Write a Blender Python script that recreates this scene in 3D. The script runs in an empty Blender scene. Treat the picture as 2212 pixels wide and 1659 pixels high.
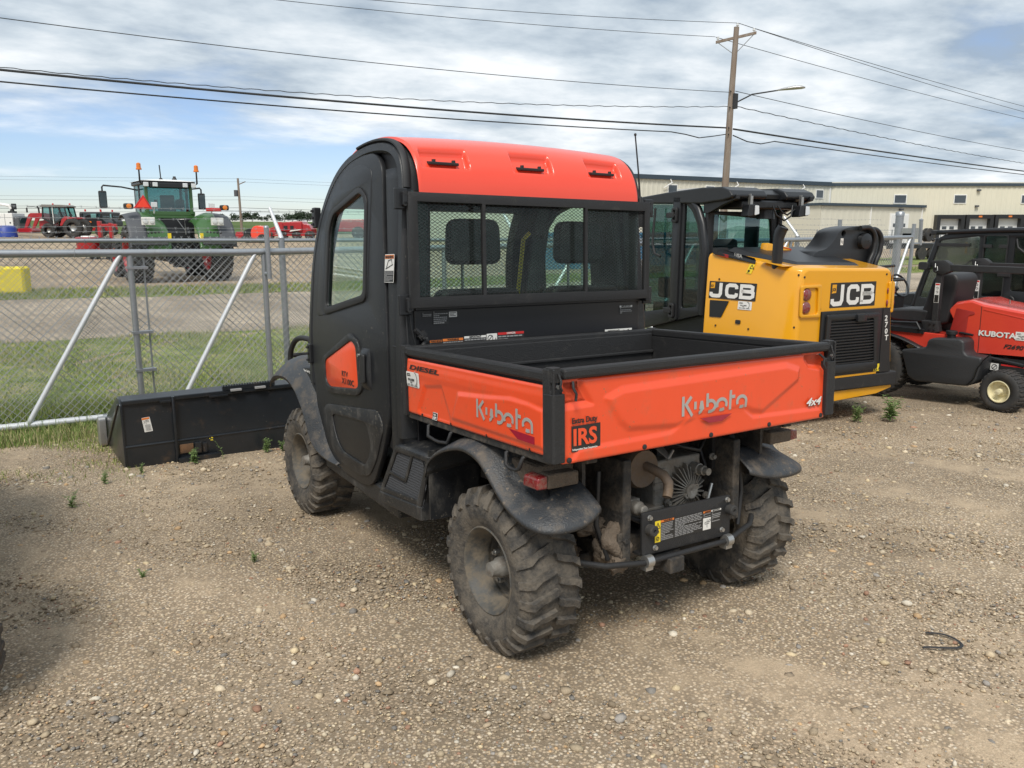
import bpy, bmesh, math, random
import numpy as np
from mathutils import Vector, Matrix
S = bpy.context.scene
COL = S.collection
R = math.radians
# ------------------------------------------------------------------ camera
CAM = Vector((-2.2027, -2.3995, 1.5960))
YAW, PITCH, ROLL, FPX = 0.582989, 0.191549, 0.0010076, 1712.61
_f = Vector((math.sin(YAW)*math.cos(PITCH), math.cos(YAW)*math.cos(PITCH), -math.sin(PITCH)))
_r = Vector((math.cos(YAW), -math.sin(YAW), 0)); _u = _r.cross(_f)
_r, _u = _r*math.cos(ROLL)+_u*math.sin(ROLL), _u*math.cos(ROLL)-_r*math.sin(ROLL)
cd = bpy.data.cameras.new('camera'); cam = bpy.data.objects.new('camera', cd); COL.objects.link(cam)
cam.matrix_world = Matrix(((_r.x,_u.x,-_f.x,CAM.x),(_r.y,_u.y,-_f.y,CAM.y),(_r.z,_u.z,-_f.z,CAM.z),(0,0,0,1)))
cd.sensor_width = 36; cd.lens = 36*FPX/2212; cd.clip_start = .05; cd.clip_end = 4000
S.camera = cam
# ------------------------------------------------------------------ light
SUN_AZ, SUN_EL = -136.0, 53.0           # heading clockwise from +Y, elevation
w = bpy.data.worlds.new('World'); S.world = w; w.use_nodes = True
nt = w.node_tree; nt.nodes.clear()
def N(t, kind, loc=(0,0), **kw):
    n = t.nodes.new(kind)
    for k, v in kw.items(): setattr(n, k, v)
    return n
L = nt.links.new
out = N(nt,'ShaderNodeOutputWorld'); sky = N(nt,'ShaderNodeTexSky', sky_type='NISHITA', sun_disc=False)
sky.sun_elevation = R(SUN_EL); sky.sun_rotation = R(SUN_AZ); sky.air_density = 1.0; sky.dust_density = .35; sky.ozone_density = 1.3
bg1 = N(nt,'ShaderNodeBackground'); bg1.inputs[1].default_value = .105; tint = N(nt,'ShaderNodeMix', data_type='RGBA', blend_type='MULTIPLY'); tint.inputs[0].default_value = 1.; tint.inputs[7].default_value = (.82,.865,1.04,1); L(sky.outputs[0], tint.inputs[6]); L(tint.outputs[2], bg1.inputs[0])
tc = N(nt,'ShaderNodeTexCoord'); sep = N(nt,'ShaderNodeSeparateXYZ'); L(tc.outputs['Generated'], sep.inputs[0])
def mth(op, a, b=None, c=None, clamp=False):
    m = N(nt,'ShaderNodeMath', operation=op, use_clamp=clamp)
    for i, v in enumerate((a,b,c)):
        if v is None: continue
        if isinstance(v,(int,float)): m.inputs[i].default_value = v
        else: L(v, m.inputs[i])
    return m.outputs[0]
zz = mth('ADD', mth('MAXIMUM', sep.outputs[2], 0.0), .14)
px = mth('DIVIDE', sep.outputs[0], zz); py = mth('DIVIDE', sep.outputs[1], zz)
cmb = N(nt,'ShaderNodeCombineXYZ'); L(px, cmb.inputs[0]); L(py, cmb.inputs[1])
def noise(scale, detail, rough, off, dist=0.0):
    mp = N(nt,'ShaderNodeMapping'); mp.inputs['Location'].default_value = off; mp.inputs['Rotation'].default_value = (0,0,R(35)); mp.inputs['Scale'].default_value = (1,1.25,1)
    L(cmb.outputs[0], mp.inputs[0])
    n = N(nt,'ShaderNodeTexNoise'); n.inputs['Scale'].default_value = scale; n.inputs['Detail'].default_value = detail
    n.inputs['Roughness'].default_value = rough; n.inputs['Distortion'].default_value = dist
    L(mp.outputs[0], n.inputs['Vector']); return n.outputs[0]
n1 = noise(.55, 10, .58, (3.1,1.7,.4), .25); n2 = noise(1.35, 9, .58, (7.3,4.9,2.0), .15)
n3 = noise(3.6, 7, .55, (1.3,8.8,5.0))
# clear band: towards the left of the view, low over the horizon
dl = Vector((math.sin(R(8)), math.cos(R(8)), 0))
dot = mth('ADD', mth('MULTIPLY', sep.outputs[0], dl.x), mth('MULTIPLY', sep.outputs[1], dl.y))
azm = N(nt,'ShaderNodeMapRange', interpolation_type='SMOOTHSTEP'); L(dot, azm.inputs[0])
for i, v in ((1,.80),(2,.97),(3,0),(4,1)): azm.inputs[i].default_value = v
elm = N(nt,'ShaderNodeMapRange', interpolation_type='SMOOTHSTEP'); L(sep.outputs[2], elm.inputs[0])
for i, v in ((1,.08),(2,.20),(3,1),(4,0)): elm.inputs[i].default_value = v
gap = mth('MULTIPLY', azm.outputs[0], elm.outputs[0])
dens = mth('SUBTRACT', mth('ADD', mth('MULTIPLY', n1, .75), mth('MULTIPLY', n2, .25)), mth('MULTIPLY', gap, .265))
cm = N(nt,'ShaderNodeMapRange', interpolation_type='SMOOTHSTEP'); L(dens, cm.inputs[0])
for i, v in ((1,.225),(2,.45),(3,0),(4,.98)): cm.inputs[i].default_value = v
shade = mth('ADD', mth('ADD', mth('MULTIPLY', n1, .35), mth('MULTIPLY', n2, .45)), mth('MULTIPLY', n3, .2))
cr = N(nt,'ShaderNodeValToRGB'); L(shade, cr.inputs[0])
cr.color_ramp.elements[0].position = .41; cr.color_ramp.elements[0].color = (.31,.38,.455,1)
cr.color_ramp.elements[1].position = .60; cr.color_ramp.elements[1].color = (.80,.83,.85,1)
e = cr.color_ramp.elements.new(.50); e.color = (.53,.595,.65,1)
bg2 = N(nt,'ShaderNodeBackground'); bg2.inputs[1].default_value = 1.0; L(cr.outputs[0], bg2.inputs[0])
mx = N(nt,'ShaderNodeMixShader'); L(cm.outputs[0], mx.inputs[0]); L(bg1.outputs[0], mx.inputs[1]); L(bg2.outputs[0], mx.inputs[2])
L(mx.outputs[0], out.inputs[0])
sd = bpy.data.lights.new('sun','SUN'); sd.energy = 2.6; sd.angle = R(19); sd.color = (1,.95,.87)
so = bpy.data.objects.new('sun', sd); COL.objects.link(so)
so.rotation_euler = (R(SUN_EL-90), 0, R(-SUN_AZ))
so.rotation_euler = Vector((math.sin(R(SUN_AZ))*math.cos(R(SUN_EL)), math.cos(R(SUN_AZ))*math.cos(R(SUN_EL)), math.sin(R(SUN_EL)))).to_track_quat('Z','Y').to_euler()
S.view_settings.view_transform = 'Standard'; S.view_settings.look = 'None'; S.view_settings.exposure = 0.34; S.view_settings.gamma = 1
S.render.engine = 'CYCLES'
try: S.cycles.transparent_max_bounces = 24
except Exception: pass
# ------------------------------------------------------------------ materials
def mat(name, col, rough=.6, metal=0, dirt=None, amt=0., dscale=6., var=.06, bump=0., bscale=60., coat=0., spec=.5, up=False, streak=1.0, speck=None):
    """procedural paint / metal / rubber: base colour with small variation and patches of dirt"""
    m = bpy.data.materials.new(name); m.use_nodes = True; t = m.node_tree; b = t.nodes['Principled BSDF']
    b.inputs['Roughness'].default_value = rough; b.inputs['Metallic'].default_value = metal
    b.inputs['Specular IOR Level'].default_value = spec; b.inputs['Coat Weight'].default_value = coat; b.inputs['Coat Roughness'].default_value = .12
    lk = t.links.new
    tc = t.nodes.new('ShaderNodeTexCoord'); mp = t.nodes.new('ShaderNodeMapping'); lk(tc.outputs['Object'], mp.inputs[0]); mp.inputs['Scale'].default_value = (1,1,streak)
    n = t.nodes.new('ShaderNodeTexNoise'); n.inputs['Scale'].default_value = dscale; n.inputs['Detail'].default_value = 8; n.inputs['Roughness'].default_value = .65
    lk(mp.outputs[0], n.inputs['Vector'])
    hv = t.nodes.new('ShaderNodeMix'); hv.data_type = 'RGBA'
    a = [max(0,c*(1-var*2)) for c in col]; c2 = [min(1,c*(1+var*2)) for c in col]
    hv.inputs[6].default_value = (*a,1); hv.inputs[7].default_value = (*c2,1); lk(n.outputs[0], hv.inputs[0])
    cur = hv.outputs[2]
    if dirt and amt > 0:
        n2 = t.nodes.new('ShaderNodeTexNoise'); n2.inputs['Scale'].default_value = dscale*1.7; n2.inputs['Detail'].default_value = 10; n2.inputs['Roughness'].default_value = .7
        lk(mp.outputs[0], n2.inputs['Vector'])
        r = t.nodes.new('ShaderNodeMapRange'); r.interpolation_type = 'SMOOTHSTEP'; lk(n2.outputs[0], r.inputs[0])
        th = .72-.42*amt
        r.inputs[1].default_value = th-.10; r.inputs[2].default_value = th+.16; r.inputs[3].default_value = 0; r.inputs[4].default_value = min(1,.35+amt*.65)
        f = r.outputs[0]
        if up:                                   # mud that has settled on upward faces
            g = t.nodes.new('ShaderNodeNewGeometry'); s = t.nodes.new('ShaderNodeSeparateXYZ'); lk(g.outputs['Normal'], s.inputs[0])
            rr = t.nodes.new('ShaderNodeMapRange'); lk(s.outputs[2], rr.inputs[0]); rr.inputs[1].default_value = -.2; rr.inputs[2].default_value = .8
            rr.inputs[3].default_value = .25; rr.inputs[4].default_value = 1
            q = t.nodes.new('ShaderNodeMath'); q.operation = 'MULTIPLY'; lk(f, q.inputs[0]); lk(rr.outputs[0], q.inputs[1]); f = q.outputs[0]
        d = t.nodes.new('ShaderNodeMix'); d.data_type = 'RGBA'; d.inputs[7].default_value = (*dirt,1); lk(cur, d.inputs[6]); lk(f, d.inputs[0]); cur = d.outputs[2]
        ro = t.nodes.new('ShaderNodeMapRange'); lk(f, ro.inputs[0]); ro.inputs[3].default_value = rough; ro.inputs[4].default_value = .95; lk(ro.outputs[0], b.inputs['Roughness'])
    if speck:                                   # fine mud splash, colour / scale / threshold
        sn = t.nodes.new('ShaderNodeTexNoise'); sn.inputs['Scale'].default_value = speck[1]; sn.inputs['Detail'].default_value = 4; sn.inputs['Roughness'].default_value = .6; lk(tc.outputs['Object'], sn.inputs['Vector'])
        sl = t.nodes.new('ShaderNodeTexNoise'); sl.inputs['Scale'].default_value = 3.; sl.inputs['Detail'].default_value = 3; lk(tc.outputs['Object'], sl.inputs['Vector'])
        sa = t.nodes.new('ShaderNodeMath'); sa.operation = 'MULTIPLY_ADD'; sa.inputs[1].default_value = .35; lk(sl.outputs[0], sa.inputs[0]); lk(sn.outputs[0], sa.inputs[2])
        sr = t.nodes.new('ShaderNodeMapRange'); lk(sa.outputs[0], sr.inputs[0]); sr.inputs[1].default_value = speck[2]; sr.inputs[2].default_value = speck[2]+.05; sr.inputs[4].default_value = .8
        sm_ = t.nodes.new('ShaderNodeMix'); sm_.data_type = 'RGBA'; sm_.inputs[7].default_value = (*speck[0],1); lk(cur, sm_.inputs[6]); lk(sr.outputs[0], sm_.inputs[0]); cur = sm_.outputs[2]
    lk(cur, b.inputs['Base Color'])
    if bump > 0:
        n3 = t.nodes.new('ShaderNodeTexNoise'); n3.inputs['Scale'].default_value = bscale; n3.inputs['Detail'].default_value = 5; lk(tc.outputs['Object'], n3.inputs['Vector'])
        bp = t.nodes.new('ShaderNodeBump'); bp.inputs['Strength'].default_value = bump; bp.inputs['Distance'].default_value = .01; lk(n3.outputs[0], bp.inputs['Height']); lk(bp.outputs[0], b.inputs['Normal'])
    return m
def glassmat(name, tint=(.72,.83,.80), refl=.10, rough=.02, ior=1.25):
    m = bpy.data.materials.new(name); m.use_nodes = True; t = m.node_tree; t.nodes.clear(); lk = t.links.new
    o = t.nodes.new('ShaderNodeOutputMaterial'); tr = t.nodes.new('ShaderNodeBsdfTransparent'); tr.inputs[0].default_value = (*tint,1)
    gl = t.nodes.new('ShaderNodeBsdfGlossy'); gl.inputs['Roughness'].default_value = rough; gl.inputs[0].default_value = (.9,.95,.95,1)
    fr = t.nodes.new('ShaderNodeLayerWeight'); fr.inputs[0].default_value = .5
    pw = t.nodes.new('ShaderNodeMath'); pw.operation = 'POWER'; pw.inputs[1].default_value = 4.5; lk(fr.outputs['Facing'], pw.inputs[0])
    a = t.nodes.new('ShaderNodeMath'); a.operation = 'MULTIPLY_ADD'; a.inputs[1].default_value = .55; a.inputs[2].default_value = refl*.5; a.use_clamp = True; lk(pw.outputs[0], a.inputs[0])
    mx = t.nodes.new('ShaderNodeMixShader'); lk(a.outputs[0], mx.inputs[0]); lk(tr.outputs[0], mx.inputs[1]); lk(gl.outputs[0], mx.inputs[2]); lk(mx.outputs[0], o.inputs[0])
    return m
DUST = (.20,.165,.125); MUD = (.17,.135,.10)
M = dict(
 orange = mat('orange_paint', (.80,.080,.022), .36, coat=.4, var=.03, dirt=(.40,.13,.06), amt=.22, dscale=9, streak=.6, speck=((.30,.14,.07),55,.86)),
 orange_clean = mat('orange_gloss', (.80,.072,.036), .30, coat=.35, var=.015),
 plastic = mat('black_plastic', (.013,.014,.016), .42, dirt=(.08,.075,.068), amt=.14, dscale=5, bump=.15, bscale=400, speck=((.10,.09,.075),70,.84)),
 plastic_dusty = mat('dusty_black_plastic', (.014,.015,.017), .46, dirt=(.12,.11,.095), amt=.36, dscale=7, bump=.25, bscale=250, streak=.5, speck=((.14,.125,.10),80,.80)),
 fender = mat('fender_plastic', (.034,.037,.041), .45, dirt=MUD, amt=.42, dscale=6.5, up=True, bump=.3, bscale=160, speck=((.15,.12,.09),60,.80)),
 powder = mat('black_powder_steel', (.017,.017,.018), .58, dirt=(.09,.083,.072), amt=.2, dscale=9, bump=.35, bscale=220),
 black = mat('black_gloss_steel', (.012,.012,.014), .30, var=.1),
 trim = mat('black_trim', (.018,.018,.019), .55),
 frame = mat('muddy_frame', (.026,.025,.024), .75, dirt=(.12,.098,.075), amt=.5, dscale=9, bump=.6, bscale=60),
 mud = mat('caked_mud', (.135,.105,.078), .95, var=.2, dscale=18, bump=1.0, bscale=70),
 rubber = mat('tyre_rubber', (.040,.038,.036), .82, dirt=(.16,.135,.105), amt=.62, dscale=7, bump=.5, bscale=90),
 rubber_far = mat('tyre_rubber_clean', (.03,.03,.03), .8, dirt=(.12,.10,.08), amt=.35, dscale=4),
 rim = mat('rim_steel', (.065,.064,.060), .6, dirt=(.17,.138,.098), amt=.62, dscale=11, bump=.3, bscale=60),
 steel = mat('bare_steel', (.45,.45,.44), .38, .85, dirt=(.2,.17,.13), amt=.25, dscale=20),
 castmud = mat('muddy_aluminium', (.22,.21,.19), .6, .3, dirt=(.16,.13,.10), amt=.5, dscale=12, bump=.4),
 exhaust = mat('exhaust_steel', (.17,.13,.10), .65, .4, dirt=(.22,.15,.09), amt=.5, dscale=14, bump=.3),
 galv = mat('galvanised_tube', (.36,.38,.40), .38, .75, dirt=(.25,.26,.27), amt=.35, dscale=9, var=.1),
 galv_painted_sheen = mat('galvanised_tube_painted_sheen', (.62,.64,.66), .42, .35, var=.06, dirt=(.4,.41,.42), amt=.2, dscale=9),  # bright reflection on braces and arms painted in as a lighter base colour
 wire = mat('galvanised_wire', (.30,.31,.32), .6, .2),
 red = mat('red_paint', (.36,.014,.018), .35, coat=.4, var=.05),
 redlens = mat('red_lens', (.20,.008,.012), .2, coat=1, dirt=MUD, amt=.5, dscale=25),
 reflector = mat('red_reflector', (.33,.012,.035), .25, coat=.6),
 yellow = mat('yellow_paint', (.72,.33,.007), .30, coat=.6, var=.02, dirt=(.6,.32,.06), amt=.1, dscale=4),
 jblack = mat('satin_black_panel', (.014,.015,.017), .38, var=.1),
 white = mat('white_paint', (.75,.75,.73), .5), label = mat('label_white', (.70,.69,.66), .45, var=.03),
 lorange = mat('label_orange', (.70,.19,.03), .5), lyellow = mat('label_yellow', (.80,.60,.03), .5), lred = mat('label_red',(.55,.02,.02),.5),
 lblack = mat('label_black', (.02,.02,.02), .45), silver = mat('silver_decal', (.42,.42,.40), .42, .25, var=.05),
 grey = mat('grey_text', (.28,.28,.28), .6), fabric = mat('seat_vinyl', (.022,.022,.024), .55, bump=.1, bscale=80),
 lamp = mat('lamp_lens', (.65,.67,.68), .12, coat=1, var=.1), amber = mat('amber_lens', (.75,.22,.02), .25, coat=.7),
 hose = mat('hydraulic_hose', (.015,.015,.016), .45), cream = mat('cream_rim', (.72,.66,.43), .42, dirt=(.3,.25,.15), amt=.2, dscale=20),
 wood = mat('weathered_pole_wood', (.20,.15,.115), .85, dirt=(.30,.27,.24), amt=.5, dscale=3, streak=.12, bump=.6, bscale=20),
 cable = mat('power_cable', (.03,.032,.035), .7), concrete = mat('concrete', (.36,.34,.31), .85, dirt=(.22,.2,.18), amt=.3, dscale=2, bump=.3),
 green = mat('green_paint', (.040,.115,.028), .35, coat=.5, var=.05), fgrey = mat('fender_grey', (.075,.08,.09), .6),
 bucket = mat('bucket_black_paint', (.014,.017,.021), .30, coat=.15, dirt=(.13,.075,.035), amt=.20, dscale=3.5, var=.2, bump=.12, bscale=12, speck=((.16,.15,.13),45,.90)),
 glass = glassmat('cab_glass', (.84,.93,.89), .05, ior=1.2), greyglass = glassmat('grey_cab_glass', (.45,.48,.47), .34, rough=.08), darkglass = glassmat('tinted_glass', (.50,.56,.54), .12), farglass = glassmat('far_cab_glass', (.45,.66,.66), .2),
)
# ------------------------------------------------------------------ object helpers
def tag(o, label=None, cat=None, group=None, kind=None):
    if label: o['label'] = label
    if cat: o['category'] = cat
    if group: o['group'] = group
    if kind: o['kind'] = kind
    return o
def empty(name, loc=(0,0,0), rz=0., label=None, cat=None, group=None):
    o = bpy.data.objects.new(name, None); COL.objects.link(o); o.location = loc; o.rotation_euler = (0,0,rz); o.empty_display_size = .1
    return tag(o, label, cat, group)
class MB:
    def __init__(s): s.v = []; s.f = []
    def add(s, vs, fs):
        b = len(s.v); s.v += [tuple(v) for v in vs]; s.f += [tuple(b+i for i in f) for f in fs]; return s
    def box(s, x0,x1,y0,y1,z0,z1, rot=None, c=None):
        vs = [Vector((x,y,z)) for z in (z0,z1) for y in (y0,y1) for x in (x0,x1)]
        if rot is not None:
            c = Vector(c) if c else sum(vs, Vector())/8
            vs = [rot@(v-c)+c for v in vs]
        return s.add(vs, [(0,2,3,1),(4,5,7,6),(0,1,5,4),(2,6,7,3),(0,4,6,2),(1,3,7,5)])
    def tube(s, pts, r, n=8, closed=False, caps=True, flat=None):
        pts = [Vector(p) for p in pts]; m = len(pts); rs = r if isinstance(r,(list,tuple)) else [r]*m
        up = None; rings = []
        for i, p in enumerate(pts):
            if closed: t = pts[(i+1)%m]-pts[i-1]
            else: t = pts[min(i+1,m-1)]-pts[max(i-1,0)]
            t.normalize()
            if up is None:
                a = Vector((0,0,1)) if abs(t.z) < .9 else Vector((0,1,0)); up = (a - t*a.dot(t)).normalized()
            else:
                up = up - t*up.dot(t); up.normalize()
            sd = t.cross(up)
            k = 1.
            if 0 < i < m-1 and not closed:
                c = (pts[i]-pts[i-1]).normalized().dot((pts[i+1]-pts[i]).normalized()); k = 1/max(.5, math.sqrt(max(.01,(1+c)/2)))
                k = min(k,1.2)
            f0, f1 = flat or (1,1)
            rings.append([p + (up*math.cos(2*math.pi*j/n+math.pi/n)*f0 + sd*math.sin(2*math.pi*j/n+math.pi/n)*f1)*rs[i]*k for j in range(n)])
        vs = [v for rg in rings for v in rg]; fs = []
        for i in range(m if closed else m-1):
            a = i*n; b = ((i+1)%m)*n
            for j in range(n): fs.append((a+j, a+(j+1)%n, b+(j+1)%n, b+j))
        if caps and not closed: fs += [tuple(range(n))[::-1], tuple((m-1)*n+j for j in range(n))]
        return s.add(vs, fs)
    def cyl(s, p0, p1, r0, r1=None, n=16, caps=True): return s.tube([p0,p1], [r0, r0 if r1 is None else r1], n, caps=caps)
    def lathe(s, prof, org=(0,0,0), axis='x', n=48, a0=0, a1=360, closed=False):
        """profile of (along axis, radius)"""
        full = abs(a1-a0) >= 360; k = n if full else n+1; vs = []
        for i in range(k):
            a = R(a0+(a1-a0)*i/n); c, q = math.cos(a), math.sin(a)
            for (u, r) in prof:
                if axis == 'x': vs.append((org[0]+u, org[1]+r*c, org[2]+r*q))
                elif axis == 'y': vs.append((org[0]+r*c, org[1]+u, org[2]+r*q))
                else: vs.append((org[0]+r*c, org[1]+r*q, org[2]+u))
        m = len(prof); fs = []
        for i in range(n):
            a = i*m; b = ((i+1)%k)*m
            for j in range(m if closed else m-1):
                j2 = (j+1)%m; fs.append((a+j, b+j, b+j2, a+j2))
        return s.add(vs, fs)
    def prism(s, poly, d0, d1, mp):
        """polygon (u,v) extruded from w=d0 to d1; mp(u,v,w)->xyz"""
        n = len(poly); vs = [mp(u,v,d0) for u,v in poly]+[mp(u,v,d1) for u,v in poly]
        return s.add(vs, [tuple(range(n))[::-1], tuple(range(n,2*n))]+[(i,(i+1)%n,n+(i+1)%n,n+i) for i in range(n)])
    def grid(s, fn, nu, nv, closed_u=False):
        vs = [fn(i/nu, j/nv) for i in range(nu+1) for j in range(nv+1)]
        return s.add(vs, [(i*(nv+1)+j,(i+1)*(nv+1)+j,(i+1)*(nv+1)+j+1,i*(nv+1)+j+1) for i in range(nu) for j in range(nv)])
    def build(s, name, m, parent=None, smooth=35, bevel=0., seg=2, solid=0., fix=True, rough=None):
        me = bpy.data.meshes.new(name); me.from_pydata([tuple(v) for v in s.v], [], s.f); me.update()
        if fix:
            bm = bmesh.new(); bm.from_mesh(me); bmesh.ops.recalc_face_normals(bm, faces=bm.faces); bm.to_mesh(me); bm.free()
        return fin(name, me, m, parent, smooth, bevel, seg, solid)
def fin(name, me, m, parent=None, smooth=35, bevel=0., seg=2, solid=0.):
    me.materials.append(M[m] if isinstance(m,str) else m)
    o = bpy.data.objects.new(name, me); COL.objects.link(o)
    if parent: o.parent = parent
    if smooth:
        me.polygons.foreach_set('use_smooth', [True]*len(me.polygons))
        try: me.set_sharp_from_angle(angle=R(smooth))
        except Exception: pass
    if solid:
        q = o.modifiers.new('solid','SOLIDIFY'); q.thickness = solid; q.offset = -1
    if bevel:
        q = o.modifiers.new('bevel','BEVEL'); q.width = bevel; q.segments = seg; q.limit_method = 'ANGLE'; q.angle_limit = R(35); q.harden_normals = False
    return o
# planar maps: (u,v,w) -> xyz
def mYZ(x0, sgn=-1): return lambda u,v,w: (x0+sgn*w, u, v)           # u=y v=z, w outwards
def mXZ(y0, sgn=-1): return lambda u,v,w: (u, y0+sgn*w, v)
def mXY(z0): return lambda u,v,w: (u,v,z0+w)
def frame_map(o, ux, vx):
    o, ux, vx = Vector(o), Vector(ux).normalized(), Vector(vx); vx = (vx-ux*vx.dot(ux)).normalized(); wx = ux.cross(vx)
    return lambda u,v,w: tuple(o+ux*u+vx*v+wx*w)
def curve_mesh(cu):
    o = bpy.data.objects.new('tmp', cu); COL.objects.link(o)
    dg = bpy.context.evaluated_depsgraph_get(); dg.update()
    me = bpy.data.meshes.new_from_object(o.evaluated_get(dg)); bpy.data.objects.remove(o); bpy.data.curves.remove(cu)
    return me
def plate(name, outer, holes, th, mp, m, parent, bevel=0., smooth=35, w0=0.):
    """flat plate with holes; w from w0 to w0+th"""
    cu = bpy.data.curves.new('c','CURVE'); cu.dimensions = '2D'; cu.fill_mode = 'BOTH'; cu.extrude = th/2-bevel; cu.bevel_depth = bevel; cu.bevel_resolution = 1; cu.offset = -bevel
    for poly in [outer]+list(holes):
        sp = cu.splines.new('POLY'); sp.points.add(len(poly)-1); sp.use_cyclic_u = True
        for p, q in zip(sp.points, poly): p.co = (q[0],q[1],0,1)
    me = curve_mesh(cu)
    for v in me.vertices: v.co = mp(v.co.x, v.co.y, v.co.z+th/2+w0)
    bm = bmesh.new(); bm.from_mesh(me); bmesh.ops.remove_doubles(bm, verts=bm.verts, dist=1e-5); bmesh.ops.recalc_face_normals(bm, faces=bm.faces); bm.to_mesh(me); bm.free()
    me.materials.clear(); return fin(name, me, m, parent, smooth)
def rnd(poly, r, n=4):
    """round the corners of a polygon"""
    o = []; k = len(poly)
    for i in range(k):
        p = Vector(poly[i]); a = Vector(poly[i-1])-p; b = Vector(poly[(i+1)%k])-p
        rr = min(r, a.length*.45, b.length*.45); a = p+a.normalized()*rr; b = p+b.normalized()*rr
        for j in range(n+1):
            t = j/n; q = a*(1-t)**2+p*2*t*(1-t)+b*t*t; o.append((q.x,q.y))
    return o
def rect(x0,x1,y0,y1): return [(x0,y0),(x1,y0),(x1,y1),(x0,y1)]
def text(name, s, size, mp, m, parent, th=.0008, bold=0., sx=1., shear=0., align='LEFT', w0=.0006, spacing=1.):
    cu = bpy.data.curves.new('t','FONT'); cu.body = s; cu.size = size; cu.extrude = th/2; cu.offset = bold*size; cu.shear = shear; cu.align_x = align; cu.space_character = spacing; cu.resolution_u = 3
    me = curve_mesh(cu)
    for v in me.vertices: v.co = mp(v.co.x*sx, v.co.y, v.co.z+th/2+w0)
    me.materials.clear(); return fin(name, me, m, parent, 0)
def arc(cx,cy,r,a0,a1,n=10): return [(cx+r*math.cos(R(a0+(a1-a0)*i/n)), cy+r*math.sin(R(a0+(a1-a0)*i/n))) for i in range(n+1)]
def strokes(name, lines, wd, mp, m, parent, th=.0008, w0=.0006):
    mb = MB()
    for ln in lines:
        p = [Vector(q) for q in ln]; k = len(p); Lf = []; Rt = []
        for i in range(k):
            d0 = (p[i]-p[i-1]).normalized() if i else (p[1]-p[0]).normalized(); d1 = (p[i+1]-p[i]).normalized() if i < k-1 else d0
            n0 = Vector((-d0.y,d0.x)); n1 = Vector((-d1.y,d1.x)); nn = (n0+n1); 
            nn = nn/max(.35,nn.length_squared/2) if nn.length > .1 else n0
            Lf.append(p[i]+nn*wd/2); Rt.append(p[i]-nn*wd/2)
        vs = []
        for q in Lf+Rt: vs.append(mp(q.x,q.y,w0))
        for q in Lf+Rt: vs.append(mp(q.x,q.y,w0+th))
        fs = []
        for i in range(k-1):
            a, b, c, d = i, i+1, k+i+1, k+i; fs.append((a,b,c,d)[::-1]); fs.append((2*k+a,2*k+b,2*k+c,2*k+d))
            fs += [(a,b,2*k+b,2*k+a),(d,c,2*k+c,2*k+d)]
        fs += [(0,k,3*k,2*k),(k-1,2*k-1,4*k-1,3*k-1)]
        mb.add(vs, fs)
    return mb.build(name, m, parent, 0)
def sub(mp, du, dv, dw=0.): return lambda u,v,w: mp(u+du, v+dv, w+dw)
def skin(me, dz=None): pass
def lines_mb(rows, mp, w0=.001, th=.0004):
    """fine print as thin bars: rows of (u0,u1,v,h)"""
    mb = MB()
    for (a,b,v,h) in rows: mb.prism(rect(a,b,v-h/2,v+h/2), w0, w0+th, mp)
    return mb
def fineprint(u0,u1,v0,v1,rows,rng):
    o = []; st = (v1-v0)/rows
    for i in range(rows):
        v = v1-st*(i+.5); u = u0
        while u < u1-(u1-u0)*.08:
            wd = (u1-u0)*rng.uniform(.05,.16); o.append((u, min(u+wd,u1), v, st*.5)); u += wd+(u1-u0)*.025
            if rng.random() < .06: break
    return o
def sm(t): t = min(max(t,0.),1.); return t*t*(3-2*t)
def gz(x, y):
    """height of the yard: falls gently to the fence, flat over the road, then rises to the fields"""
    yc = y if y < 5 else (5+(y-5)-(y-5)**2/6 if y < 8 else 6.5); yc = max(yc,-8); xc = min(max(x,-8),10)
    z = -.0448*yc-.0129*xc; dx, dy = x-CAM.x, y-CAM.y; d = math.hypot(dx,dy); h = math.degrees(math.atan2(dx,dy))
    k = 1-sm((h-24)/18) if h > -100 else sm((h+180)/60)
    r = 0 if d < 32 else (min(d,90)-32)*.0235+min(max(d-90,0),160)*.0195
    return z+k*r
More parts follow.
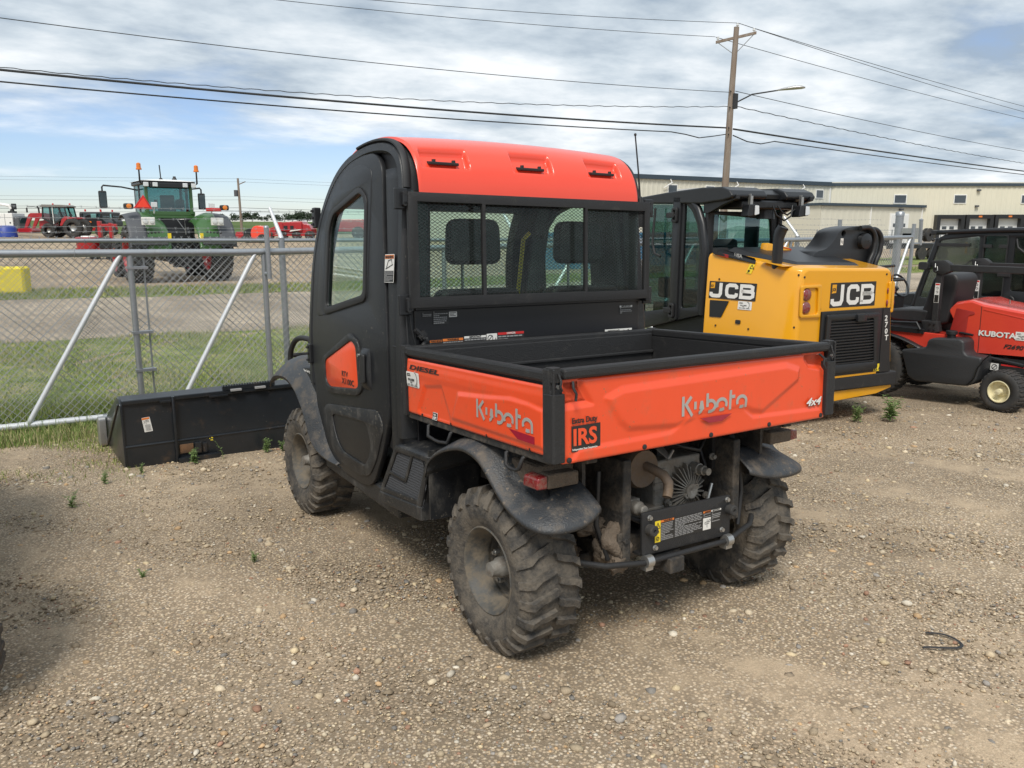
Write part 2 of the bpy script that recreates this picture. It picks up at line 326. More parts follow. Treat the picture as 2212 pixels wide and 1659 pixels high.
def tyre(name, parent, c, Ro, Ri, W, m='rubber', lug=.02, nl=22, outer=-1, style='at', n=64, lw=.034):
    """tyre with modelled tread, axis along x, centre c"""
    mb = MB(); h = W/2; B = Ro-lug
    prof = [(-h*.80,Ri-.004),(-h*.86,Ri+.012),(-h*.97,Ri+(B-Ri)*.30),(-h*1.0,Ri+(B-Ri)*.55),(-h*.96,Ri+(B-Ri)*.80),(-h*.84,B-.006),(-h*.55,B+.002),(0,B+.006)]
    prof = prof+[(-a,b) for a,b in prof[-2::-1]]
    mb.lathe(prof, c, 'x', n)
    def surf(th, s):   # s in -1..1 across, returns point & normal for lugs on the tread and shoulder
        if abs(s) <= .84: u = s*h; r = B+.006*(1-abs(s)); nrm = (0.,1.)
        else:
            t = (abs(s)-.84)/.36; u = math.copysign(h*(.86+.13*sm(t)), s); r = B-.004-(B-Ri)*.42*t; nrm = (math.copysign(.75*min(1,t*1.6),s), 1-.6*min(1,t))
        l = math.hypot(*nrm); nu, nr = nrm[0]/l, nrm[1]/l
        def P(k): rr = r+nr*k; return Vector((c[0]+u+nu*k, c[1]+rr*math.cos(th), c[2]+rr*math.sin(th)))
        return P
    rng = random.Random(int(Ro*1000))
    for i in range(nl):
        for sd in (-1,1):
            th0 = 2*math.pi*(i+(.5 if sd > 0 else 0))/nl
            if style == 'at': path = [(.04,0.),(.30,.10),(.55,.16),(.80,.30),(.95,.34),(1.12,.36)]
            elif style == 'ag': path = [(.0,0.),(.3,.16),(.6,.36),(.85,.5),(1.05,.55)]
            else: path = [(.02,0.),(.3,.05),(.45,.0),(.7,.06),(.86,.05)]
            sw = 2*math.pi/nl; hw = lw/2/Ro; secs = []
            for (s_, dt) in path:
                th = th0+dt*sw*(1.5 if style != 'turf' else 1); e = 1.25 if s_ > .7 and style=='at' else 1.
                q = [surf(th-hw*e, sd*s_)(-.004), surf(th-hw*e*.82, sd*s_)(lug*(.75 if s_ > 1 else 1)), surf(th+hw*e*.82, sd*s_)(lug*(.75 if s_ > 1 else 1)), surf(th+hw*e, sd*s_)(-.004)]
                secs.append(q)
            vs = [p for q in secs for p in q]; fs = []
            for a in range(len(secs)-1):
                for j in range(3): fs.append((a*4+j,a*4+j+1,a*4+4+j+1,a*4+4+j))
            fs += [(0,1,2,3),tuple(len(vs)-4+j for j in (3,2,1,0))]
            mb.add(vs, fs)
    return mb.build(name, m, parent, 40)
# ------------------------------------------------------------------ ground
def gravelmat(name, tones, scale, base=(.450,.350,.240), big=True, green=0.):
    m = bpy.data.materials.new(name); m.use_nodes = True; t = m.node_tree; b = t.nodes['Principled BSDF']; lk = t.links.new
    b.inputs['Roughness'].default_value = .92; b.inputs['Specular IOR Level'].default_value = .25
    tc = t.nodes.new('ShaderNodeTexCoord'); vo = t.nodes.new('ShaderNodeTexVoronoi'); vo.inputs['Scale'].default_value = scale; lk(tc.outputs['Object'], vo.inputs['Vector'])
    wn = t.nodes.new('ShaderNodeTexWhiteNoise'); lk(vo.outputs['Color'], wn.inputs['Vector'])
    cr = t.nodes.new('ShaderNodeValToRGB'); cr.color_ramp.interpolation = 'LINEAR'; lk(wn.outputs['Value'], cr.inputs[0])
    el = cr.color_ramp.elements; el[0].position = 0; el[0].color = (*tones[0],1); el[1].position = 1; el[1].color = (*tones[-1],1)
    for i, c in enumerate(tones[1:-1]): e = el.new((i+1)/(len(tones)-1)); e.color = (*c,1)
    def noise(sc, det, ro=.6):
        n = t.nodes.new('ShaderNodeTexNoise'); n.inputs['Scale'].default_value = sc; n.inputs['Detail'].default_value = det; n.inputs['Roughness'].default_value = ro; lk(tc.outputs['Object'], n.inputs['Vector']); return n.outputs[0]
    def mr(x, a, b_, c=0, d=1):
        n = t.nodes.new('ShaderNodeMapRange'); n.interpolation_type = 'SMOOTHSTEP'; lk(x, n.inputs[0])
        for i, v in ((1,a),(2,b_),(3,c),(4,d)): n.inputs[i].default_value = v
        return n.outputs[0]
    def mix(f, a, bcol):
        n = t.nodes.new('ShaderNodeMix'); n.data_type = 'RGBA'
        if isinstance(f,float): n.inputs[0].default_value = f
        else: lk(f, n.inputs[0])
        lk(a, n.inputs[6])
        if isinstance(bcol,tuple): n.inputs[7].default_value = (*bcol,1)
        else: lk(bcol, n.inputs[7])
        return n.outputs[2]
    edge = mr(vo.outputs['Distance'], .25, .62)       # dirt between the stones
    col = mix(edge, cr.outputs[0], tuple(c*.55 for c in base))
    tk = t.nodes.new('ShaderNodeMapping'); tk.inputs['Rotation'].default_value = (0,0,.5); tk.inputs['Scale'].default_value = (1.2,.3,1); lk(tc.outputs['Object'], tk.inputs[0])
    tn = t.nodes.new('ShaderNodeTexNoise'); tn.inputs['Scale'].default_value = 1.3; tn.inputs['Detail'].default_value = 6; lk(tk.outputs[0], tn.inputs['Vector'])
    dn = mr(tn.outputs[0], .45, .62); dn2 = mr(noise(5., 6), .36, .66)
    k = t.nodes.new('ShaderNodeMath'); k.operation = 'MULTIPLY'; lk(dn, k.inputs[0]); lk(dn2, k.inputs[1])
    col = mix(k.outputs[0], col, base)                # packed fine dirt patches
    fine = noise(260, 3); c2 = t.nodes.new('ShaderNodeMix'); c2.data_type = 'RGBA'; c2.blend_type = 'MULTIPLY'; c2.inputs[0].default_value = .55
    lk(col, c2.inputs[6]); r2 = mr(fine, .3, .7, .55, 1.25); cb = t.nodes.new('ShaderNodeCombineColor'); 
    for i in range(3): lk(r2, cb.inputs[i])
    lk(cb.outputs[0], c2.inputs[7]); col = c2.outputs[2]
    big_ = mr(noise(.35, 6), .38, .62, .80, 1.10); c3 = t.nodes.new('ShaderNodeMix'); c3.data_type = 'RGBA'; c3.blend_type = 'MULTIPLY'; c3.inputs[0].default_value = 1.
    cb2 = t.nodes.new('ShaderNodeCombineColor'); [lk(big_, cb2.inputs[i]) for i in range(3)]; lk(col, c3.inputs[6]); lk(cb2.outputs[0], c3.inputs[7]); col = c3.outputs[2]
    dp = mr(noise(.9, 4, .5), .66, .74, 0, .45); col = mix(dp, col, tuple(c*.42 for c in base))
    if green:
        gm = mr(noise(.8, 8, .7), .62-green*.3, .72-green*.3); col = mix(gm, col, (.085,.10,.035))
    lk(col, b.inputs['Base Color'])
    sub_ = t.nodes.new('ShaderNodeMath'); sub_.operation = 'SUBTRACT'; sub_.inputs[0].default_value = 1; lk(vo.outputs['Distance'], sub_.inputs[1])
    ad = t.nodes.new('ShaderNodeMath'); ad.operation = 'ADD'; lk(sub_.outputs[0], ad.inputs[0]); lk(fine, ad.inputs[1])
    bp = t.nodes.new('ShaderNodeBump'); bp.inputs['Strength'].default_value = .55; bp.inputs['Distance'].default_value = .35/scale; lk(ad.outputs[0], bp.inputs['Height']); lk(bp.outputs[0], b.inputs['Normal'])
    return m
TONES = [(.215,.168,.12),(.40,.307,.205),(.56,.437,.295),(.445,.33,.22),(.66,.525,.37),(.285,.245,.20),(.78,.66,.50),(.505,.385,.255)]
def soilmat(name, c0, c1, c2, sc=1.5):
    m = bpy.data.materials.new(name); m.use_nodes = True; t = m.node_tree; b = t.nodes['Principled BSDF']; lk = t.links.new
    b.inputs['Roughness'].default_value = .95; b.inputs['Specular IOR Level'].default_value = .1
    tc = t.nodes.new('ShaderNodeTexCoord'); n = t.nodes.new('ShaderNodeTexNoise'); n.inputs['Scale'].default_value = sc; n.inputs['Detail'].default_value = 10; n.inputs['Roughness'].default_value = .72
    lk(tc.outputs['Object'], n.inputs['Vector']); cr = t.nodes.new('ShaderNodeValToRGB'); lk(n.outputs[0], cr.inputs[0]); el = cr.color_ramp.elements
    el[0].position = .36; el[0].color = (*c0,1); el[1].position = .64; el[1].color = (*c2,1); e = el.new(.5); e.color = (*c1,1); lk(cr.outputs[0], b.inputs['Base Color'])
    n2 = t.nodes.new('ShaderNodeTexNoise'); n2.inputs['Scale'].default_value = sc*20; n2.inputs['Detail'].default_value = 5; lk(tc.outputs['Object'], n2.inputs['Vector'])
    bp = t.nodes.new('ShaderNodeBump'); bp.inputs['Strength'].default_value = .8; bp.inputs['Distance'].default_value = .05; lk(n2.outputs[0], bp.inputs['Height']); lk(bp.outputs[0], b.inputs['Normal'])
    return m
mb = MB(); rings = [0.02]+[.35*1.045**i for i in range(190)]; na = 220
for r_ in rings:
    for j in range(na):
        a = 2*math.pi*j/na; x, y = CAM.x+r_*math.sin(a), CAM.y+r_*math.cos(a); z = gz(x,y)
        if r_ < 30: z += .006*math.sin(x*3.1+1.3*math.sin(y*2.3))*math.sin(y*2.7+x)+.004*math.sin(x*7.3+y*5.1)
        mb.v.append((x,y,z))
for i in range(len(rings)-1):
    for j in range(na): mb.f.append((i*na+j,(i+1)*na+j,(i+1)*na+(j+1)%na,i*na+(j+1)%na))
tag(mb.build('ground', gravelmat('yard_gravel', TONES, 84, green=.0), None, 60), kind='structure')
def sheet(name, x0, x1, f0, f1, dz, m, nx=120, ny=10, xs=None):
    mb = MB(); rng = random.Random(len(name))
    def P(u, v):
        x = x0+(x1-x0)*u; a, b = f0(x), f1(x); y = a+(b-a)*v
        return (x, y, gz(x,y)+dz)
    mb.grid(P, nx, ny); return tag(mb.build(name, m, None, 60), kind='structure')
wob = lambda x, s, a: a*(math.sin(x*.9+s)+.6*math.sin(x*2.3+s*2)+.4*math.sin(x*5.1+s*3)+.3*math.sin(x*11.7+s))
GRASSM = soilmat('verge_soil', (.12,.16,.045), (.20,.245,.08), (.36,.31,.18), 1.6)
GRASSF = soilmat('field_green', (.06,.095,.03), (.085,.125,.04), (.13,.16,.065), .05)
sheet('grass_verge', -14, 11.5, lambda x: 5.80+wob(x,1,.06), lambda x: 13.3+wob(x,4,.14), .006, GRASSM, 260, 24)
sheet('gravel_road', -70, 170, lambda x: 13.1+wob(x,2,.05), lambda x: 22.9+wob(x,5,.05), .011, gravelmat('road_gravel', [(.36,.30,.225),(.46,.385,.29),(.54,.46,.36),(.42,.35,.265)], 30, base=(.47,.39,.295)), 300, 14)
sheet('grass_strip', -60, 30, lambda x: 22.7+wob(x,3,.2), lambda x: 26.4+wob(x,7,.45), .018, GRASSM, 200, 8)
sheet('roadside_grass', 11.5, 60, lambda x: 17.0+wob(x,3,.2)+(x-11)*.09, lambda x: 19.6+wob(x,7,.3)+(x-11)*.09, .02, GRASSM, 100, 6)
sheet('lawn_strip', 30, 110, lambda x: 24.2+wob(x,2,.3)+(x-30)*.04, lambda x: 31.5+wob(x,6,.4)+(x-30)*.05, .022, GRASSM, 100, 8)
# fields beyond the dirt lot: a sheet over the rise, then low hills
def field(u, v):
    d = 100+(1500-100)*v**2.2; h = R(-60+100*u); x, y = CAM.x+d*math.sin(h), CAM.y+d*math.cos(h)
    z = gz(x,y)+.05 if d < 130 else gz(x,y)+.05
    return (x,y,z)
mb = MB(); mb.grid(field, 100, 40); tag(mb.build('field', GRASSF, None, 60), kind='structure')
# ------------------------------------------------------------------ loose stones
def stones():
    rng = np.random.default_rng(5)
    base = bmesh.new(); bmesh.ops.create_icosphere(base, subdivisions=1, radius=1); V = np.array([v.co[:] for v in base.verts]); F = np.array([[v.index for v in f.verts] for f in base.faces]); base.free()
    pos = []; size = []
    n = 150000
    th = rng.uniform(R(-4), R(71), n); r = 1.6+ (13-1.6)*rng.uniform(0,1,n)**1.15
    x = CAM.x+r*np.sin(th); y = CAM.y+r*np.cos(th)
    s = .0033+.0034*rng.pareto(3.1, n); s = np.clip(s,.003,.020); s *= np.where(r > 6, 1.25, 1.)
    keep = np.ones(n, bool)
    patch = np.sin(x*1.7+np.sin(y*1.3)*2)+np.sin(y*2.1+x*.7)*.8+np.sin(x*4.3-y*3.1)*.4
    keep &= (rng.uniform(0,1,n) < np.clip(.70+.22*patch,.30,1))
    keep &= (y < 5.6)
    x, y, s = x[keep], y[keep], s[keep]; k = len(x)
    z = np.array([gz(a,b) for a,b in zip(x,y)])
    sc = np.stack([s*rng.uniform(.8,1.45,k), s*rng.uniform(.7,1.1,k), s*rng.uniform(.35,.75,k)],1)
    jit = 1+rng.uniform(-.26,.26,(k,len(V),1)); a = rng.uniform(0,6.283,k); ca, sa = np.cos(a), np.sin(a)
    P = V[None]*jit*sc[:,None]; X = P[:,:,0]*ca[:,None]-P[:,:,1]*sa[:,None]+x[:,None]; Y = P[:,:,0]*sa[:,None]+P[:,:,1]*ca[:,None]+y[:,None]; Z = P[:,:,2]+(z+sc[:,2]*.25)[:,None]
    co = np.stack([X,Y,Z],2).reshape(-1,3); fc = (F[None]+(np.arange(k)*len(V))[:,None,None]).reshape(-1)
    me = bpy.data.meshes.new('gravel_stones'); me.vertices.add(len(co)); me.vertices.foreach_set('co', co.ravel()); nf = k*len(F)
    me.loops.add(nf*3); me.loops.foreach_set('vertex_index', fc.astype(np.int32)); me.polygons.add(nf)
    me.polygons.foreach_set('loop_start', np.arange(0,nf*3,3,dtype=np.int32)); me.polygons.foreach_set('loop_total', np.full(nf,3,np.int32))
    me.polygons.foreach_set('use_smooth', np.ones(nf,bool)); me.update(); me.validate()
    pal = np.array([(.46,.37,.25),(.55,.46,.33),(.30,.235,.165),(.20,.185,.165),(.50,.34,.19),(.60,.54,.44),(.36,.21,.14),(.28,.22,.15),(.36,.285,.195),(.44,.36,.25),(.58,.47,.30),(.30,.275,.245)])
    pr = np.array([14,9,14,5,5,3,3,14,16,11,5,5.]); pr /= pr.sum(); c = pal[rng.choice(len(pal), k, p=pr)]*rng.uniform(.75,1.15,(k,1))
    at = me.color_attributes.new('tone','FLOAT_COLOR','POINT'); cc = np.ones((k,len(V),4)); cc[:,:,:3] = c[:,None]; at.data.foreach_set('color', cc.ravel())
    m = bpy.data.materials.new('stone_tones'); m.use_nodes = True; t = m.node_tree; b = t.nodes['Principled BSDF']; b.inputs['Roughness'].default_value = .8; b.inputs['Specular IOR Level'].default_value = .3
    q = t.nodes.new('ShaderNodeVertexColor'); q.layer_name = 'tone'
    tcn = t.nodes.new('ShaderNodeTexCoord'); nn = t.nodes.new('ShaderNodeTexNoise'); nn.inputs['Scale'].default_value = 180; t.links.new(tcn.outputs['Object'], nn.inputs['Vector'])
    rr = t.nodes.new('ShaderNodeMapRange'); t.links.new(nn.outputs[0], rr.inputs[0]); rr.inputs[3].default_value = .65; rr.inputs[4].default_value = 1.3
    vm = t.nodes.new('ShaderNodeVectorMath'); vm.operation = 'SCALE'; t.links.new(q.outputs[0], vm.inputs[0]); t.links.new(rr.outputs[0], vm.inputs['Scale']); t.links.new(vm.outputs[0], b.inputs['Base Color'])
    me.materials.append(m); o = bpy.data.objects.new('gravel_stones', me); COL.objects.link(o)
    tag(o, 'loose mixed pebbles and gravel stones strewn over the yard', 'gravel', kind='stuff')
stones()
# ------------------------------------------------------------------ grass
def blademat(name, cols):
    m = bpy.data.materials.new(name); m.use_nodes = True; t = m.node_tree; b = t.nodes['Principled BSDF']; b.inputs['Roughness'].default_value = .65; b.inputs['Specular IOR Level'].default_value = .25
    q = t.nodes.new('ShaderNodeVertexColor'); q.layer_name = 'tone'; t.links.new(q.outputs[0], b.inputs['Base Color'])
    b.inputs['Subsurface Weight'].default_value = 0.
    return m
BLADE = blademat('grass_blade', None)
def blades(name, label, X, Y, H, W, seed, pal, lean=.35, parent=None):
    rng = np.random.default_rng(seed); k = len(X); Z = np.array([gz(a,b) for a,b in zip(X,Y)])
    a = rng.uniform(0,6.283,k); dx, dy = np.cos(a), np.sin(a); b = rng.uniform(0,6.283,k); lx, ly = np.cos(b)*lean*H*rng.uniform(.3,1.3,k), np.sin(b)*lean*H*rng.uniform(.3,1.3,k)
    z0 = Z-.005
    co = np.zeros((k,5,3)); w = W/2
    for i, (t, ww) in enumerate(((0,1),(0,-1),(.55,.75),(.55,-.75),(1,0))):
        co[:,i,0] = X+dx*w*ww+lx*t**1.7; co[:,i,1] = Y+dy*w*ww+ly*t**1.7; co[:,i,2] = z0+H*t*(1-.15*t)
    F3 = np.array([[0,1,3],[0,3,2],[2,3,4]]); fc = (F3[None]+(np.arange(k)*5)[:,None,None]).reshape(-1); nf = 3*k
    me = bpy.data.meshes.new(name); me.vertices.add(k*5); me.vertices.foreach_set('co', co.ravel()); me.loops.add(nf*3); me.loops.foreach_set('vertex_index', fc.astype(np.int32)); me.polygons.add(nf)
    me.polygons.foreach_set('loop_start', np.arange(0,nf*3,3,dtype=np.int32)); me.polygons.foreach_set('loop_total', np.full(nf,3,np.int32)); me.update()
    pal = np.array(pal); c = pal[rng.integers(0,len(pal),k)]*rng.uniform(.7,1.3,(k,1)); at = me.color_attributes.new('tone','FLOAT_COLOR','POINT'); cc = np.ones((k,5,4)); cc[:,:,:3] = c[:,None]; at.data.foreach_set('color', cc.ravel())
    me.materials.append(BLADE); o = bpy.data.objects.new(name, me); COL.objects.link(o)
    if label: tag(o, label, 'grass', kind='stuff')
    return o
GP = [(.14,.205,.05),(.18,.25,.065),(.23,.29,.09),(.31,.31,.13),(.12,.17,.045),(.42,.36,.20)]
GP = list(GP)
rg = np.random.default_rng(11)
n = 26000; X = rg.uniform(-5,1.2,n); Y = 5.95-.62*np.abs(rg.normal(0,.55,n)); pt = np.sin(X*3.3)+np.sin(X*9+Y*6)*.7; kp = (rg.uniform(0,1,n) < np.clip(.62+.28*pt,.1,1)); X, Y = X[kp], Y[kp]
blades('gate_foot_grass', 'dense pale green grass along the bottom rail of the sliding gate', X, Y, .03+.07*rg.uniform(0,1,len(X))**1.6, .006, 9, GP, .45)
n = 150000; X = rg.uniform(-5.5,7.5,n); Y = 5.3+8.0*rg.uniform(0,1,n)**1.25
pt = np.sin(X*1.9+np.sin(Y*1.1)*1.7)+.7*np.sin(Y*1.6-X*.6)+.5*np.sin(X*4.7+Y*3.3); kp = rg.uniform(0,1,n) < np.clip(.6+.25*pt,.12,1); X, Y = X[kp], Y[kp]
blades('verge_grass', 'rough green and straw grass on the verge behind the sliding gate', X, Y, (.035+.075*rg.uniform(0,1,len(X))**2)*(1+.35*np.sin(X*2.1+Y)), .006+.003*rg.uniform(0,1,len(X)), 1, GP)
n = 9000; X = rg.normal(-1.9,.95,n); Y = rg.normal(6.3,.30,n); kp = (Y > 6.03) | (rg.uniform(0,1,n) < .12); X, Y = X[kp], Y[kp]
blades('tall_grass', 'taller bright grass growing through the foot of the gate at left', X, Y, .10+.20*rg.uniform(0,1,len(X))**1.5, .006, 2, GP[:4], .3)
n = 34000; X = rg.uniform(-3.9,0,n); Y = 5.45-1.35*np.abs(rg.normal(0,.62,n))*np.where(X<-1.4,1.,.55); pt = np.sin(X*4.1+1)+np.sin(Y*5+X*3)+.6*np.sin(X*11+Y*9); kp = rg.uniform(0,1,n) < np.clip(.28+.32*pt,.01,1)*np.clip((Y-1.6)/2.6,.05,1)
X, Y = X[kp], Y[kp]; blades('gravel_edge_grass', 'short yellow green grass creeping into the gravel before the gate', X, Y, .015+.05*rg.uniform(0,1,len(X))**2, .005, 3, [(.22,.27,.07),(.17,.22,.055),(.30,.31,.11),(.14,.18,.045)], .5)
n = 30000; X = rg.uniform(-4,24,n); Y = rg.uniform(22.9,26.6,n); blades('strip_grass', 'thin weedy grass strip along the far side of the gravel road', X, Y, .06+.14*rg.uniform(0,1,n), .02, 4, GP, .4)
n = 9000; X = rg.uniform(12,42,n); Y = rg.uniform(17.4,19.7,n)+(X-11)*.09; blades('roadside_weeds', 'green grass band beside the road at right', X, Y, .06+.12*rg.uniform(0,1,n), .025, 5, GP, .4)
n = 2500; X = rg.uniform(3.2,12,n); Y = 5.9+np.abs(rg.normal(0,.9,n)); blades('fence_foot_weeds', 'weeds along the foot of the fence behind the yellow loader', X, Y, .05+.22*rg.uniform(0,1,n), .012, 6, GP, .4)
# ------------------------------------------------------------------ weeds growing in the yard: one thing each
def weed(x, y, h, nst, label, seed, flower=False, spread=.5, group='weeds growing in the gravel'):
    rng = random.Random(seed); mb = MB(); z = gz(x,y); cols = []
    o = empty('weed_plant', (x,y,z), 0, label, 'weed', group); st = MB(); fl = MB()
    for i in range(nst):
        a = rng.uniform(0,6.28); l = h*rng.uniform(.6,1); lean = rng.uniform(.1,spread)
        pts = [Vector((math.cos(a)*lean*l*t*t, math.sin(a)*lean*l*t*t, l*t*(1-.2*lean*t))) for t in (0,.25,.5,.75,1)]
        st.tube(pts, [.0022,.002,.0017,.0013,.0008], 5)
        for t in [.15+.85*j/9 for j in range(10)]:
            k = min(3,int(t*4)); p = pts[k].lerp(pts[k+1], t*4-k) if k < 4 else pts[4]
            for _ in range(2):
                b = rng.uniform(0,6.28); L_ = h*rng.uniform(.14,.30)*(1.15-t*.5)*(.35 if flower else 1); d = Vector((math.cos(b),math.sin(b),rng.uniform(-.1,.6))).normalized(); s = d.cross(Vector((0,0,1))).normalized()*L_*.17
                mid = p+d*L_*.55+Vector((0,0,L_*.06)); mb.add([p, mid+s, p+d*L_-Vector((0,0,L_*.1)), mid-s], [(0,1,2,3)])
        if flower:
            for _ in range(9):
                q = pts[4]+Vector((rng.uniform(-.012,.012),rng.uniform(-.012,.012),rng.uniform(-.015,.01))); fl.box(q.x-.003,q.x+.003,q.y-.003,q.y+.003,q.z-.002,q.z+.002)
    mb.build('leaf', LEAF, o, 0, fix=False); st.build('stem', LEAF, o, 60)
    if flower: fl.build('flower', 'lyellow', o, 0)
    return o
LEAF = mat('weed_leaf', (.16,.24,.075), .6, var=.2, dscale=30)
# ------------------------------------------------------------------ sliding gate and boundary fence
def chainlink(x0,x1,z0f,z1f,y,r,cell=.072,tips=True,tipz=.045,phase=0.):
    """diamond net between the heights z0f(x), z1f(x); every wire is a thin triangular rod"""
    mb = MB()
    def rod(a, b):
        d = (Vector(b)-Vector(a)).normalized(); s = d.cross(Vector((0,1,0))).normalized()*r; q = Vector((0,r,0)); A, B = Vector(a), Vector(b)
        vs = [A+s,A+q,A-s,A-q,B+s,B+q,B-s,B-q]; mb.add(vs,[(0,1,5,4),(1,2,6,5),(2,3,7,6),(3,0,4,7)])
    Hh = z1f(x0)-z0f(x0); n0 = int((x0-Hh)/cell)-1; n1 = int((x1+Hh)/cell)+1
    for i in range(n0, n1+1):
        for sg in (1,-1):
            xa = i*cell+phase; za = z0f(0.); 
            # line x = xa + sg*(z-zb)
            zb, zt_ = z0f(xa), z1f(xa); a = (xa, zb); b = (xa+sg*(zt_-zb), zt_)
            if sg < 0: a = (xa+ (n1-n0)*0, zb); 
            (ax,az),(bx,bz) = a,b
            if max(ax,bx) < x0 or min(ax,bx) > x1: continue
            def cl(px, pz, qx, qz):
                if px < x0: t = (x0-px)/(qx-px); return x0, pz+(qz-pz)*t
                if px > x1: t = (x1-px)/(qx-px); return x1, pz+(qz-pz)*t
                return px, pz
            a2 = cl(ax,az,bx,bz); b2 = cl(bx,bz,ax,az); yo = .0012*sg
            rod((a2[0],y+yo,a2[1]),(b2[0],y+yo,b2[1]))
    if tips:
        x = math.ceil(x0/cell)*cell
        while x < x1:
            zt_ = z1f(x); rod((x,y,zt_-.01),(x,y,zt_+tipz*.55)); rod((x,y,zt_+tipz*.5),(x-.010,y,zt_+tipz)); rod((x,y,zt_+tipz*.5),(x+.010,y,zt_+tipz)); x += cell
    return mb
YG, YF = 5.97, 6.60
gt = lambda x: 1.372+ .0088*max(0,x-0) if x > 0 else 1.372-.008*x
gb = lambda x: gz(x,YG)+.065
gate = empty('sliding_gate', (0,0,0), 0, 'long galvanised sliding gate with diagonal tube braces and chain link mesh', 'gate')
X0, X1 = -4.2, 12.15
MB().tube([(X0,YG,gt(X0)),(0,YG,gt(0)),(6,YG,gt(6)),(X1,YG,gt(X1))], .036, 14).build('top_rail','galv',gate,60)
MB().tube([(X0,YG,gb(X0)),(3,YG,gb(3)),(X1,YG,gb(X1))], .032, 12).build('bottom_rail','galv_painted_sheen',gate,60)
px_ = [-3.6,-1.04,.23,2.35,4.45,6.6,8.7,10.6]
for x in px_:
    MB().tube([(x,YG,gb(x)),(x,YG,gt(x))], .028, 12).build('upright','galv',gate,60)
for (a,b) in ((-4.5,-3.62),(-2.02,-1.12),(-.72,.14),(.95,1.55),(3.2,4.35),(5.4,6.5),(7.5,8.6),(11.3,12.1)):
    a = max(a, X0+.05); MB().tube([(a,YG-.01,gb(a)),(b-.05,YG-.01,gt(b)-.10),(b,YG-.01,gt(b)-.02)], [.024,.024,.02], 12).build('brace','galv_painted_sheen',gate,60)
MB().tube([(12.17,YG,gz(12,YG)),(12.2,YG,1.72)], .034, 12).build('upright','galv',gate,60)
chainlink(X0,X1,lambda x: gb(x)+.02,lambda x: gt(x)-.03,YG+.045,.0024,tips=False).build('mesh','wire',gate,80)
for x in (-1.04,):                    # tension bar with its bands
    MB().tube([(x+.125,YG+.04,gb(x)),(x+.125,YG+.04,gt(x)-.05)], .009, 6).build('tension_bar','galv',gate,0)
    for z in (.25,.62,1.24): MB().box(x-.035,x+.15,YG-.034,YG+.05,z-.012,z+.012).build('clamp','galv',gate,0)
for x in (-3.4,-2.9,-2.2,-1.5,-.3,.5,1.1): MB().tube([(x,YG+.05,gt(x)-.045),(x,YG-.02,gt(x)-.042),(x,YG-.042,gt(x)),(x,YG-.02,gt(x)+.04),(x+.004,YG+.02,gt(x)+.038)], .0026, 5).build('wire_tie','wire',gate,60)
sp = MB().tube([(.255,YG-.075,1.10),(.25,YG-.075,1.62)], .026, 14); sp.lathe([(0,.029),(.012,.026),(.022,.012),(.024,0)], (.25,YG-.075,1.62), 'z', 14)
sp.cyl((.25,YG-.07,1.15),(.23,YG,1.15),.02); sp.build('guide_post','galv',gate,60)
MB().tube([(-1.4,YG,gb(-1.4)),(-.9,YG-.02,gb(-1)-.005)], .034, 12).build('coupling','galv',gate,60)

fence = empty('boundary_fence', (0,0,0), 0, 'galvanised chain link boundary fence with outward leaning barbed wire arms behind the gate', 'fence')
ft = lambda x: 1.485-.004*x if x < 3 else 1.473
MB().tube([(-9,YF,ft(-9)),(2,YF,ft(2)),(12.7,YF,1.43)], .021, 12).build('top_rail','galv',fence,60)
chainlink(-8,12.7,lambda x: gz(x,YF)+.03,lambda x: ft(x)-.0,YF+.03,.0021,phase=.02).build('mesh','wire',fence,80)
for x, lean in ((-5.2,1),(.62,1),(3.8,1),(6.9,1),(9.7,1),(10.87,0)):
    MB().tube([(x,YF,gz(x,YF)-.02),(x,YF,ft(x)+.03 if lean else 1.79)], .036, 14).build('post','galv',fence,60)
    if lean:
        MB().tube([(x,YF,ft(x)+.01),(x,YF+.03,ft(x)+.06),(x-.02,YF+.30,ft(x)+.36)], [.03,.024,.019], 12).build('barbed_wire_arm','galv_painted_sheen',fence,60)
for (z, yo) in ((.33,.30),(.225,.21),(.13,.13),(.085,.09),(-.10,-.02),(.02,.045)):
    pts = [(x, YF+yo, ft(x)+z+.006*math.sin(x*1.7+z*30)+.004*math.sin(x*5+z*9)) for x in np.arange(-9,12.7,.12)]
    mb = MB().tube(pts, .0019, 5)
    for i, p in enumerate(pts[1::1]):
        if i % 1: continue
        q = Vector(p)+Vector((0.02*math.sin(i),0,0))
        mb.tube([q+Vector((-.011,0,.013)),q+Vector((.009,0,-.012))], .0015, 4); mb.tube([q+Vector((.008,.004,.013)),q+Vector((-.004,-.004,-.013))], .0015, 4)
    mb.build('barbed_wire','wire',fence,0,fix=False)
for x in (-3.9,-2.6,-1.35,-.15,.95): MB().tube([(x,YF+.03,ft(x)-.03),(x,YF-.02,ft(x)-.02),(x,YF-.024,ft(x)+.012),(x+.005,YF+.02,ft(x)+.024)], .0022, 5).build('wire_tie','wire',fence,60)
gp_ = empty('gate_post', (12.76,YF,gz(12.76,YF)), 0, 'thick galvanised gate post with domed cap and black guide roller at right', 'gate post')
MB().tube([(0,0,0),(0,0,2.3)], .075, 18).build('post','galv',gp_,60)
MB().lathe([(0,.082),(.07,.082),(.09,.05),(.095,0)], (0,0,2.28), 'z', 18).build('cap','galv',gp_,60)
MB().lathe([(-.05,.03),(-.05,.13),(-.02,.13),(-.015,.10),(.015,.10),(.02,.13),(.05,.13),(.05,.03)], (.42,-.35,1.92), 'y', 24).build('guide_roller','rubber_far',gp_,60)
MB().box(-.02,.42,-.34,-.1,1.90,1.95).box(-.02,.05,-.4,.0,1.85,2.05).build('roller_bracket','steel',gp_,0)
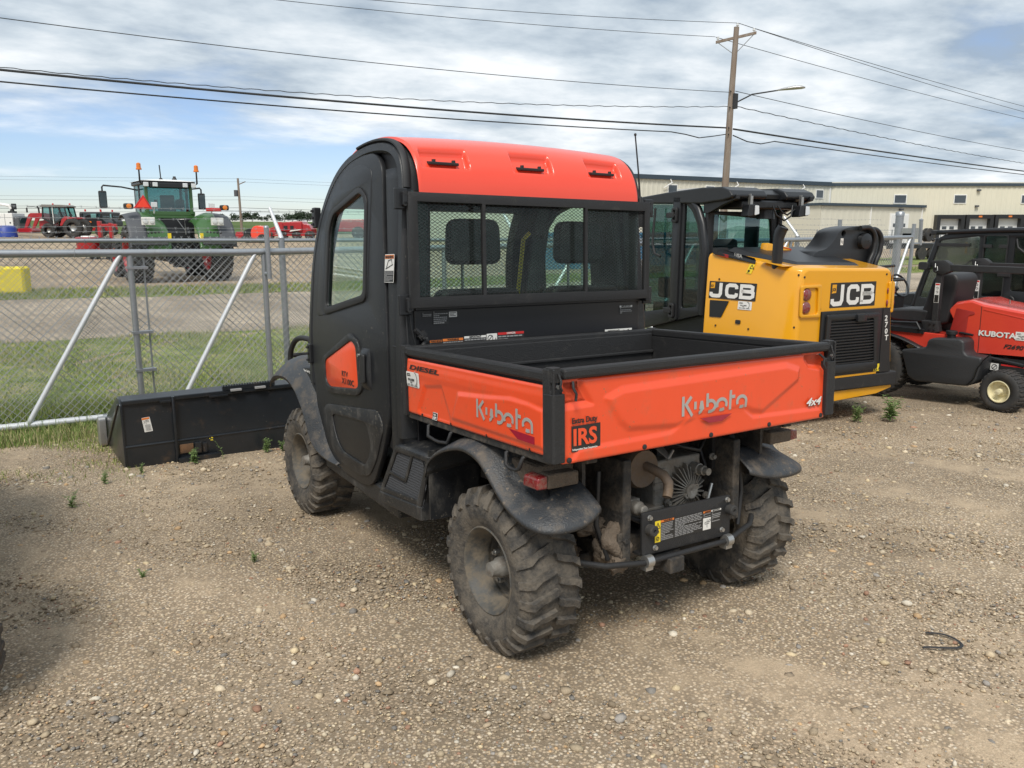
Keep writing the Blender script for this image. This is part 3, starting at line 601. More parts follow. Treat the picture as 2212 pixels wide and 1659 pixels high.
ep = empty('hook_post', (12.45,YG,0), 0, 'short capped galvanised tube clamped beside the end of the gate', 'gate post')
MB().tube([(0,0,1.33),(-.03,0,1.78)], .034, 12).build('tube','galv',ep,60); MB().lathe([(0,.038),(.02,.038),(.04,0)], (-.03,0,1.78), 'z', 12).build('cap','galv',ep,60)
MB().tube([(-.26,0,1.36),(0,0,1.36)], .022, 10).build('clamp_arm','galv',ep,60)
# second fence on the far side of the road, seen over the loader
ff = empty('yard_fence', (0,0,0), 0, 'distant thin wire fence along the warehouse yard', 'fence')
for i, x in enumerate(np.arange(38,84,2.6)): MB().tube([(x,38,gz(x,38)),(x,38,gz(x,38)+2.1)], .05, 6).build('post','galv',ff,0)
for z in (2.05,1.7,1.3): MB().tube([(38,38,z-.42),(84,38,z-.42)], .02, 4).build('wire','wire',ff,0)
# ------------------------------------------------------------------ utility poles and cables
pole = empty('utility_pole', (29.02,25.70,gz(29,25.7)), 0, 'weathered wooden utility pole with crossarm and street lamp beside the road', 'utility pole')
top = 11.60
mb = MB().tube([(0,0,0),(.02,0,4),(.06,-.05,8),(.12,-.12,top)], [.19,.175,.15,.125], 18); mb.build('pole','wood',pole,60)
d = Vector((1.2,-1.35,.32)).normalized(); c = Vector((.10,-.13,11.12))
a, b = c-d*.95, c+d*.95
mb = MB(); 
s = Vector((0,0,.06)); t = d.cross(Vector((0,0,1))).normalized()*.05
mb.add([a+s+t,a+s-t,a-s-t,a-s+t,b+s+t,b+s-t,b-s-t,b-s+t],[(0,1,2,3),(7,6,5,4),(0,4,5,1),(1,5,6,2),(2,6,7,3),(3,7,4,0)]); mb.build('crossarm','wood',pole,0)
for p in (a+d*.12, b-d*.12): MB().tube([p-Vector((0,0,.05)), (.08,-.1,10.35)], .02, 6).build('crossarm_brace','galv',pole,0)
for p in (a+d*.1+Vector((0,0,.06)), b-d*.12+Vector((0,0,.06)), Vector((.16,-.14,top))):
    MB().lathe([(0,.02),(.05,.02),(.06,.07),(.10,.075),(.13,.045),(.16,.06),(.19,.03),(.2,0)], p, 'z', 12).build('insulator','lamp',pole,50)
lamp = [(.10,-.10,8.05),(.75,-.75,8.5),(1.45,-1.7,8.62)]
MB().tube(lamp, .035, 8).build('lamp_arm','cable',pole,60)
mb = MB(); mb.tube([(1.40,-1.62,8.62),(1.6,-1.9,8.66),(1.9,-2.3,8.70),(2.1,-2.55,8.70),(2.2,-2.68,8.68)],[.04,.10,.15,.13,.05],12, flat=(.62,1)).build('lamp_head','steel',pole,60)
MB().box(.02,.26,-.32,-.12,7.85,8.55).build('lamp_bracket','cable',pole,0)
for z in (6.95,6.65,7.9,8.65): MB().tube([(-.18,-.2,z),(.3,.1,z)], .03, 6).build('cable_clamp','cable',pole,0)
P0 = Vector((29.02,25.70,0))
def cable(label, A, B, ext, r, sag, name='overhead_cable', cat='cable', wig=0., bow=None):
    A, B = Vector(A), Vector(B); B2 = A+(B-A)*ext; pts = []
    n = 48 if not wig else 160
    for i in range(n+1):
        t = i/n; p = A.lerp(B2, t); p.z -= sag*4*t*(1-t)*1.0
        if wig: p.z += wig*math.sin(i*1.9)
        if bow:
            for (t0,t1,dp) in bow:
                if t0 < t < t1: p.z -= dp*math.sin((t-t0)/(t1-t0)*math.pi)
        pts.append(p)
    o = MB().tube(pts, r, 6).build(name, 'cable', None, 60, fix=False); return tag(o, label, cat, 'cables strung from the roadside pole')
cable('thin cable leaving the near crossarm end of the pole to the upper left', (28.50,26.32,10.80), (13.1,29.3,10.85), 2.6, .012, .5)
cable('thin cable leaving the pole top to the upper left', (29.16,25.56,11.36), (17.6,28.3,11.3), 3.2, .012, .5)
cable('thin long cable second from the top of the pole, running left', (29.0,25.65,8.2), (-1,27.8,8.35), 1.4, .014, .5)
cable('twisted service cable running left just under the street lamp arm', (29,25.75,7.55), (-1,30.8,7.6), 1.4, .016, .75, wig=.018)
cable('thick black cable running left, upper of the lowest pair', (29,25.75,6.55), (-1.2,27.4,6.65), 1.4, .040, .35)
cable('telephone cable running left, lowest on the roadside pole', (29,25.75,6.25), (-1.2,27.7,6.35), 1.4, .026, .35, bow=[(.01,.07,.22)])
cable('thin upper cable of the top pair running right from the pole', (29.62,25.02,11.10), (64.5,28.7,11.0), 1.6, .014, .2)
cable('thin lower cable of the top pair running right from the pole', (29.18,25.54,11.36), (65.2,28.9,10.75), 1.6, .014, .3)
cable('thin cable running right from the crossarm of the pole', (28.52,26.30,10.78), (65.4,29,10.3), 1.6, .014, .3)
cable('thin cable running right above the street lamp arm of the pole', (29.2,25.5,8.25), (69.2,30.5,8.2), 1.5, .016, .3)
cable('service cable running right just below the street lamp bracket', (29.3,25.5,7.55), (72.6,31.9,7.5), 1.5, .020, .3, wig=.02)
cable('thick black cable running right, upper of the lowest pair', (29.3,25.6,6.5), (68,29.7,6.4), 1.5, .045, .15)
cable('telephone cable running right, lowest on the roadside pole', (29.3,25.6,6.2), (67.3,29.4,6.1), 1.5, .028, .15, bow=[(.005,.06,.25)])
# distant pole behind the green tractor
def polar(px, dist):   # world point on the ground at a heading given in degrees
    h = R(px); x, y = CAM.x+dist*math.sin(h), CAM.y+dist*math.cos(h); return x, y
x, y = polar(14.9, 100); zb = gz(x,y)
fp = empty('utility_pole', (x,y,zb), 0, 'distant utility pole with small transformer behind the green tractor', 'utility pole')
MB().tube([(0,0,-.5),(-.1,0,6.35)], [.17,.12], 10).build('pole','wood',fp,60)
MB().tube([(-.15,0,5.6),(.75,0,6.0)], .06, 6).build('crossarm','wood',fp,0)
MB().lathe([(0,.0),(0,.22),(.7,.22),(.72,0)], (-.42,0,4.3), 'z', 12).build('transformer','fgrey',fp,60)
for i, (z, zz_, r, lb) in enumerate(((6.3,.0,.012,'topmost'),(5.95,-.05,.012,'second from the top'),(4.3,.0,.012,'third'),(3.9,.05,.016,'fourth'),(3.0,.0,.03,'fifth, thick,'),(2.6,0,.02,'lowest'))):
    pts = []
    for k in range(-40,60):
        xx = x+k*1.6; yy = y-k*.35; t = k/40; pts.append((xx,yy,zb+z-.55*(abs(t)*(1.6-abs(t)))*1.2-.010*max(0,k)))
    tag(MB().tube(pts, r, 4).build('overhead_cable','cable',None,0,fix=False), 'faint distant cable through the far pole, %s of its cables' % lb, 'cable', 'cables on the distant pole')
# ------------------------------------------------------------------ warehouse
def corr(name, col):
    m = bpy.data.materials.new(name); m.use_nodes = True; t = m.node_tree; b = t.nodes['Principled BSDF']; lk = t.links.new
    b.inputs['Roughness'].default_value = .55
    tc = t.nodes.new('ShaderNodeTexCoord'); n = t.nodes.new('ShaderNodeTexNoise'); n.inputs['Scale'].default_value = .6; n.inputs['Detail'].default_value = 6; lk(tc.outputs['Object'], n.inputs['Vector'])
    r = t.nodes.new('ShaderNodeMix'); r.data_type = 'RGBA'; r.inputs[6].default_value = (*[c*.93 for c in col],1); r.inputs[7].default_value = (*[c*1.05 for c in col],1); lk(n.outputs[0], r.inputs[0]); lk(r.outputs[2], b.inputs['Base Color'])
    return m
WALL = corr('cream_cladding', (.66,.63,.51)); ROOF = corr('dark_roof_trim', (.035,.055,.075)); WALL2 = corr('pale_cladding', (.60,.585,.50))
hA, hB = R(123.4), R(95.)
dA = Vector((math.sin(hA),math.cos(hA),0)); dB = Vector((math.sin(hB),math.cos(hB),0)); C0 = Vector((80.83,56.14,0)); nA = Vector((-dA.y,dA.x,0)); nB = Vector((-dB.y,dB.x,0))
bl = empty('warehouse', (C0.x,C0.y,0), 0, 'long cream metal clad warehouse with dark roof edge and white loading doors', 'warehouse')
def wl(base, d, n, name, m, u0,u1,z0,z1,w0,w1, parent=bl):
    """block along direction d, w positive towards the viewer (-n)"""
    o = base-C0; mb = MB(); vs = []
    for z in (z0,z1):
        for w_ in (w0,w1):
            for u in (u0,u1): p = o+d*u-n*w_; vs.append((p.x,p.y,z))
    mb.add(vs, [(0,1,3,2),(4,6,7,5),(0,4,5,1),(2,3,7,6),(0,2,6,4),(1,5,7,3)]); return mb.build(name, m, parent, 0)
def cladding(base, d, n, name, m, u0,u1,z0,z1, parent=bl, pitch=.6, amp=.035):
    o = base-C0; mb = MB(); k = int((u1-u0)/pitch); vs = []; prof = []
    for i in range(k):
        u = u0+i*pitch
        prof += [(u,0),(u+pitch*.5,0),(u+pitch*.6,amp),(u+pitch*.9,amp)]
    prof.append((u1,0))
    for u, w_ in prof:
        p = o+d*u-n*w_; vs += [(p.x,p.y,z0),(p.x,p.y,z1)]
    mb.add(vs, [(2*i,2*i+2,2*i+3,2*i+1) for i in range(len(prof)-1)]); return mb.build(name, m, parent, 0)
bz = -.42
wl(C0,dA,nA,'wall',WALL, 0,60,.5,6.75,-14,-.02); cladding(C0,dA,nA,'cladding',WALL,0,60,.5,6.72)
wl(C0,dA,nA,'foundation','concrete',0,60,bz-.4,.52,-14,.06)
wl(C0,dA,nA,'roof_edge',ROOF,-.2,60,6.68,7.0,-14.2,.22); wl(C0,dA,nA,'roof',WALL2,-.2,60,7.0,7.12,-14.2,.1)
wl(C0,dB,nB,'wall',WALL2,-47,0.6,bz,6.75,-12,-.02); cladding(C0,dB,nB,'cladding',WALL2,-47,0,bz,6.72)
wl(C0,dB,nB,'roof_edge',ROOF,-47.2,.3,6.66,6.98,-12,.25); wl(C0,dB,nB,'roof',ROOF,-47.2,.3,6.98,7.1,-12.2,.05)
# low annex in front of the left wing
An = C0-nB*5.2
wl(An,dB,nB,'annex_wall',WALL2,-7.6,9.3,bz,4.22,-5.1,-.03); cladding(An,dB,nB,'annex_cladding',WALL2,-7.6,9.3,bz,4.2,pitch=.9,amp=.02); wl(An,dB,nB,'annex_roof',ROOF,-7.8,9.6,4.22,4.5,-5.3,.3)
def window(base, d, n, u0,u1,z0,z1):
    f = wl(base,d,n,'window','white',u0,u1,z0,z1,-.05,.10); o = wl(base,d,n,'pane',DARKW,u0+.09,u1-.09,z0+.09,z1-.09,.1,.115,parent=f); return f
DARKW = mat('window_dark', (.04,.05,.06), .08, spec=1.)
A0 = 11.4
for u in (7.25,14.2,22,30): window(C0,dA,nA,u,u+1.48,4.68,5.72)
for u in (-2.7,-7.95,-13.6,-19.2,-24.2): window(C0,dB,nB,u,u+1.25,5.22,6.22)
DOORM = mat('dock_door_white', (.68,.70,.70), .5)
def dock(u0,u1,z1, yel=False):
    dk = wl(C0,dA,nA,'dock_shelter','jblack',u0,u1,z1-.45,z1,.0,.75)
    wl(C0,dA,nA,'shelter_side','jblack',u0,u0+.42,.5,z1-.45,.0,.75,parent=dk); wl(C0,dA,nA,'shelter_side','jblack',u1-.42,u1,.5,z1-.45,.0,.75,parent=dk)
    wl(C0,dA,nA,'dock_door',DOORM,u0+.42,u1-.42,.5,z1-.45,.05,.12,parent=dk)
    for a in (.30,.57): wl(C0,dA,nA,'door_window',DARKW,u0+(u1-u0)*a,u0+(u1-u0)*(a+.16),1.75,2.1,.12,.14,parent=dk)
    for z in (1.1,1.65,2.25): wl(C0,dA,nA,'door_seam','fgrey',u0+.42,u1-.42,z-.012,z+.012,.12,.126,parent=dk)
    if yel: wl(C0,dA,nA,'sign','lorange',(u0+u1)/2-.2,(u0+u1)/2+.2,z1-.3,z1-.12,.75,.77,parent=dk)
dock(A0+.77,A0+4.0,3.4); dock(A0+4.15,A0+7.35,3.42,True); dock(A0+7.5,A0+10.9,3.44,True); dock(A0+11.1,A0+14.4,3.44)
wl(An,dB,nB,'annex_door_frame','white',3.6,6.9,bz,3.52,0,.08); ad = wl(An,dB,nB,'annex_door',DOORM,3.8,6.7,bz,3.35,.08,.14)
for u in (4.1,4.9,5.7): wl(An,dB,nB,'door_window',DARKW,u,u+.55,2.0,2.4,.14,.16)
for (b_,d_,n_,u,z0,z1) in ((C0,dB,nB,-.45,4.3,6.4),(An,dB,nB,0.2,2.3,4.2),(An,dB,nB,9.1,0,4.2)): wl(b_,d_,n_,'downpipe','white',u,u+.13,z0,z1,.0,.14)
for u, z in ((A0+5.4,6.1),(A0+5.35,4.3)): wl(C0,dA,nA,'wall_lamp','fgrey',u,u+.35,z,z+.2,0,.35)
wl(An,dB,nB,'wall_lamp','fgrey',5.1,5.5,3.85,4.05,0,.35)
for (u, z) in ((-5,6.3),(-15,6.3),(-24,6.3)): MB().tube([tuple(C0-C0+dB*u-nB*.2+Vector((0,0,6.7))),tuple(dB*u-nB*.5+Vector((0,0,6.35))),tuple(dB*(u-.8)-nB*.15+Vector((0,0,5.8)))],.06,6).build('downpipe','white',bl,60)
# yellow bollard by the dock, pallets and a blue container behind the fence
def bollard(x,y,lab):
    b = empty('bollard',(x,y,gz(x,y)),0,lab,'bollard','yellow bollards before the warehouse'); MB().tube([(0,0,0),(0,0,.95)],.09,12).build('post','yellow',b,60); MB().lathe([(0,.09),(.05,.05),(.06,0)],(0,0,.95),'z',12).build('cap','yellow',b,60)
bollard(63.5,34.2,'yellow steel bollard showing just right of the end of the gate'); bollard(71.5,35.4,'yellow steel bollard left of the first loading door')
bc = empty('shipping_container', (27.5,31,gz(27,31)), R(4), 'blue corrugated container seen through the loader cab', 'container')
mb = MB(); prof = []
for i in range(52):
    u = -6+i*.23; prof += [(u,0),(u+.09,0),(u+.115,-.05),(u+.205,-.05)]
vs = []
for u, w_ in prof: vs += [(u,w_,.15),(u,w_,1.75)]
mb.add(vs,[(2*i,2*i+2,2*i+3,2*i+1) for i in range(len(prof)-1)]); mb.box(-6,6,.02,2.4,.0,1.85)
BLUE = mat('container_blue', (.03,.16,.30), .5, var=.1)
mb.build('wall',BLUE,bc,0); MB().box(-6.05,6.05,-.08,2.45,1.75,1.9).build('roof_rail',BLUE,bc,0); MB().box(-6.05,6.05,-.08,2.45,0,.15).build('base_rail',BLUE,bc,0)
for i, (x, y, nn, lb) in enumerate(((21.6,24.5,5,'stack of wooden pallets seen through the loader cab'),(23.3,24.9,3,'lower stack of wooden pallets beside the taller one'))):
    pl = empty('pallet_stack',(x,y,gz(x,y)),.2,lb,'pallets'); 
    for k in range(nn):
        mb = MB(); z = k*.15
        for j in range(6): mb.box(-.6,.6,-.5+j*.18,-.38+j*.18,z+.11,z+.13)
        for j in (-.55,0,.5): mb.box(j,j+.08,-.5,.52,z,z+.11)
        mb.build('pallet','wood',pl,0)
tr = empty('flatbed_trailer',(52,29.5,gz(52,29.5)),R(-8),'black flatbed trailer parked behind the fence left of the gate post','trailer')
MB().box(-3,4.5,-.9,.9,1.0,1.15).box(-3,4.5,-.88,-.8,.8,1.0).build('deck','jblack',tr,0); MB().box(-3,-2.85,-.9,.9,1.15,1.6).build('headboard','jblack',tr,0)
for x in (.5,1.6,2.7): MB().lathe([(-.12,0),(-.12,.45),(.12,.45),(.12,0)],(x,-.8,.45),'y',18).build('wheel','rubber_far',tr,50)
tb = empty('rubbish_bin',(43,33,gz(43,33)),0,'small yellow topped bin in front of the annex wall','bin'); MB().box(-.6,.6,-.5,.5,0,1.3).build('body','yellow',tb,0,bevel=.05); MB().box(-.65,.65,-.55,.55,1.3,1.4).build('lid','jblack',tb,0)
# ------------------------------------------------------------------ trees on the skyline
def tree(head, dist, wid, hgt, label, seed, zoff=0.):
    rng = random.Random(seed); x, y = polar(head, dist); z = gz(x,y)+zoff
    t = empty('tree',(x,y,z),0,label,'tree','trees on the skyline'); MB().tube([(0,0,-1),(0,0,hgt*.4)],[hgt*.05,hgt*.03],6).build('trunk','wood',t,60)
    mb = MB(); nl = int(900)
    lobes = [(rng.uniform(-.5,.5)*wid, rng.uniform(-.2,.2)*wid, rng.uniform(.3,.8)*hgt, rng.uniform(.22,.38)) for _ in range(9)]
    for i in range(nl):
        lx, ly, lz, lr = rng.choice(lobes); v = Vector((rng.gauss(0,1),rng.gauss(0,1),rng.gauss(0,1))).normalized()*lr*rng.uniform(.5,1.05)
        c = Vector((lx+v.x*wid*.7, ly+v.y*wid*.7, max(.2,lz+v.z*hgt*.75))); s = hgt*rng.uniform(.03,.07)
        a = Vector((rng.uniform(-1,1),rng.uniform(-1,1),rng.uniform(-1,1))).normalized()*s; b = a.cross(Vector((rng.uniform(-1,1),rng.uniform(-1,1),rng.uniform(-1,1)))).normalized()*s
        mb.add([c+a,c+b,c-a,c-b],[(0,1,2,3)])
    mb.build('crown',CROWN,t,0,fix=False)
CROWN = mat('distant_foliage', (.04,.062,.035), .9, var=.25, dscale=.4)
for i, (h, w_, hg, lb) in enumerate(((14.0,7,3.6,'small rounded tree on the skyline left of the distant pole'),(15.0,8,4.6,'dark bushy tree on the skyline just behind the distant pole'),(15.6,7,4.2,'dark bushy tree on the skyline just right of the distant pole'),(16.4,3,2.6,'small lone bush on the skyline right of the distant pole'),
    (17.2,9,3.2,'low tree at the left end of the skyline wood'),(17.7,9,3.6,'second tree from the left of the skyline wood'),(18.2,9,4.4,'third tree of the skyline wood, higher crown'),(18.7,10,5.0,'tallest tree in the skyline wood'),(19.2,9,4.8,'broad tree right of the tallest in the skyline wood'),(19.7,8,3.6,'low tree before the cab in the skyline wood'),(20.3,7,3.4,'tree at the right end of the skyline wood'))):
    tree(h, 260, w_*.62, hg*.72, lb, 40+i)
# ------------------------------------------------------------------ orange utility vehicle
U = empty('utility_vehicle', (0,0,0), 0, 'orange and black diesel utility vehicle with enclosed cab and orange cargo bed', 'utility vehicle')
U.rotation_euler = (-.04482, .01289, 0)
WB = 2.135; HW = .737
def xs(z): return .725-.065*max(0,z-1.1)/.9
def mside(sg=-1, k=0.): return lambda u,v,w: (sg*(xs(v)+w+k), u, v)     # u=y, v=z
def inpoly(p, poly):
    x, y = p; c = False; j = len(poly)-1
    for i in range(len(poly)):
        (xi,yi),(xj,yj) = poly[i],poly[j]
        if (yi > y) != (yj > y) and x < (xj-xi)*(y-yi)/(yj-yi)+xi: c = not c
        j = i
    return c
def pdist(p, poly):
    P = Vector(p); d = 9
    for i in range(len(poly)):
        a, b = Vector(poly[i-1]), Vector(poly[i]); ab = b-a; t = max(0,min(1,(P-a).dot(ab)/max(1e-9,ab.length_squared))); d = min(d,(P-a-ab*t).length)
    return d if inpoly(p,poly) else -d
def emboss(shapes):
    """height from a list of (polygon, height, width of the slope)"""
    def h(u, v):
        s = 0
        for poly, hh, wd in shapes: s += hh*sm(.5+pdist((u,v),poly)/wd)
        return s
    return h
def relief(name, x0,x1,z0,z1,nu,nv,hf,mp,m,parent,back=.012, edge=.006, mask=None):
    mb = MB(); 
    def P(a,b):
        u = x0+(x1-x0)*a; v = z0+(z1-z0)*b; e = min(u-x0,x1-u,v-z0,z1-v) if x1 > x0 else min(x0-u,u-x1,v-z0,z1-v)
        return mp(u, v, hf(u,v)-(edge-e if e < edge else 0)*.8)
    mb.grid(P, nu, nv); k = len(mb.v); per = [i*(nv+1) for i in range(nu+1)]+[nu*(nv+1)+j for j in range(1,nv+1)]+[i*(nv+1)+nv for i in range(nu-1,-1,-1)]+[j for j in range(nv-1,0,-1)]
    bk = []
    for i in per:
        iu, iv = divmod(i, nv+1); mb.v.append(mp(x0+(x1-x0)*iu/nu, z0+(z1-z0)*iv/nv, -back)); bk.append(len(mb.v)-1)
    for i in range(len(per)): j = (i+1)%len(per); mb.f.append((per[i],per[j],bk[j],bk[i]))
    mb.f.append(tuple(bk)); return mb.build(name, m, parent, 50)
# --- wheels
def rimmesh(w, c, sg, Rr, m='rim', dish=.075, hub='castmud', nb=4, bw=.10):
    """steel wheel: outer face on the side sg"""
    h = .105
    prof = [(h,Rr+.004),(h+.006,Rr-.004),(h,Rr-.012),(h-.03,Rr-.02),(h-.05,Rr-.035),(-h*.2,Rr-.042),(-h*.35,Rr-.06),(-.0,Rr*.50),(.012,Rr*.40),(.012,.0)]
    prof = [(a*sg,b) for a,b in prof]; mb = MB(); mb.lathe(prof, c, 'x', 48)
    mb.lathe([(-h*sg,Rr+.004),(-h*sg,Rr-.012),(h*.2*sg,Rr-.042)], c, 'x', 48)
    r = mb.build('rim', m, w, 40)
    MB().lathe([(.0,.0+.042),(.045*sg,.04),(.055*sg,.032),(.085*sg,.028),(.09*sg,.0)], (c[0]+.01*sg,c[1],c[2]), 'x', 20).build('hub_cap', hub, r, 40)
    mb = MB()
    for i in range(nb):
        a = 2*math.pi*i/nb+.5; y, z = c[1]+math.cos(a)*.075, c[2]+math.sin(a)*.075
        mb.cyl((c[0]+.008*sg,y,z),(c[0]+.03*sg,y,z),.013,n=6); mb.cyl((c[0]+.03*sg,y,z),(c[0]+.04*sg,y,z),.007,n=8)
    mb.build('wheel_nuts','steel',r,30)
    return r
RW = .318
for (y, lab) in ((0,'muddy rear wheel with knobby tyre'),(WB,'front wheel with knobby tyre')):
    for sg in (-1,1):
        w = MB(); cx = -.622 if sg < 0 else .575; c = (cx, y, RW-.004)
        wo = tyre('wheel', U, c, RW, .165, .255, 'rubber', lug=.017, nl=24, lw=.030)
        wo['label'] = lab; 
        rimmesh(wo, c, sg, .170)
# --- chassis and underside
MB().box(-.34,.34,-.20,2.45,.30,.40).box(-.42,-.34,.3,2.3,.33,.42).box(.34,.42,.3,2.3,.33,.42).build('chassis','frame',U,0,bevel=.01)
MB().box(-.60,.60,.72,1.95,.36,.52).build('floor_pan','frame',U,0,bevel=.02)
MB().tube([(-.55,0,.31),(-.2,0,.36),(.2,0,.36),(.55,0,.31)],.028,10).tube([(-.55,WB,.31),(.55,WB,.31)],.03,10).build('axle','frame',U,40)
for sg in (-1,1):
    MB().tube([(sg*.52,-.02,.30),(sg*.24,-.18,.33)],.022,8).tube([(sg*.52,.05,.29),(sg*.24,.22,.33)],.022,8).tube([(sg*.50,.0,.42),(sg*.22,-.08,.46)],.016,8).tube([(sg*.50,.02,.42),(sg*.22,.12,.46)],.016,8).build('suspension_arm','frame',U,40)
    sp = [(sg*(.42-.12*t)+.045*math.cos(t*40), .0+.045*math.sin(t*40), .36+.36*t) for t in [i/80 for i in range(81)]]
    MB().tube(sp,.008,6).tube([(sg*.42,0,.34),(sg*.30,0,.74)],.022,8).build('coil_spring','frame',U,40)
    MB().tube([(sg*.50,WB,.35),(sg*.42,WB,.75)],.03,8).build('strut','frame',U,40)
MB().box(-.31,-.27,-.30,.30,.32,.74).build('rear_frame','frame',U,0,bevel=.006); MB().box(.29,.33,-.30,.30,.40,.74).build('rear_frame','frame',U,0,bevel=.006)
mb = MB(); rng = random.Random(3)
from mathutils import noise as mn
def mudlump(c, r, seed, sq=(1,1,1)):
    m_ = MB(); rg_ = random.Random(seed); ph_ = [rg_.uniform(0,6) for _ in range(6)]
    def P(a,b):
        th, ph = a*2*math.pi, b*math.pi; q_ = Vector((math.sin(ph)*math.cos(th),math.sin(ph)*math.sin(th),math.cos(ph)))*1.6+Vector((seed*3.1,0,0)); n_ = .95+.45*mn.fractal(q_,1.,2.1,5)
        return (c[0]+r*sq[0]*n_*math.sin(ph)*math.cos(th), c[1]+r*sq[1]*n_*math.sin(ph)*math.sin(th), c[2]+r*sq[2]*n_*math.cos(ph))
    m_.grid(P, 44, 26); return m_
for i, (c, r, sq) in enumerate((((-.31,-.24,.40),.085,(.9,.7,1.1)),((-.36,-.15,.47),.07,(1.2,.8,.6)),((-.44,-.10,.36),.055,(1.4,.8,.8)),((-.31,-.28,.34),.05,(.9,.5,.8)),((-.29,-.27,.58),.03,(.6,.5,3)),((.335,-.27,.60),.018,(.5,.5,4)),((-.47,-.05,.30),.05,(1.3,.9,.5)))):
    mudlump(c, r, i, sq).build('mud_clump','mud',U,60)
# rear crossplate
mp = mXZ(-.312)
pl = plate('rear_plate', rnd([(-.235,.362),(.250,.352),(.248,.522),(-.236,.532)],.012), [], .012, mp, 'powder', U, .002)
MB().box(-.235,.25,-.31,-.27,.36,.368).build('plate_flange','powder',pl,0)
for x, z in ((-.200,.508),(.228,.505),(-.170,.384),(.200,.383)): MB().cyl((x,-.32,z),(x,-.335,z),.0085,n=6).cyl((x,-.318,z),(x,-.326,z),.011,n=16).build('bolt','steel',pl,30)
for x in (-.200,.240): MB().lathe([(0,.022),(-.028,.022),(-.032,.018),(-.032,.008),(-.024,.007),(-.024,0)], (x,-.324,.462), 'y', 24).build('rubber_bumper','rubber_far',pl,40)
rg_ = random.Random(8)
dm = sub(mp,0,0,.0125)
dec = plate('warning_decal', rnd([(-.172,.403),(.194,.396),(.196,.478),(-.172,.488)],.003), [], .0006, dm, 'lblack', pl)
plate('decal_yellow', [(-.172,.403),(-.143,.4025),(-.143,.4875),(-.172,.488)], [], .0006, sub(dm,0,0,.0008), 'lyellow', dec)
strokes('warning_triangle', [[(-.169,.458),(-.146,.458),(-.1575,.480),(-.169,.458)]], .0022, dm, 'lblack', dec, w0=.0018)
strokes('decal_symbol', [[(-.163,.463),(-.152,.470)],[(-.165,.440),(-.152,.440),(-.152,.447),(-.165,.447),(-.165,.440)],arc(-.1575,.417,.007,0,360,14),[(-.1625,.412),(-.1525,.422)]], .0018, dm, 'lblack', dec, w0=.0018)
plate('decal_heading', [(-.142,.4785),(-.072,.4775),(-.072,.4855),(-.142,.487)], [], .0006, sub(dm,0,0,.0008), 'lorange', dec)
text('decal_text','WARNING',.0095, sub(dm,-.128,.4795,.0016), 'lblack', dec, bold=.01)
plate('decal_heading', [(.090,.4715),(.134,.4705),(.134,.478),(.090,.479)], [], .0006, sub(dm,0,0,.0008), 'lorange', dec)
text('decal_text','WARNING',.0075, sub(dm,.098,.4725,.0016), 'lblack', dec, bold=.01)
plate('decal_heading', [(.136,.470),(.193,.469),(.193,.476),(.136,.477)], [], .0006, sub(dm,0,0,.0008), 'label', dec)
text('decal_text','IMPORTANT',.0075, sub(dm,.142,.4715,.0016), 'lblack', dec, bold=.01)
plate('decal_diagram', [(.090,.401),(.134,.400),(.134,.449),(.090,.450)], [], .0006, sub(dm,0,0,.0008), 'label', dec)
strokes('decal_symbol', [[(.100,.425),(.122,.425),(.122,.433),(.100,.433),(.100,.425)],[(.112,.410),(.112,.444)],arc(.126,.437,.005,0,360,10)], .0012, dm, 'lblack', dec, w0=.0018)
lines_mb(fineprint(-.140,-.075,.405,.475,11,rg_)+fineprint(-.066,.084,.405,.480,12,rg_)+fineprint(.092,.132,.453,.469,3,rg_)+fineprint(.140,.190,.425,.467,6,rg_), dm, .001).build('fine_print','grey',dec,0,fix=False)
MB().tube([(-.56,-.24,.395),(-.42,-.325,.365),(-.235,-.335,.340),(.226,-.335,.334),(.40,-.30,.36),(.52,-.22,.4)],.0115,12).build('stabiliser_bar','powder',U,60)
for x, z in ((-.215,.343),(.225,.337)): MB().lathe([(-.016,.0),(-.016,.024),(.016,.024),(.016,0)], (x,-.335,z), 'x', 20).box(x-.018,x+.018,-.345,-.31,z-.035,z-.02).build('bar_clamp','steel',U,40)
MB().box(-.19,-.02,-.31,-.28,.30,.345).box(-.12,-.045,-.36,-.20,.275,.335).build('hitch_receiver','frame',U,0,bevel=.004)
# engine, silencer and gearbox behind the plate
MB().lathe([(0,0),(0,.055),(-.006,.074),(.02,.083),(.26,.083),(.27,.06),(.27,0)], (-.13,-.21,.665), 'y', 36).build('silencer','exhaust',U,40)
MB().tube([(-.115,-.20,.675),(-.110,-.245,.668),(-.090,-.285,.648),(-.080,-.300,.620),(-.085,-.305,.590),(-.098,-.312,.568)],[.018,.0185,.019,.019,.019,.019],16,caps=False).build('tailpipe','exhaust',U,60)
g = MB().box(-.06,.20,-.20,.1,.46,.68).lathe([(0,.0),(0,.095),(.05,.11),(.20,.115),(.2,0)], (.10,-.20,.545), 'y', 32).build('gearbox','castmud',U,30,bevel=.008)
mb = MB()
for i in range(28):
    a = 2*math.pi*i/28; r0, r1 = .022, .098+.012*(i%2); ca, sa = math.cos(a), math.sin(a); t = .0022
    pts = [(r0,.0),(r1,.0),(r1*.96,-.022),(r0+.01,-.045),(r0,-.045)]
    v = [(.10+ca*r-sa*t, -.20+y, .545+sa*r+ca*t) for r,y in pts]+[(.10+ca*r+sa*t, -.20+y, .545+sa*r-ca*t) for r,y in pts]
    mb.add(v, [(0,1,2,3,4),(9,8,7,6,5)]+[(j,(j+1)%5,5+(j+1)%5,5+j) for j in range(5)])
mb.build('cooling_fins','castmud',g,0)
hb = MB().lathe([(-.044,.0),(-.056,.018),(-.056,.03),(-.04,.032),(-.03,.026)], (.10,-.20,.545), 'y', 24)
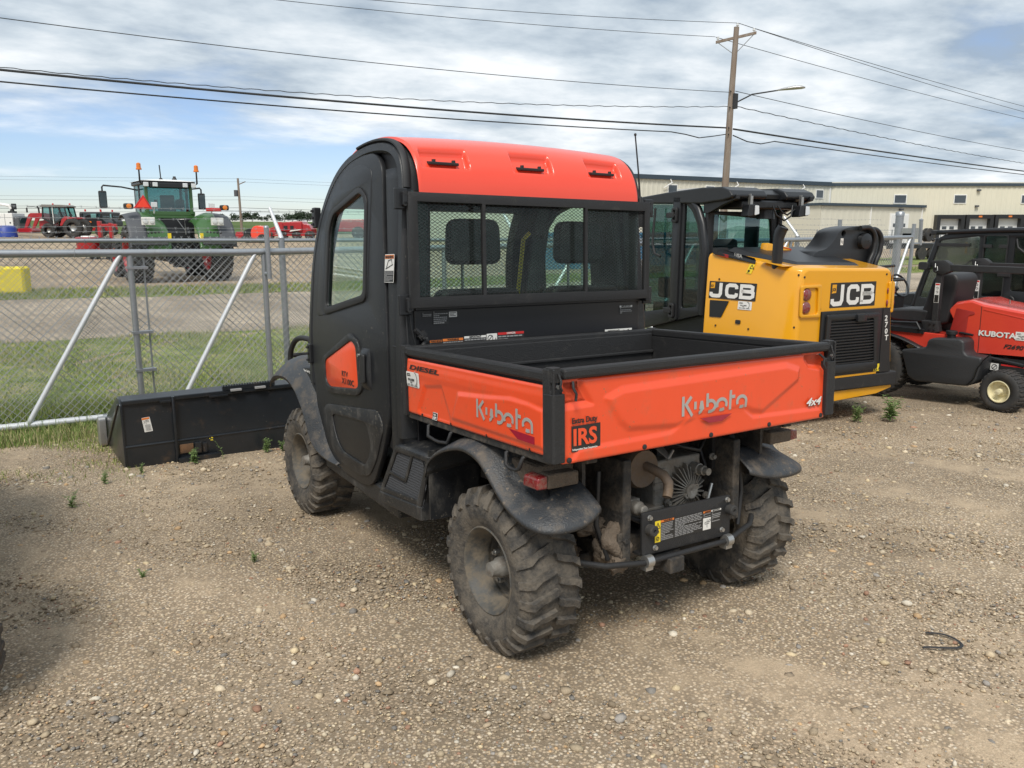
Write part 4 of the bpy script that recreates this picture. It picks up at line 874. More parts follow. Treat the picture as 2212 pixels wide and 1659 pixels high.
for a in (30,210): hb.lathe([(-.042,0),(-.054,.006),(-.054,.012),(-.04,.012)], (.10+.03*math.cos(R(a)),-.20,.545+.03*math.sin(R(a))), 'y', 14)
hb.build('fan_hub','castmud',g,40)
MB().lathe([(0.1,.048),(-.0,.048),(-.004,.046),(-.004,.026),(-.05,.025),(-.052,.020),(-.075,.020),(-.078,.015),(-.10,.015),(-.10,0)], (.155,-.19,.625), 'y', 24).build('starter_housing','castmud',U,40)
for i in range(6): MB().box(-.06,.0,-.205,-.20,.50+i*.028,.506+i*.028).build('casting_rib','castmud',g,0)
MB().box(-.17,-.02,-.22,-.10,.47,.50).cyl((-.05,-.19,.50),(-.05,-.19,.53),.008,n=6).cyl((-.14,-.19,.50),(-.14,-.19,.515),.01,n=6).build('valve_block','castmud',U,0,bevel=.004)
MB().tube([(-.26,-.20,.62),(-.22,-.22,.56),(-.24,-.24,.50),(-.18,-.25,.47)],.010,8).build('hose_run','hose',U,60); MB().tube([(.24,-.15,.70),(.25,-.18,.62),(.22,-.2,.58)],.009,8).build('hose_run','hose',U,60)
MB().box(-.30,.33,-.05,.30,.42,.74).build('engine_block','frame',U,0,bevel=.03)
MB().box(.02,.06,-.13,-.10,.62,.80).build('bed_support','powder',U,0); MB().box(.27,.30,-.2,-.18,.60,.80).build('bed_support','powder',U,0)
for sg in (-1,1):
    MB().tube([(sg*.36,-.27,.36),(sg*.40,-.25,.50),(sg*.38,-.24,.70)],.010,8).build('brake_hose','hose',U,60)
    MB().box(min(sg*.33,sg*.27),max(sg*.33,sg*.27),-.295,-.285,.40,.46).cyl((sg*.30,-.295,.43),(sg*.30,-.31,.43),.012,n=6).build('frame_bracket','frame',U,0,bevel=.003)
for (a,b_) in (((-.24,-.22,.70),(-.20,-.22,.50)),((.02,-.22,.72),(-.02,-.23,.69)),((.24,-.23,.55),(.20,-.24,.47))): MB().tube([a,b_],.007,8).build('control_rod','steel',U,40)
for k,(x,z) in enumerate(((-.22,.60),(-.20,.545),(.22,.50),(.255,.66),(-.15,.50),(.0,.505))): MB().cyl((x,-.215,z),(x,-.232,z),.010,n=6).cyl((x,-.21,z),(x,-.218,z),.015,n=12).build('casting_bolt','castmud',U,30)
MB().tube([(.06,-.12,.74),(.10,-.20,.72),(.17,-.22,.70),(.25,-.18,.74)],.008,8).build('hose_run','hose',U,60); MB().tube([(-.02,-.1,.75),(-.03,-.2,.73),(.0,-.23,.69)],.012,8,flat=(.4,1.6)).build('heat_shield_strap','steel',U,40)
MB().box(-.24,-.17,-.24,-.16,.48,.56).lathe([(0,.03),(-.03,.028),(-.035,.02),(-.06,.018),(-.06,0)],(-.20,-.24,.53),'y',16).build('pump_housing','castmud',U,30,bevel=.01)
# --- cargo bed
ZT, Y0, Y1 = 1.123, -.430, .664
bed = empty('cargo_bed'); bed.parent = U
def bpart(mb, name, m='powder', bevel=.004, smooth=0): return mb.build(name, m, bed, smooth, bevel=bevel)
bpart(MB().box(-.71,.71,-.40,.64,.835,.850), 'bed_floor')
bpart(MB().box(-.70,.70,-.37,.60,.815,.833).box(-.55,-.50,-.38,.6,.78,.816).box(.50,.55,-.38,.6,.78,.816).box(-.72,-.66,-.40,.66,.806,.834).box(.66,.72,-.40,.66,.806,.834), 'underframe','frame')
bpart(MB().box(-.70,.70,.625,.640,.85,1.10).box(-.70,.70,.612,.626,.90,.915).box(-.70,.70,.612,.626,1.0,1.015), 'front_wall')
# rails: square-ish tubes with rounded edges
bpart(MB().box(-.737,.737,.630,.670,1.085,ZT), 'front_rail', bevel=.009)
for sg in (-1,1):
    a, b = (sg*.737, sg*.700); bpart(MB().box(min(a,b),max(a,b),-.40,.632,1.083,ZT), 'side_rail', bevel=.010)
    bpart(MB().box(min(sg*.714,sg*.702),max(sg*.714,sg*.702),-.395,.64,.835,1.085), 'side_wall')
    bpart(MB().box(min(sg*.739,sg*.700),max(sg*.739,sg*.700),.640,.672,.82,1.127).box(min(sg*.741,sg*.735),max(sg*.741,sg*.735),.640,.660,.83,1.10), 'front_post')
    # rear corner post: side strip, top cap and rear channel
    s0, s1 = sg*.739, sg*.690
    bpart(MB().box(min(s0,sg*.712),max(s0,sg*.712),-.425,-.385,.822,1.130).box(min(s0,s1),max(s0,s1),-.432,-.422,.825,1.062), 'corner_post')
    bpart(MB().prism(rnd([(sg*.741,-.388),(sg*.741,-.447),(sg*.688,-.447),(sg*.688,-.388)],.012), .820, 1.048, lambda u,v,w:(u,v,w)), 'corner_channel', bevel=.002)
    bpart(MB().box(min(sg*.737,sg*.700),max(sg*.737,sg*.700),-.436,-.40,1.085,1.135).box(min(sg*.737,sg*.729),max(sg*.737,sg*.729),-.445,-.436,1.02,1.13), 'latch_bracket', bevel=.003)
    bpart(MB().tube([(sg*.712,-.438,1.115),(sg*.708,-.448,1.09),(sg*.715,-.452,1.075),(sg*.705,-.448,1.06)],.004,8), 'latch_hook', bevel=0, smooth=60)
    bpart(MB().cyl((sg*.715,-.436,1.072),(sg*.715,-.444,1.072),.007,n=6), 'bolt','steel', bevel=0)
# side panels with the pressed shapes
mS = mYZ(-.731)
hS = emboss([([(.535,.862),(.475,.966),(.33,.984),(.262,.868),(.262,.84),(.53,.84)],-.008,.022),([(.235,.868),(.185,.974),(-.19,1.004),(-.30,1.0),(-.385,.99),(-.385,.86)],.008,.022),([(.66,1.045),(.66,1.0),(-.4,1.0),(-.4,1.045)],.003,.03)])
sp_ = relief('side_panel', .634, -.386, .836, 1.072, 150, 60, hS, mS, 'orange', bed)
mSr = mYZ(.731, 1); sp2 = relief('side_panel', -.386, .634, .836, 1.072, 60, 24, lambda u,v:hS(u,v), mSr, 'orange', bed)
for y in (.50,.25,-.02,-.30): MB().box(-.734,-.728,y-.001,y+.003,.836,.848).build('panel_slot','lblack',sp_,0)
for (a, b_) in ((.464,.272),(-.137,-.243)):
    MB().tube([(-.700,a,.808),(-.722,a,.80),(-.731,a-.012 if a>b_ else a,.760),(-.731,(a+b_)/2+.02,.752),(-.731,(a+b_)/2-.02,.752),(-.731,b_+.012,.760),(-.722,b_,.80),(-.700,b_,.812)],.0065,8).build('tie_down_loop','powder',bed,60)
# tailgate
hT = emboss([([(-.72,1.12),(-.612,1.12),(-.600,1.065),(-.560,1.000),(-.72,.996)],-.014,.020),([(.72,1.12),(.545,1.12),(.560,1.065),(.590,1.032),(.72,1.012)],-.014,.020),
  ([(-.50,1.012),(-.43,1.036),(.44,1.052),(.52,1.028),(.515,.985),(.30,.878),(.235,.890),(.20,.905),(-.07,.905),(-.125,.890),(-.17,.878),(-.40,.895),(-.44,.925)],.010,.030),
  ([(-.15,.878),(-.115,.902),(.19,.902),(.245,.862),(.68,.85),(.70,.80),(-.66,.80),(-.62,.85),(-.20,.855)],.006,.02)])
mT = mXZ(-.4235)
tg = relief('tailgate', -.683, .705, .808, 1.088, 260, 66, hT, mT, 'orange', bed, back=.014)
MB().box(-.690,.712,-.440,-.402,1.092,1.129).build('tailgate_rail','powder',tg,0,bevel=.010)
MB().box(-.684,.706,-.408,-.400,.835,1.09).build('tailgate_inner','powder',tg,0)
for i, x in enumerate((-.663,-.328,.009,.341,.671)): MB().lathe([(0,.0095),(-.004,.0095),(-.006,.006),(-.006,0)], (x,-.4285,.821), 'y', 16).build('push_rivet','trim',tg,40)
MB().tube([(-.655,-.44,1.085),(-.662,-.452,1.065),(-.652,-.455,1.045),(-.655,-.455,1.022)],.0045,8).build('tailgate_hook','powder',tg,60)
MB().tube([(.630,-.44,1.085),(.650,-.452,1.065),(.640,-.455,1.045),(.655,-.455,1.022)],.0045,8).build('tailgate_hook','powder',tg,60)
for x in (-.69,.71): MB().cyl((x-.02,-.42,1.108),(x+.02,-.42,1.108),.009,n=10).build('hinge_pin','powder',tg,40)
# wordmark
def wordmark(mp, x0, z0, hgt, wid, parent):
    """grey stencil lettering with x height .62 of the cap height"""
    W_ = 5.82; sx = wid/W_; sz = hgt/1.5; c = lambda pts: [(x0+a*sx, z0+b*sz) for a,b in pts]
    L_ = [[(.1,0.02),(.1,1.5)], [(.78,1.42),(.34,.86),(.86,-.04)], [(1.12,.42),(1.12,1.0)],
      [(1.66,1.0),(1.66,.38)]+arc(1.36,.38,.30,0,-75,6), [(2.16,.46),(2.16,1.5)], arc(2.42,.5,.42,118,-90,14)+[(2.26,.08)],
      arc(3.42,.5,.42,205,-28,14), arc(3.42,.5,.42,-55,-112,6), [(4.22,-.02),(4.22,1.5)], [(4.30,.98),(4.62,.98)], arc(5.24,.5,.42,205,0,12)+[(5.66,-.02)], arc(5.24,.5,.42,-62,-112,5)]
    strokes('wordmark', [c(l) for l in L_], .26*sz, mp, 'silver', parent, w0=.0012)
def hmap(mp, h, extra=.0008): return lambda u,v,w: mp(u, v, w+h(u,v)+extra)
mSu = lambda u,v,w: (-.731-hS(-u,v)-w-.0006, -u, v)        # u runs towards the rear
wordmark(mSu, -.034, .905, .083*.85, .372, sp_)
mTu = hmap(mT, hT, .0004)
wordmark(mTu, -.152, .909, .074, .356, tg)
plate('reflector', [(.188,.897),(.205,.898),(.34,.894),(.34,.868),(.24,.870)], [], .0012, lambda u,v,w:(-.731-.008-w-.0006,-u,v), 'reflector', sp_)
plate('reflector', [(-.058,.893),(.112,.893),(.060,.871),(-.012,.871)], [], .002, lambda u,v,w:(u,-.4235-.013-w,v), 'reflector', tg)
text('diesel_lettering','DIESEL',.027, lambda u,v,w:(-.731-w-.004,.604-u,1.030+v), 'lblack', sp_, bold=.03, sx=3.35, shear=.2)
stk = plate('dealer_sticker', rnd(rect(-.632,-.514,.953,1.018),.009), [], .0006, lambda u,v,w:(-.732-w-hS(-u,v)-.001,-u,v), 'label', sp_)
def dealer(mp, parent, s=1.):
    text('sticker_text','PALLISER',.0135*s, sub(mp,.018*s,.028*s,.0006), 'lblack', parent, bold=.01, sx=1.1); text('sticker_text','SALES',.007*s, sub(mp,.038*s,.019*s,.0006), 'lblack', parent)
    text('sticker_text','SOLD AND',.006*s, sub(mp,.008*s,.054*s,.0006),'lblack',parent,bold=.01); text('sticker_text','SERVICED BY',.006*s, sub(mp,.008*s,.047*s,.0006),'lblack',parent,bold=.01)
    strokes('sticker_arc',[[(a*s,b*s) for a,b in arc(.070,.036,.030,75,-50,12)]],.0025*s,mp,'lblack',parent); strokes('sticker_arc',[[(a*s,b*s) for a,b in arc(.066,.036,.037,70,-45,12)]],.0035*s,mp,'silver',parent)
    lines_mb([(.008*s,.033*s,.012*s,.002*s),(.042*s,.066*s,.012*s,.002*s),(.075*s,.100*s,.012*s,.002*s),(.006*s,.035*s,.007*s,.002*s),(.040*s,.070*s,.007*s,.002*s),(.075*s,.108*s,.007*s,.002*s)],mp,.0008).build('sticker_text','lblack',parent,0,fix=False)
dealer(lambda u,v,w:(-.7335-w-.002,.632-u,.952+v), stk)
ns = plate('no_step_label', rnd(rect(-.413,-.372,.838,.868),.003), [], .0006, lambda u,v,w:(-.731-w-hS(-u,v)-.002,-u,v), 'label', sp_)
plate('label_ground', rnd(rect(-.411,-.374,.840,.866),.002), [], .0004, lambda u,v,w:(-.732-w-hS(-u,v)-.0022,-u,v), 'lblack', ns)
for s_, z in (('NO',.854),('STEP',.842)): text('label_text',s_,.0125, lambda u,v,w,z=z:(-.7315-w-hS(.3925-u,z+v)-.004,.3925-u,z+v),'label',ns,bold=.015,align='CENTER')
# stickers on the tailgate
text('duty_lettering','Extra Duty',.027, sub(mT,-.651,.942,.004), 'lblack', tg, bold=.028, sx=.90)
ir = plate('suspension_label', rect(-.650,-.527,.845,.933), [], .0008, sub(mT,0,0,.002), 'lblack', tg)
text('label_lettering','IRS',.078, sub(mT,-.647,.868,.0035), 'orange', ir, bold=.028, sx=1.02)
text('label_lettering','Independent Rear Suspension',.0096, sub(mT,-.648,.850,.0035), 'label', ir, bold=.012, sx=.93)
text('drive_lettering','4x4',.046, sub(mT,.570,.868,.007), 'lblack', tg, bold=.03, sx=1.35, shear=.3); text('drive_lettering','4x4',.046, sub(mT,.567,.870,.0085), 'label', tg, bold=.02, sx=1.35, shear=.3)
# --- rear fenders
def fender(sg, prof, xo, xi, rise, name='rear_fender', th=.006, tail=None):
    """swept flare: prof lists (y,z) of the outer lip from front to rear"""
    mb = MB(); n = len(prof); P = []
    for i,(y,z) in enumerate(prof):
        t = (sg*xo, y, z); k = rise[i] if isinstance(rise,list) else rise
        ring = [(sg*(xo-.004),y,z-.018),(sg*xo,y,z),(sg*(xo-.012),y-.0,z+.5*k*.6+.004),(sg*(xo-.05),y,z+k*.85),(sg*(xo-.12),y,z+k),(sg*(xi+.04),y,z+k*1.05),(sg*xi,y,z+k*1.0)]
        P.append(ring)
    m_ = len(P[0]); mb.add([v for r in P for v in r], [(i*m_+j,(i+1)*m_+j,(i+1)*m_+j+1,i*m_+j+1) for i in range(n-1) for j in range(m_-1)])
    return mb
def smooth_path(pts, n):
    """Catmull-Rom through the points"""
    P = [Vector(p) for p in pts]; P = [P[0]*2-P[1]]+P+[P[-1]*2-P[-2]]; o = []
    for i in range(1, len(P)-2):
        for k in range(n):
            t = k/n; o.append(.5*((2*P[i])+(P[i+1]-P[i-1])*t+(2*P[i-1]-5*P[i]+4*P[i+1]-P[i+2])*t*t+(3*P[i]-P[i-1]-3*P[i+1]+P[i+2])*t**3))
    o.append(P[-2]); return o
for sg in (-1,1):
    xo = .762 if sg < 0 else .725; dy = 0 if sg < 0 else .03
    # lip path along the side and round the rear corner: x, y, z, inward direction, rise, reach
    pth = [(xo,.435,.600,-1,0,.02,.27),(xo,.405,.665,-1,0,.03,.28),(xo,.330,.715,-1,0,.05,.29),(xo,.240,.750,-1,0,.072,.29),(xo,.146,.772,-1,0,.080,.29),(xo,.070,.772,-1,0,.080,.29),(xo,-.006,.752,-1,0,.080,.29),
      (xo,-.072,.705,-1,0,.080,.29),(xo,-.134,.655,-1,.0,.065,.28),(xo,-.200,.616,-1,.05,.066,.27),(xo-.002,-.262,.594,-1,.15,.072,.26),(xo-.010,-.318,.580,-.92,.40,.082,.25),(xo-.040,-.368,.570,-.70,.70,.094,.24),(xo-.095,-.400,.570,-.35,.93,.100,.23),(xo-.165,-.408,.576,-.08,1,.100,.22),(xo-.225,-.400,.590,0,1,.095,.21),(xo-.275,-.385,.612,.05,1,.085,.20)]
    pth = [((a_ if sg < 0 or b_ > -.33 or a_ > xo-.05 else xo-(xo-a_)*1.45),(b_+dy if b_ < -.15 else b_),c_,d_,e_,f_,g_) for a_,b_,c_,d_,e_,f_,g_ in pth]
    P1 = smooth_path([(p_[0],p_[1],p_[2]) for p_ in pth], 3); P2 = smooth_path([(p_[3],p_[4],p_[5]) for p_ in pth], 3); P3 = smooth_path([(p_[6],0) for p_ in pth], 3)
    vs = []; OF = ((0,None),(0,0),(.02,.10),(.16,.34),(.34,.60),(.50,.80),(.58,.90),(.72,.96),(1,1.0))
    for p_, q_, r_ in zip(P1,P2,P3):
        d_ = Vector((q_.x,q_.y)).normalized()
        for (f_, h_) in OF: vs.append((sg*(p_.x+d_.x*f_*r_.x), p_.y+d_.y*f_*r_.x, p_.z-.012 if h_ is None else p_.z+q_.z*h_))
    k_ = len(OF); f = MB().add(vs, [(i*k_+j,(i+1)*k_+j,(i+1)*k_+j+1,i*k_+j+1) for i in range(len(P1)-1) for j in range(k_-1)]).build('rear_fender','fender',U,60,solid=.006)
    MB().box(min(sg*.74,sg*.50),max(sg*.74,sg*.50),.43,.442,.40,.70).build('wheel_well_liner','plastic_dusty',U,0)
    MB().box(min(sg*.49,sg*.475),max(sg*.49,sg*.475),-.28,.43,.55,.80).build('inner_fender','frame',U,0)
    # tail lamp
    l0, l1 = sg*.700, sg*.520
    t_ = MB().prism(rnd([(min(l0,l1)+ (.0 if sg>0 else .045),.688),(max(l0,l1)-(.045 if sg>0 else 0),.688),(max(l0,l1)-(.045 if sg>0 else 0),.738),(min(l0,l1)+(.0 if sg>0 else .045),.742)],.008), -.20, -.300, lambda u,v,w:(u,w,v)).build('tail_lamp','mud',U,30,bevel=.008,seg=3)
    MB().prism(rnd([(sg*.656,.690),(sg*.702,.692),(sg*.698,.732),(sg*.656,.740)],.008), -.21, -.298, lambda u,v,w:(u,w,v)).build('red_lens','redlens',t_,30,bevel=.006,seg=3)
    MB().box(min(sg*.50,sg*.66),max(sg*.50,sg*.66),-.25,-.05,.68,.76).build('lamp_bracket','mud',t_,0,bevel=.015)
# --- step with vent grilles below the cab, both sides
for sg in (-1,1):
    mp_ = lambda u,v,w,sg=sg: (sg*(.745+w), u, v)
    out_ = [(.748,.662),(.935,.415),(.507,.447),(.428,.670)]
    h1 = [(.762,.620),(.815,.545),(.655,.552),(.620,.620)]; h2 = [(.595,.640),(.560,.520),(.555,.455),(.460,.640)]
    st = plate('step', rnd([(.752,.668),(.945,.412),(.506,.440),(.428,.672)],.012), [rnd([(.738,.640),(.818,.535),(.668,.528),(.600,.645)],.008), rnd([(.578,.650),(.655,.515),(.826,.520),(.890,.440),(.545,.462),(.455,.650)],.008)], .012, mp_, 'plastic_dusty', U, .002, w0=-.012)
    mb = MB(); x_ = sg*.738
    for i in range(48):
        y = .40+i*.0125
        for d in (1,-1):
            a = (x_,y-(.12 if d<0 else 0),.43); b = (x_,y+(.0 if d<0 else .12)+0,.665); 
            if d<0: a = (x_,y,.43); b = (x_,y-.12,.665)
            # clip to the sloping front edge of the box
            def lim(z): return .935-(z-.41)*.72, .50-(z-.44)*.33
            pts = []
            for t in (0,.1,.2,.3,.4,.5,.6,.7,.8,.9,1.):
                q = (a[0],a[1]+(b[1]-a[1])*t,a[2]+(b[2]-a[2])*t); hi, lo = lim(q[2])
                if lo < q[1] < hi: pts.append(q)
            if len(pts) > 1: mb.tube([pts[0],pts[-1]],.0014,3,caps=False)
    mb.build('vent_mesh','fgrey',st,0,fix=False)
    MB().prism([(.752,.668),(.945,.412),(.506,.440),(.428,.672)], -.10, -.02, mp_).build('vent_recess','lblack',st,0)
    MB().grid(lambda a,b: (sg*(.745-.30*a), .748-.32*b, .667+.018*sm(a*3)+.006*b), 8, 8).build('step_top','plastic_dusty',st,50,solid=.008)
    MB().prism([(.945,.412),(.506,.440),(.506,.375),(.925,.360)], -.02, .004, mp_).build('step_skirt','plastic_dusty',st,0,bevel=.006)
    MB().box(min(sg*.50,sg*.735),max(sg*.50,sg*.735),.50,.515,.38,.66).build('step_side','plastic_dusty',st,0)
    MB().prism([(.945,.40),(.80,.36),(.80,.30),(1.30,.33),(1.75,.36),(1.75,.42),(1.30,.39),(1.05,.42)], -.12, -.03, mp_).build('rocker','plastic_dusty',U,30,bevel=.01)
# --- cab
cab = empty('cab'); cab.parent = U
DOOR = [(.955,1.905),(1.00,1.965),(1.06,1.990),(1.20,1.994),(1.40,1.975),(1.50,1.940),(1.676,1.805),(1.755,1.69),(1.814,1.552),(1.828,1.35),(1.832,1.156),(1.834,.921),(1.815,.75),(1.785,.619),(1.70,.52),(1.602,.437),(1.43,.395),(1.212,.384),(1.10,.395),(1.04,.433),(.935,.585),(.850,.766),(.842,1.111),(.922,1.613)]
WIN = rnd([(1.188,1.822),(1.128,1.774),(1.118,1.335),(1.612,1.256),(1.590,1.655),(1.540,1.735)],.035)
WINr = rnd([(1.196,1.852),(1.102,1.792),(1.086,1.305),(1.640,1.215),(1.618,1.68),(1.560,1.76)],.04)
ORA = rnd([(1.628,.975),(1.25,1.108),(1.19,1.085),(1.176,.884),(1.214,.868),(1.571,.838),(1.625,.865)],.035)
ORAr = rnd([(1.668,.985),(1.262,1.148),(1.150,1.105),(1.128,.870),(1.195,.835),(1.59,.800),(1.655,.850)],.045)
for sg in (-1,1):
    md = mside(sg)
    dr = plate('door', rnd(DOOR,.03,3), [WIN], .028, md, 'plastic', cab, .006, w0=-.024)
    plate('window_seal', WINr, [WIN], .010, md, 'trim', dr, .003, w0=.003)
    MB().prism(WIN, -.008, -.004, md).build('window', 'glass', dr, 0)
    plate('orange_panel', ORA, [], .006, md, 'orange', dr, .002, w0=.003)
    plate('panel_frame', ORAr, [ORA], .014, md, 'plastic_dusty', dr, .004, w0=.001)
    plate('door_lower_panel', rnd([(1.64,.735),(.955,.795),(.90,.72),(1.00,.54),(1.09,.445),(1.22,.425),(1.44,.44),(1.60,.49),(1.70,.60),(1.70,.69)],.05), [rnd([(1.575,.690),(1.10,.715),(1.05,.60),(1.13,.49),(1.44,.51),(1.52,.57)],.05)], .010, md, 'plastic_dusty', dr, .004, w0=.001)
    plate('upper_moulding', rnd([(1.76,1.20),(1.08,1.30),(1.06,1.92),(1.20,1.955),(1.42,1.93),(1.60,1.80),(1.72,1.62)],.05), [WINr], .006, md, 'plastic', dr, .003, w0=.001)
    h_ = MB().grid(lambda a,b: tuple(Vector(md(1.135-.105*(.5-.5*math.cos(math.pi*b))*1.0, .880+.20*a, .004+.030*math.sin(math.pi*b)*math.sin(math.pi*min(1,max(0,a*1.0)))**.5))), 14, 8).build('door_handle','plastic',dr,50)
    MB().prism(rnd([(1.085,.915),(1.040,.915),(1.036,1.055),(1.078,1.060)],.012), .026, .040, md).build('handle_grip','trim',h_,30,bevel=.005)
    MB().cyl(md(1.118,1.045,.02), md(1.118,1.045,.034), .008, n=12).build('lock','steel',h_,40)
    for (y,z) in ((1.79,1.735),(1.845,.99)):
        hg = MB().box(min(sg*xs(z)-sg*.02,sg*xs(z)+sg*.02),max(sg*xs(z)-sg*.02,sg*xs(z)+sg*.02),y+.0,y+.04,z-.055,z+.055).build('hinge','jblack',dr,0,bevel=.006)
        for dz in (-.035,0,.035): MB().cyl((sg*(xs(z)+.018),y+.03,z+dz),(sg*(xs(z)+.028),y+.02,z+dz),.007,n=8).build('hinge_bolt','trim',hg,40)
    # rear pillar with rounded corner and the side of the roof frame
    def pil(a, b):
        z = .44+(1.90-.44)*a; lean = .10*max(0,(z-1.1)/.8)**1.1
        prof = [(.04,.03),(.04,.0),(.006,-.02),(-.006,-.03),(-.006,-.05),(-.01,-.10),(-.025,-.135),(-.06,-.15),(-.15,-.152)]
        k = b*(len(prof)-1); i = min(int(k), len(prof)-2); t = k-i; u = prof[i][1]+(prof[i+1][1]-prof[i][1])*t; ww = prof[i][0]+(prof[i+1][0]-prof[i][0])*t
        return (sg*(xs(z)-(ww if ww > 0 else -ww*1.0)*1.0), .855-.05*(1 if z>.82 else 0)*0+u*.95+lean*(1+u*2.2) , z)
    MB().grid(pil, 30, 8).build('rear_pillar','plastic',cab,50,solid=.01)
    ring = smooth_path([(.705,.70),(.700,1.15),(.712,1.60),(.722,1.80),(.745,1.905),(.800,1.975),(.895,2.020),(1.05,2.040),(1.22,2.035),(1.40,2.005),(1.56,1.935),(1.70,1.815),(1.80,1.67),(1.86,1.50),(1.885,1.30),(1.90,1.0),(1.90,.82)], 4)
    vs = []; n = len(ring)
    for i, p in enumerate(ring):
        d = (ring[min(i+1,n-1)]-ring[max(i-1,0)]).normalized(); q = Vector((d.y,-d.x)); s_ = p+q*.055     # inward
        for (pt, w_) in ((p,-.115),(p,-.012),(p+q*.012,.004),(s_-q*.012,.006),(s_,-.008),(s_,-.10)): vs.append((sg*(xs(pt.y)+w_), pt.x, pt.y))
    MB().add(vs, [(i*6+j,(i+1)*6+j,(i+1)*6+(j+1)%6,i*6+(j+1)%6) for i in range(n-1) for j in range(6)]).build('side_frame','plastic',cab,40)
    sl = [p for p in ring if p.y > 1.78 and p.x < 1.3]
    MB().tube([(sg*(xs(p.y)-.012), p.x-.004, p.y+.003) for p in sl],.012,8,flat=(.8,1.6)).build('roof_seal','trim',cab,60)
for sg in (-1,1):
    plate('door_surround', rnd([(.80,.62),(.80,1.6),(.82,1.93),(1.05,2.015),(1.40,1.985),(1.68,1.82),(1.84,1.52),(1.87,1.0),(1.86,.62)],.03), [rnd([(.99,.68),(.99,1.86),(1.10,1.93),(1.40,1.90),(1.62,1.74),(1.76,1.50),(1.78,1.0),(1.76,.68)],.03)], .02, mside(sg), 'trim', cab, 0, w0=-.05)
# lower rear of the cab and bulkhead
MB().box(-.66,.66,.69,.70,.62,1.30).box(-.66,.66,.675,.69,1.27,1.29).build('bulkhead','black',cab,0,bevel=.004)
MB().box(-.64,.64,.655,.69,1.285,1.315).build('window_sill','powder',cab,0)
MB().prism(rect(-.655,.655,1.305,1.79), 0, .004, mXZ(.700)).build('rear_window','glass',cab,0)
bk = bpy.data.objects['bulkhead']; mK = mXZ(.6895)
def lab(x0,x1,z0,z1,head,hm,txt_,rows,parent,sz=None, body='lblack', tm='lblack'):
    p = plate('label', rnd(rect(x0,x1,z0,z1),.002), [], .0006, sub(mK,0,0,.001), body, parent)
    if head: plate('label_heading', rect(x0+.002,x1-.002,z1-head,z1-.002), [], .0004, sub(mK,0,0,.0018), hm, p)
    if txt_: text('label_text', txt_, sz or head*.95, sub(mK,(x0+x1)/2,z1-head*.85,.0024), tm, p, bold=.015, align='CENTER')
    if rows: lines_mb(fineprint(x0+.004,x1-.004,z0+.003,z1-head-.002,rows,random.Random(int(x0*1000))), mK, .0018).build('fine_print','grey' if body=='lblack' else 'lblack',p,0,fix=False)
    return p
lab(-.590,-.527,1.108,1.138,.012,'lorange','WARNING',2,bk); lab(-.525,-.415,1.108,1.141,.013,'lorange','WARNING',2,bk); lab(-.413,-.292,1.108,1.146,.012,'label','IMPORTANT',2,bk)
pp = lab(-.290,-.232,1.108,1.149,0,None,None,0,bk,body='label'); strokes('label_symbol',[arc(-.270,1.128,.014,0,360,16),[(-.280,1.118),(-.260,1.138)],[(-.245,1.112),(-.240,1.128),(-.236,1.112)]],.0028,mK,'lblack',pp,w0=.002)
lab(-.230,-.078,1.110,1.153,.013,'lred','DANGER',2,bk,tm='label')
lab(-.570,-.490,1.205,1.268,.0,None,'',7,bk); lab(-.624,-.572,1.240,1.264,.0,None,'',3,bk); lab(-.487,-.446,1.236,1.260,.0,None,'',3,bk,body='label')
lab(.524,.614,1.205,1.252,.012,'label','IMPORTANT',4,bk); i2 = lab(.427,.612,1.100,1.130,.0,None,'',0,bk,body='label'); text('label_text','IMPORTANT',.014,sub(mK,.445,1.116,.003),'lblack',i2,bold=.015)
strokes('label_symbol',[[(.54,1.108),(.555,1.122),(.57,1.110),(.585,1.124),(.60,1.112)],[(.535,1.12),(.56,1.11)]],.002,mK,'lblack',i2,w0=.002)
# warning label on the left pillar
pm = lambda u,v,w: (-(xs(v)+.012+w), .800-u, v)
wlb = plate('label', rnd(rect(-.050,.048,1.395,1.520),.004), [], .0008, lambda u,v,w: (-(xs(v)+.0075+w), .80-u+.03, v), 'label', cab)
pm = lambda u,v,w: (-(xs(v)+.0085+w), .83-u, v)
plate('label_heading', rect(-.047,.045,1.500,1.517), [], .0006, pm, 'lorange', wlb); text('label_text','WARNING',.017, sub(pm,-.043,1.5025,.001),'lblack',wlb,bold=.01,sx=1.05)
plate('label_body', rect(-.047,.045,1.398,1.447), [], .0006, pm, 'lblack', wlb); lines_mb(fineprint(-.043,.041,1.401,1.445,8,random.Random(4)),pm,.0008).build('fine_print','grey',wlb,0,fix=False)
strokes('label_symbol',[[(-.038,1.455),(.038,1.475)],[(-.025,1.468),(-.01,1.492),(.022,1.497),(.03,1.478)],[(-.02,1.47),(-.03,1.462)]],.003,pm,'lblack',wlb,w0=.0008)
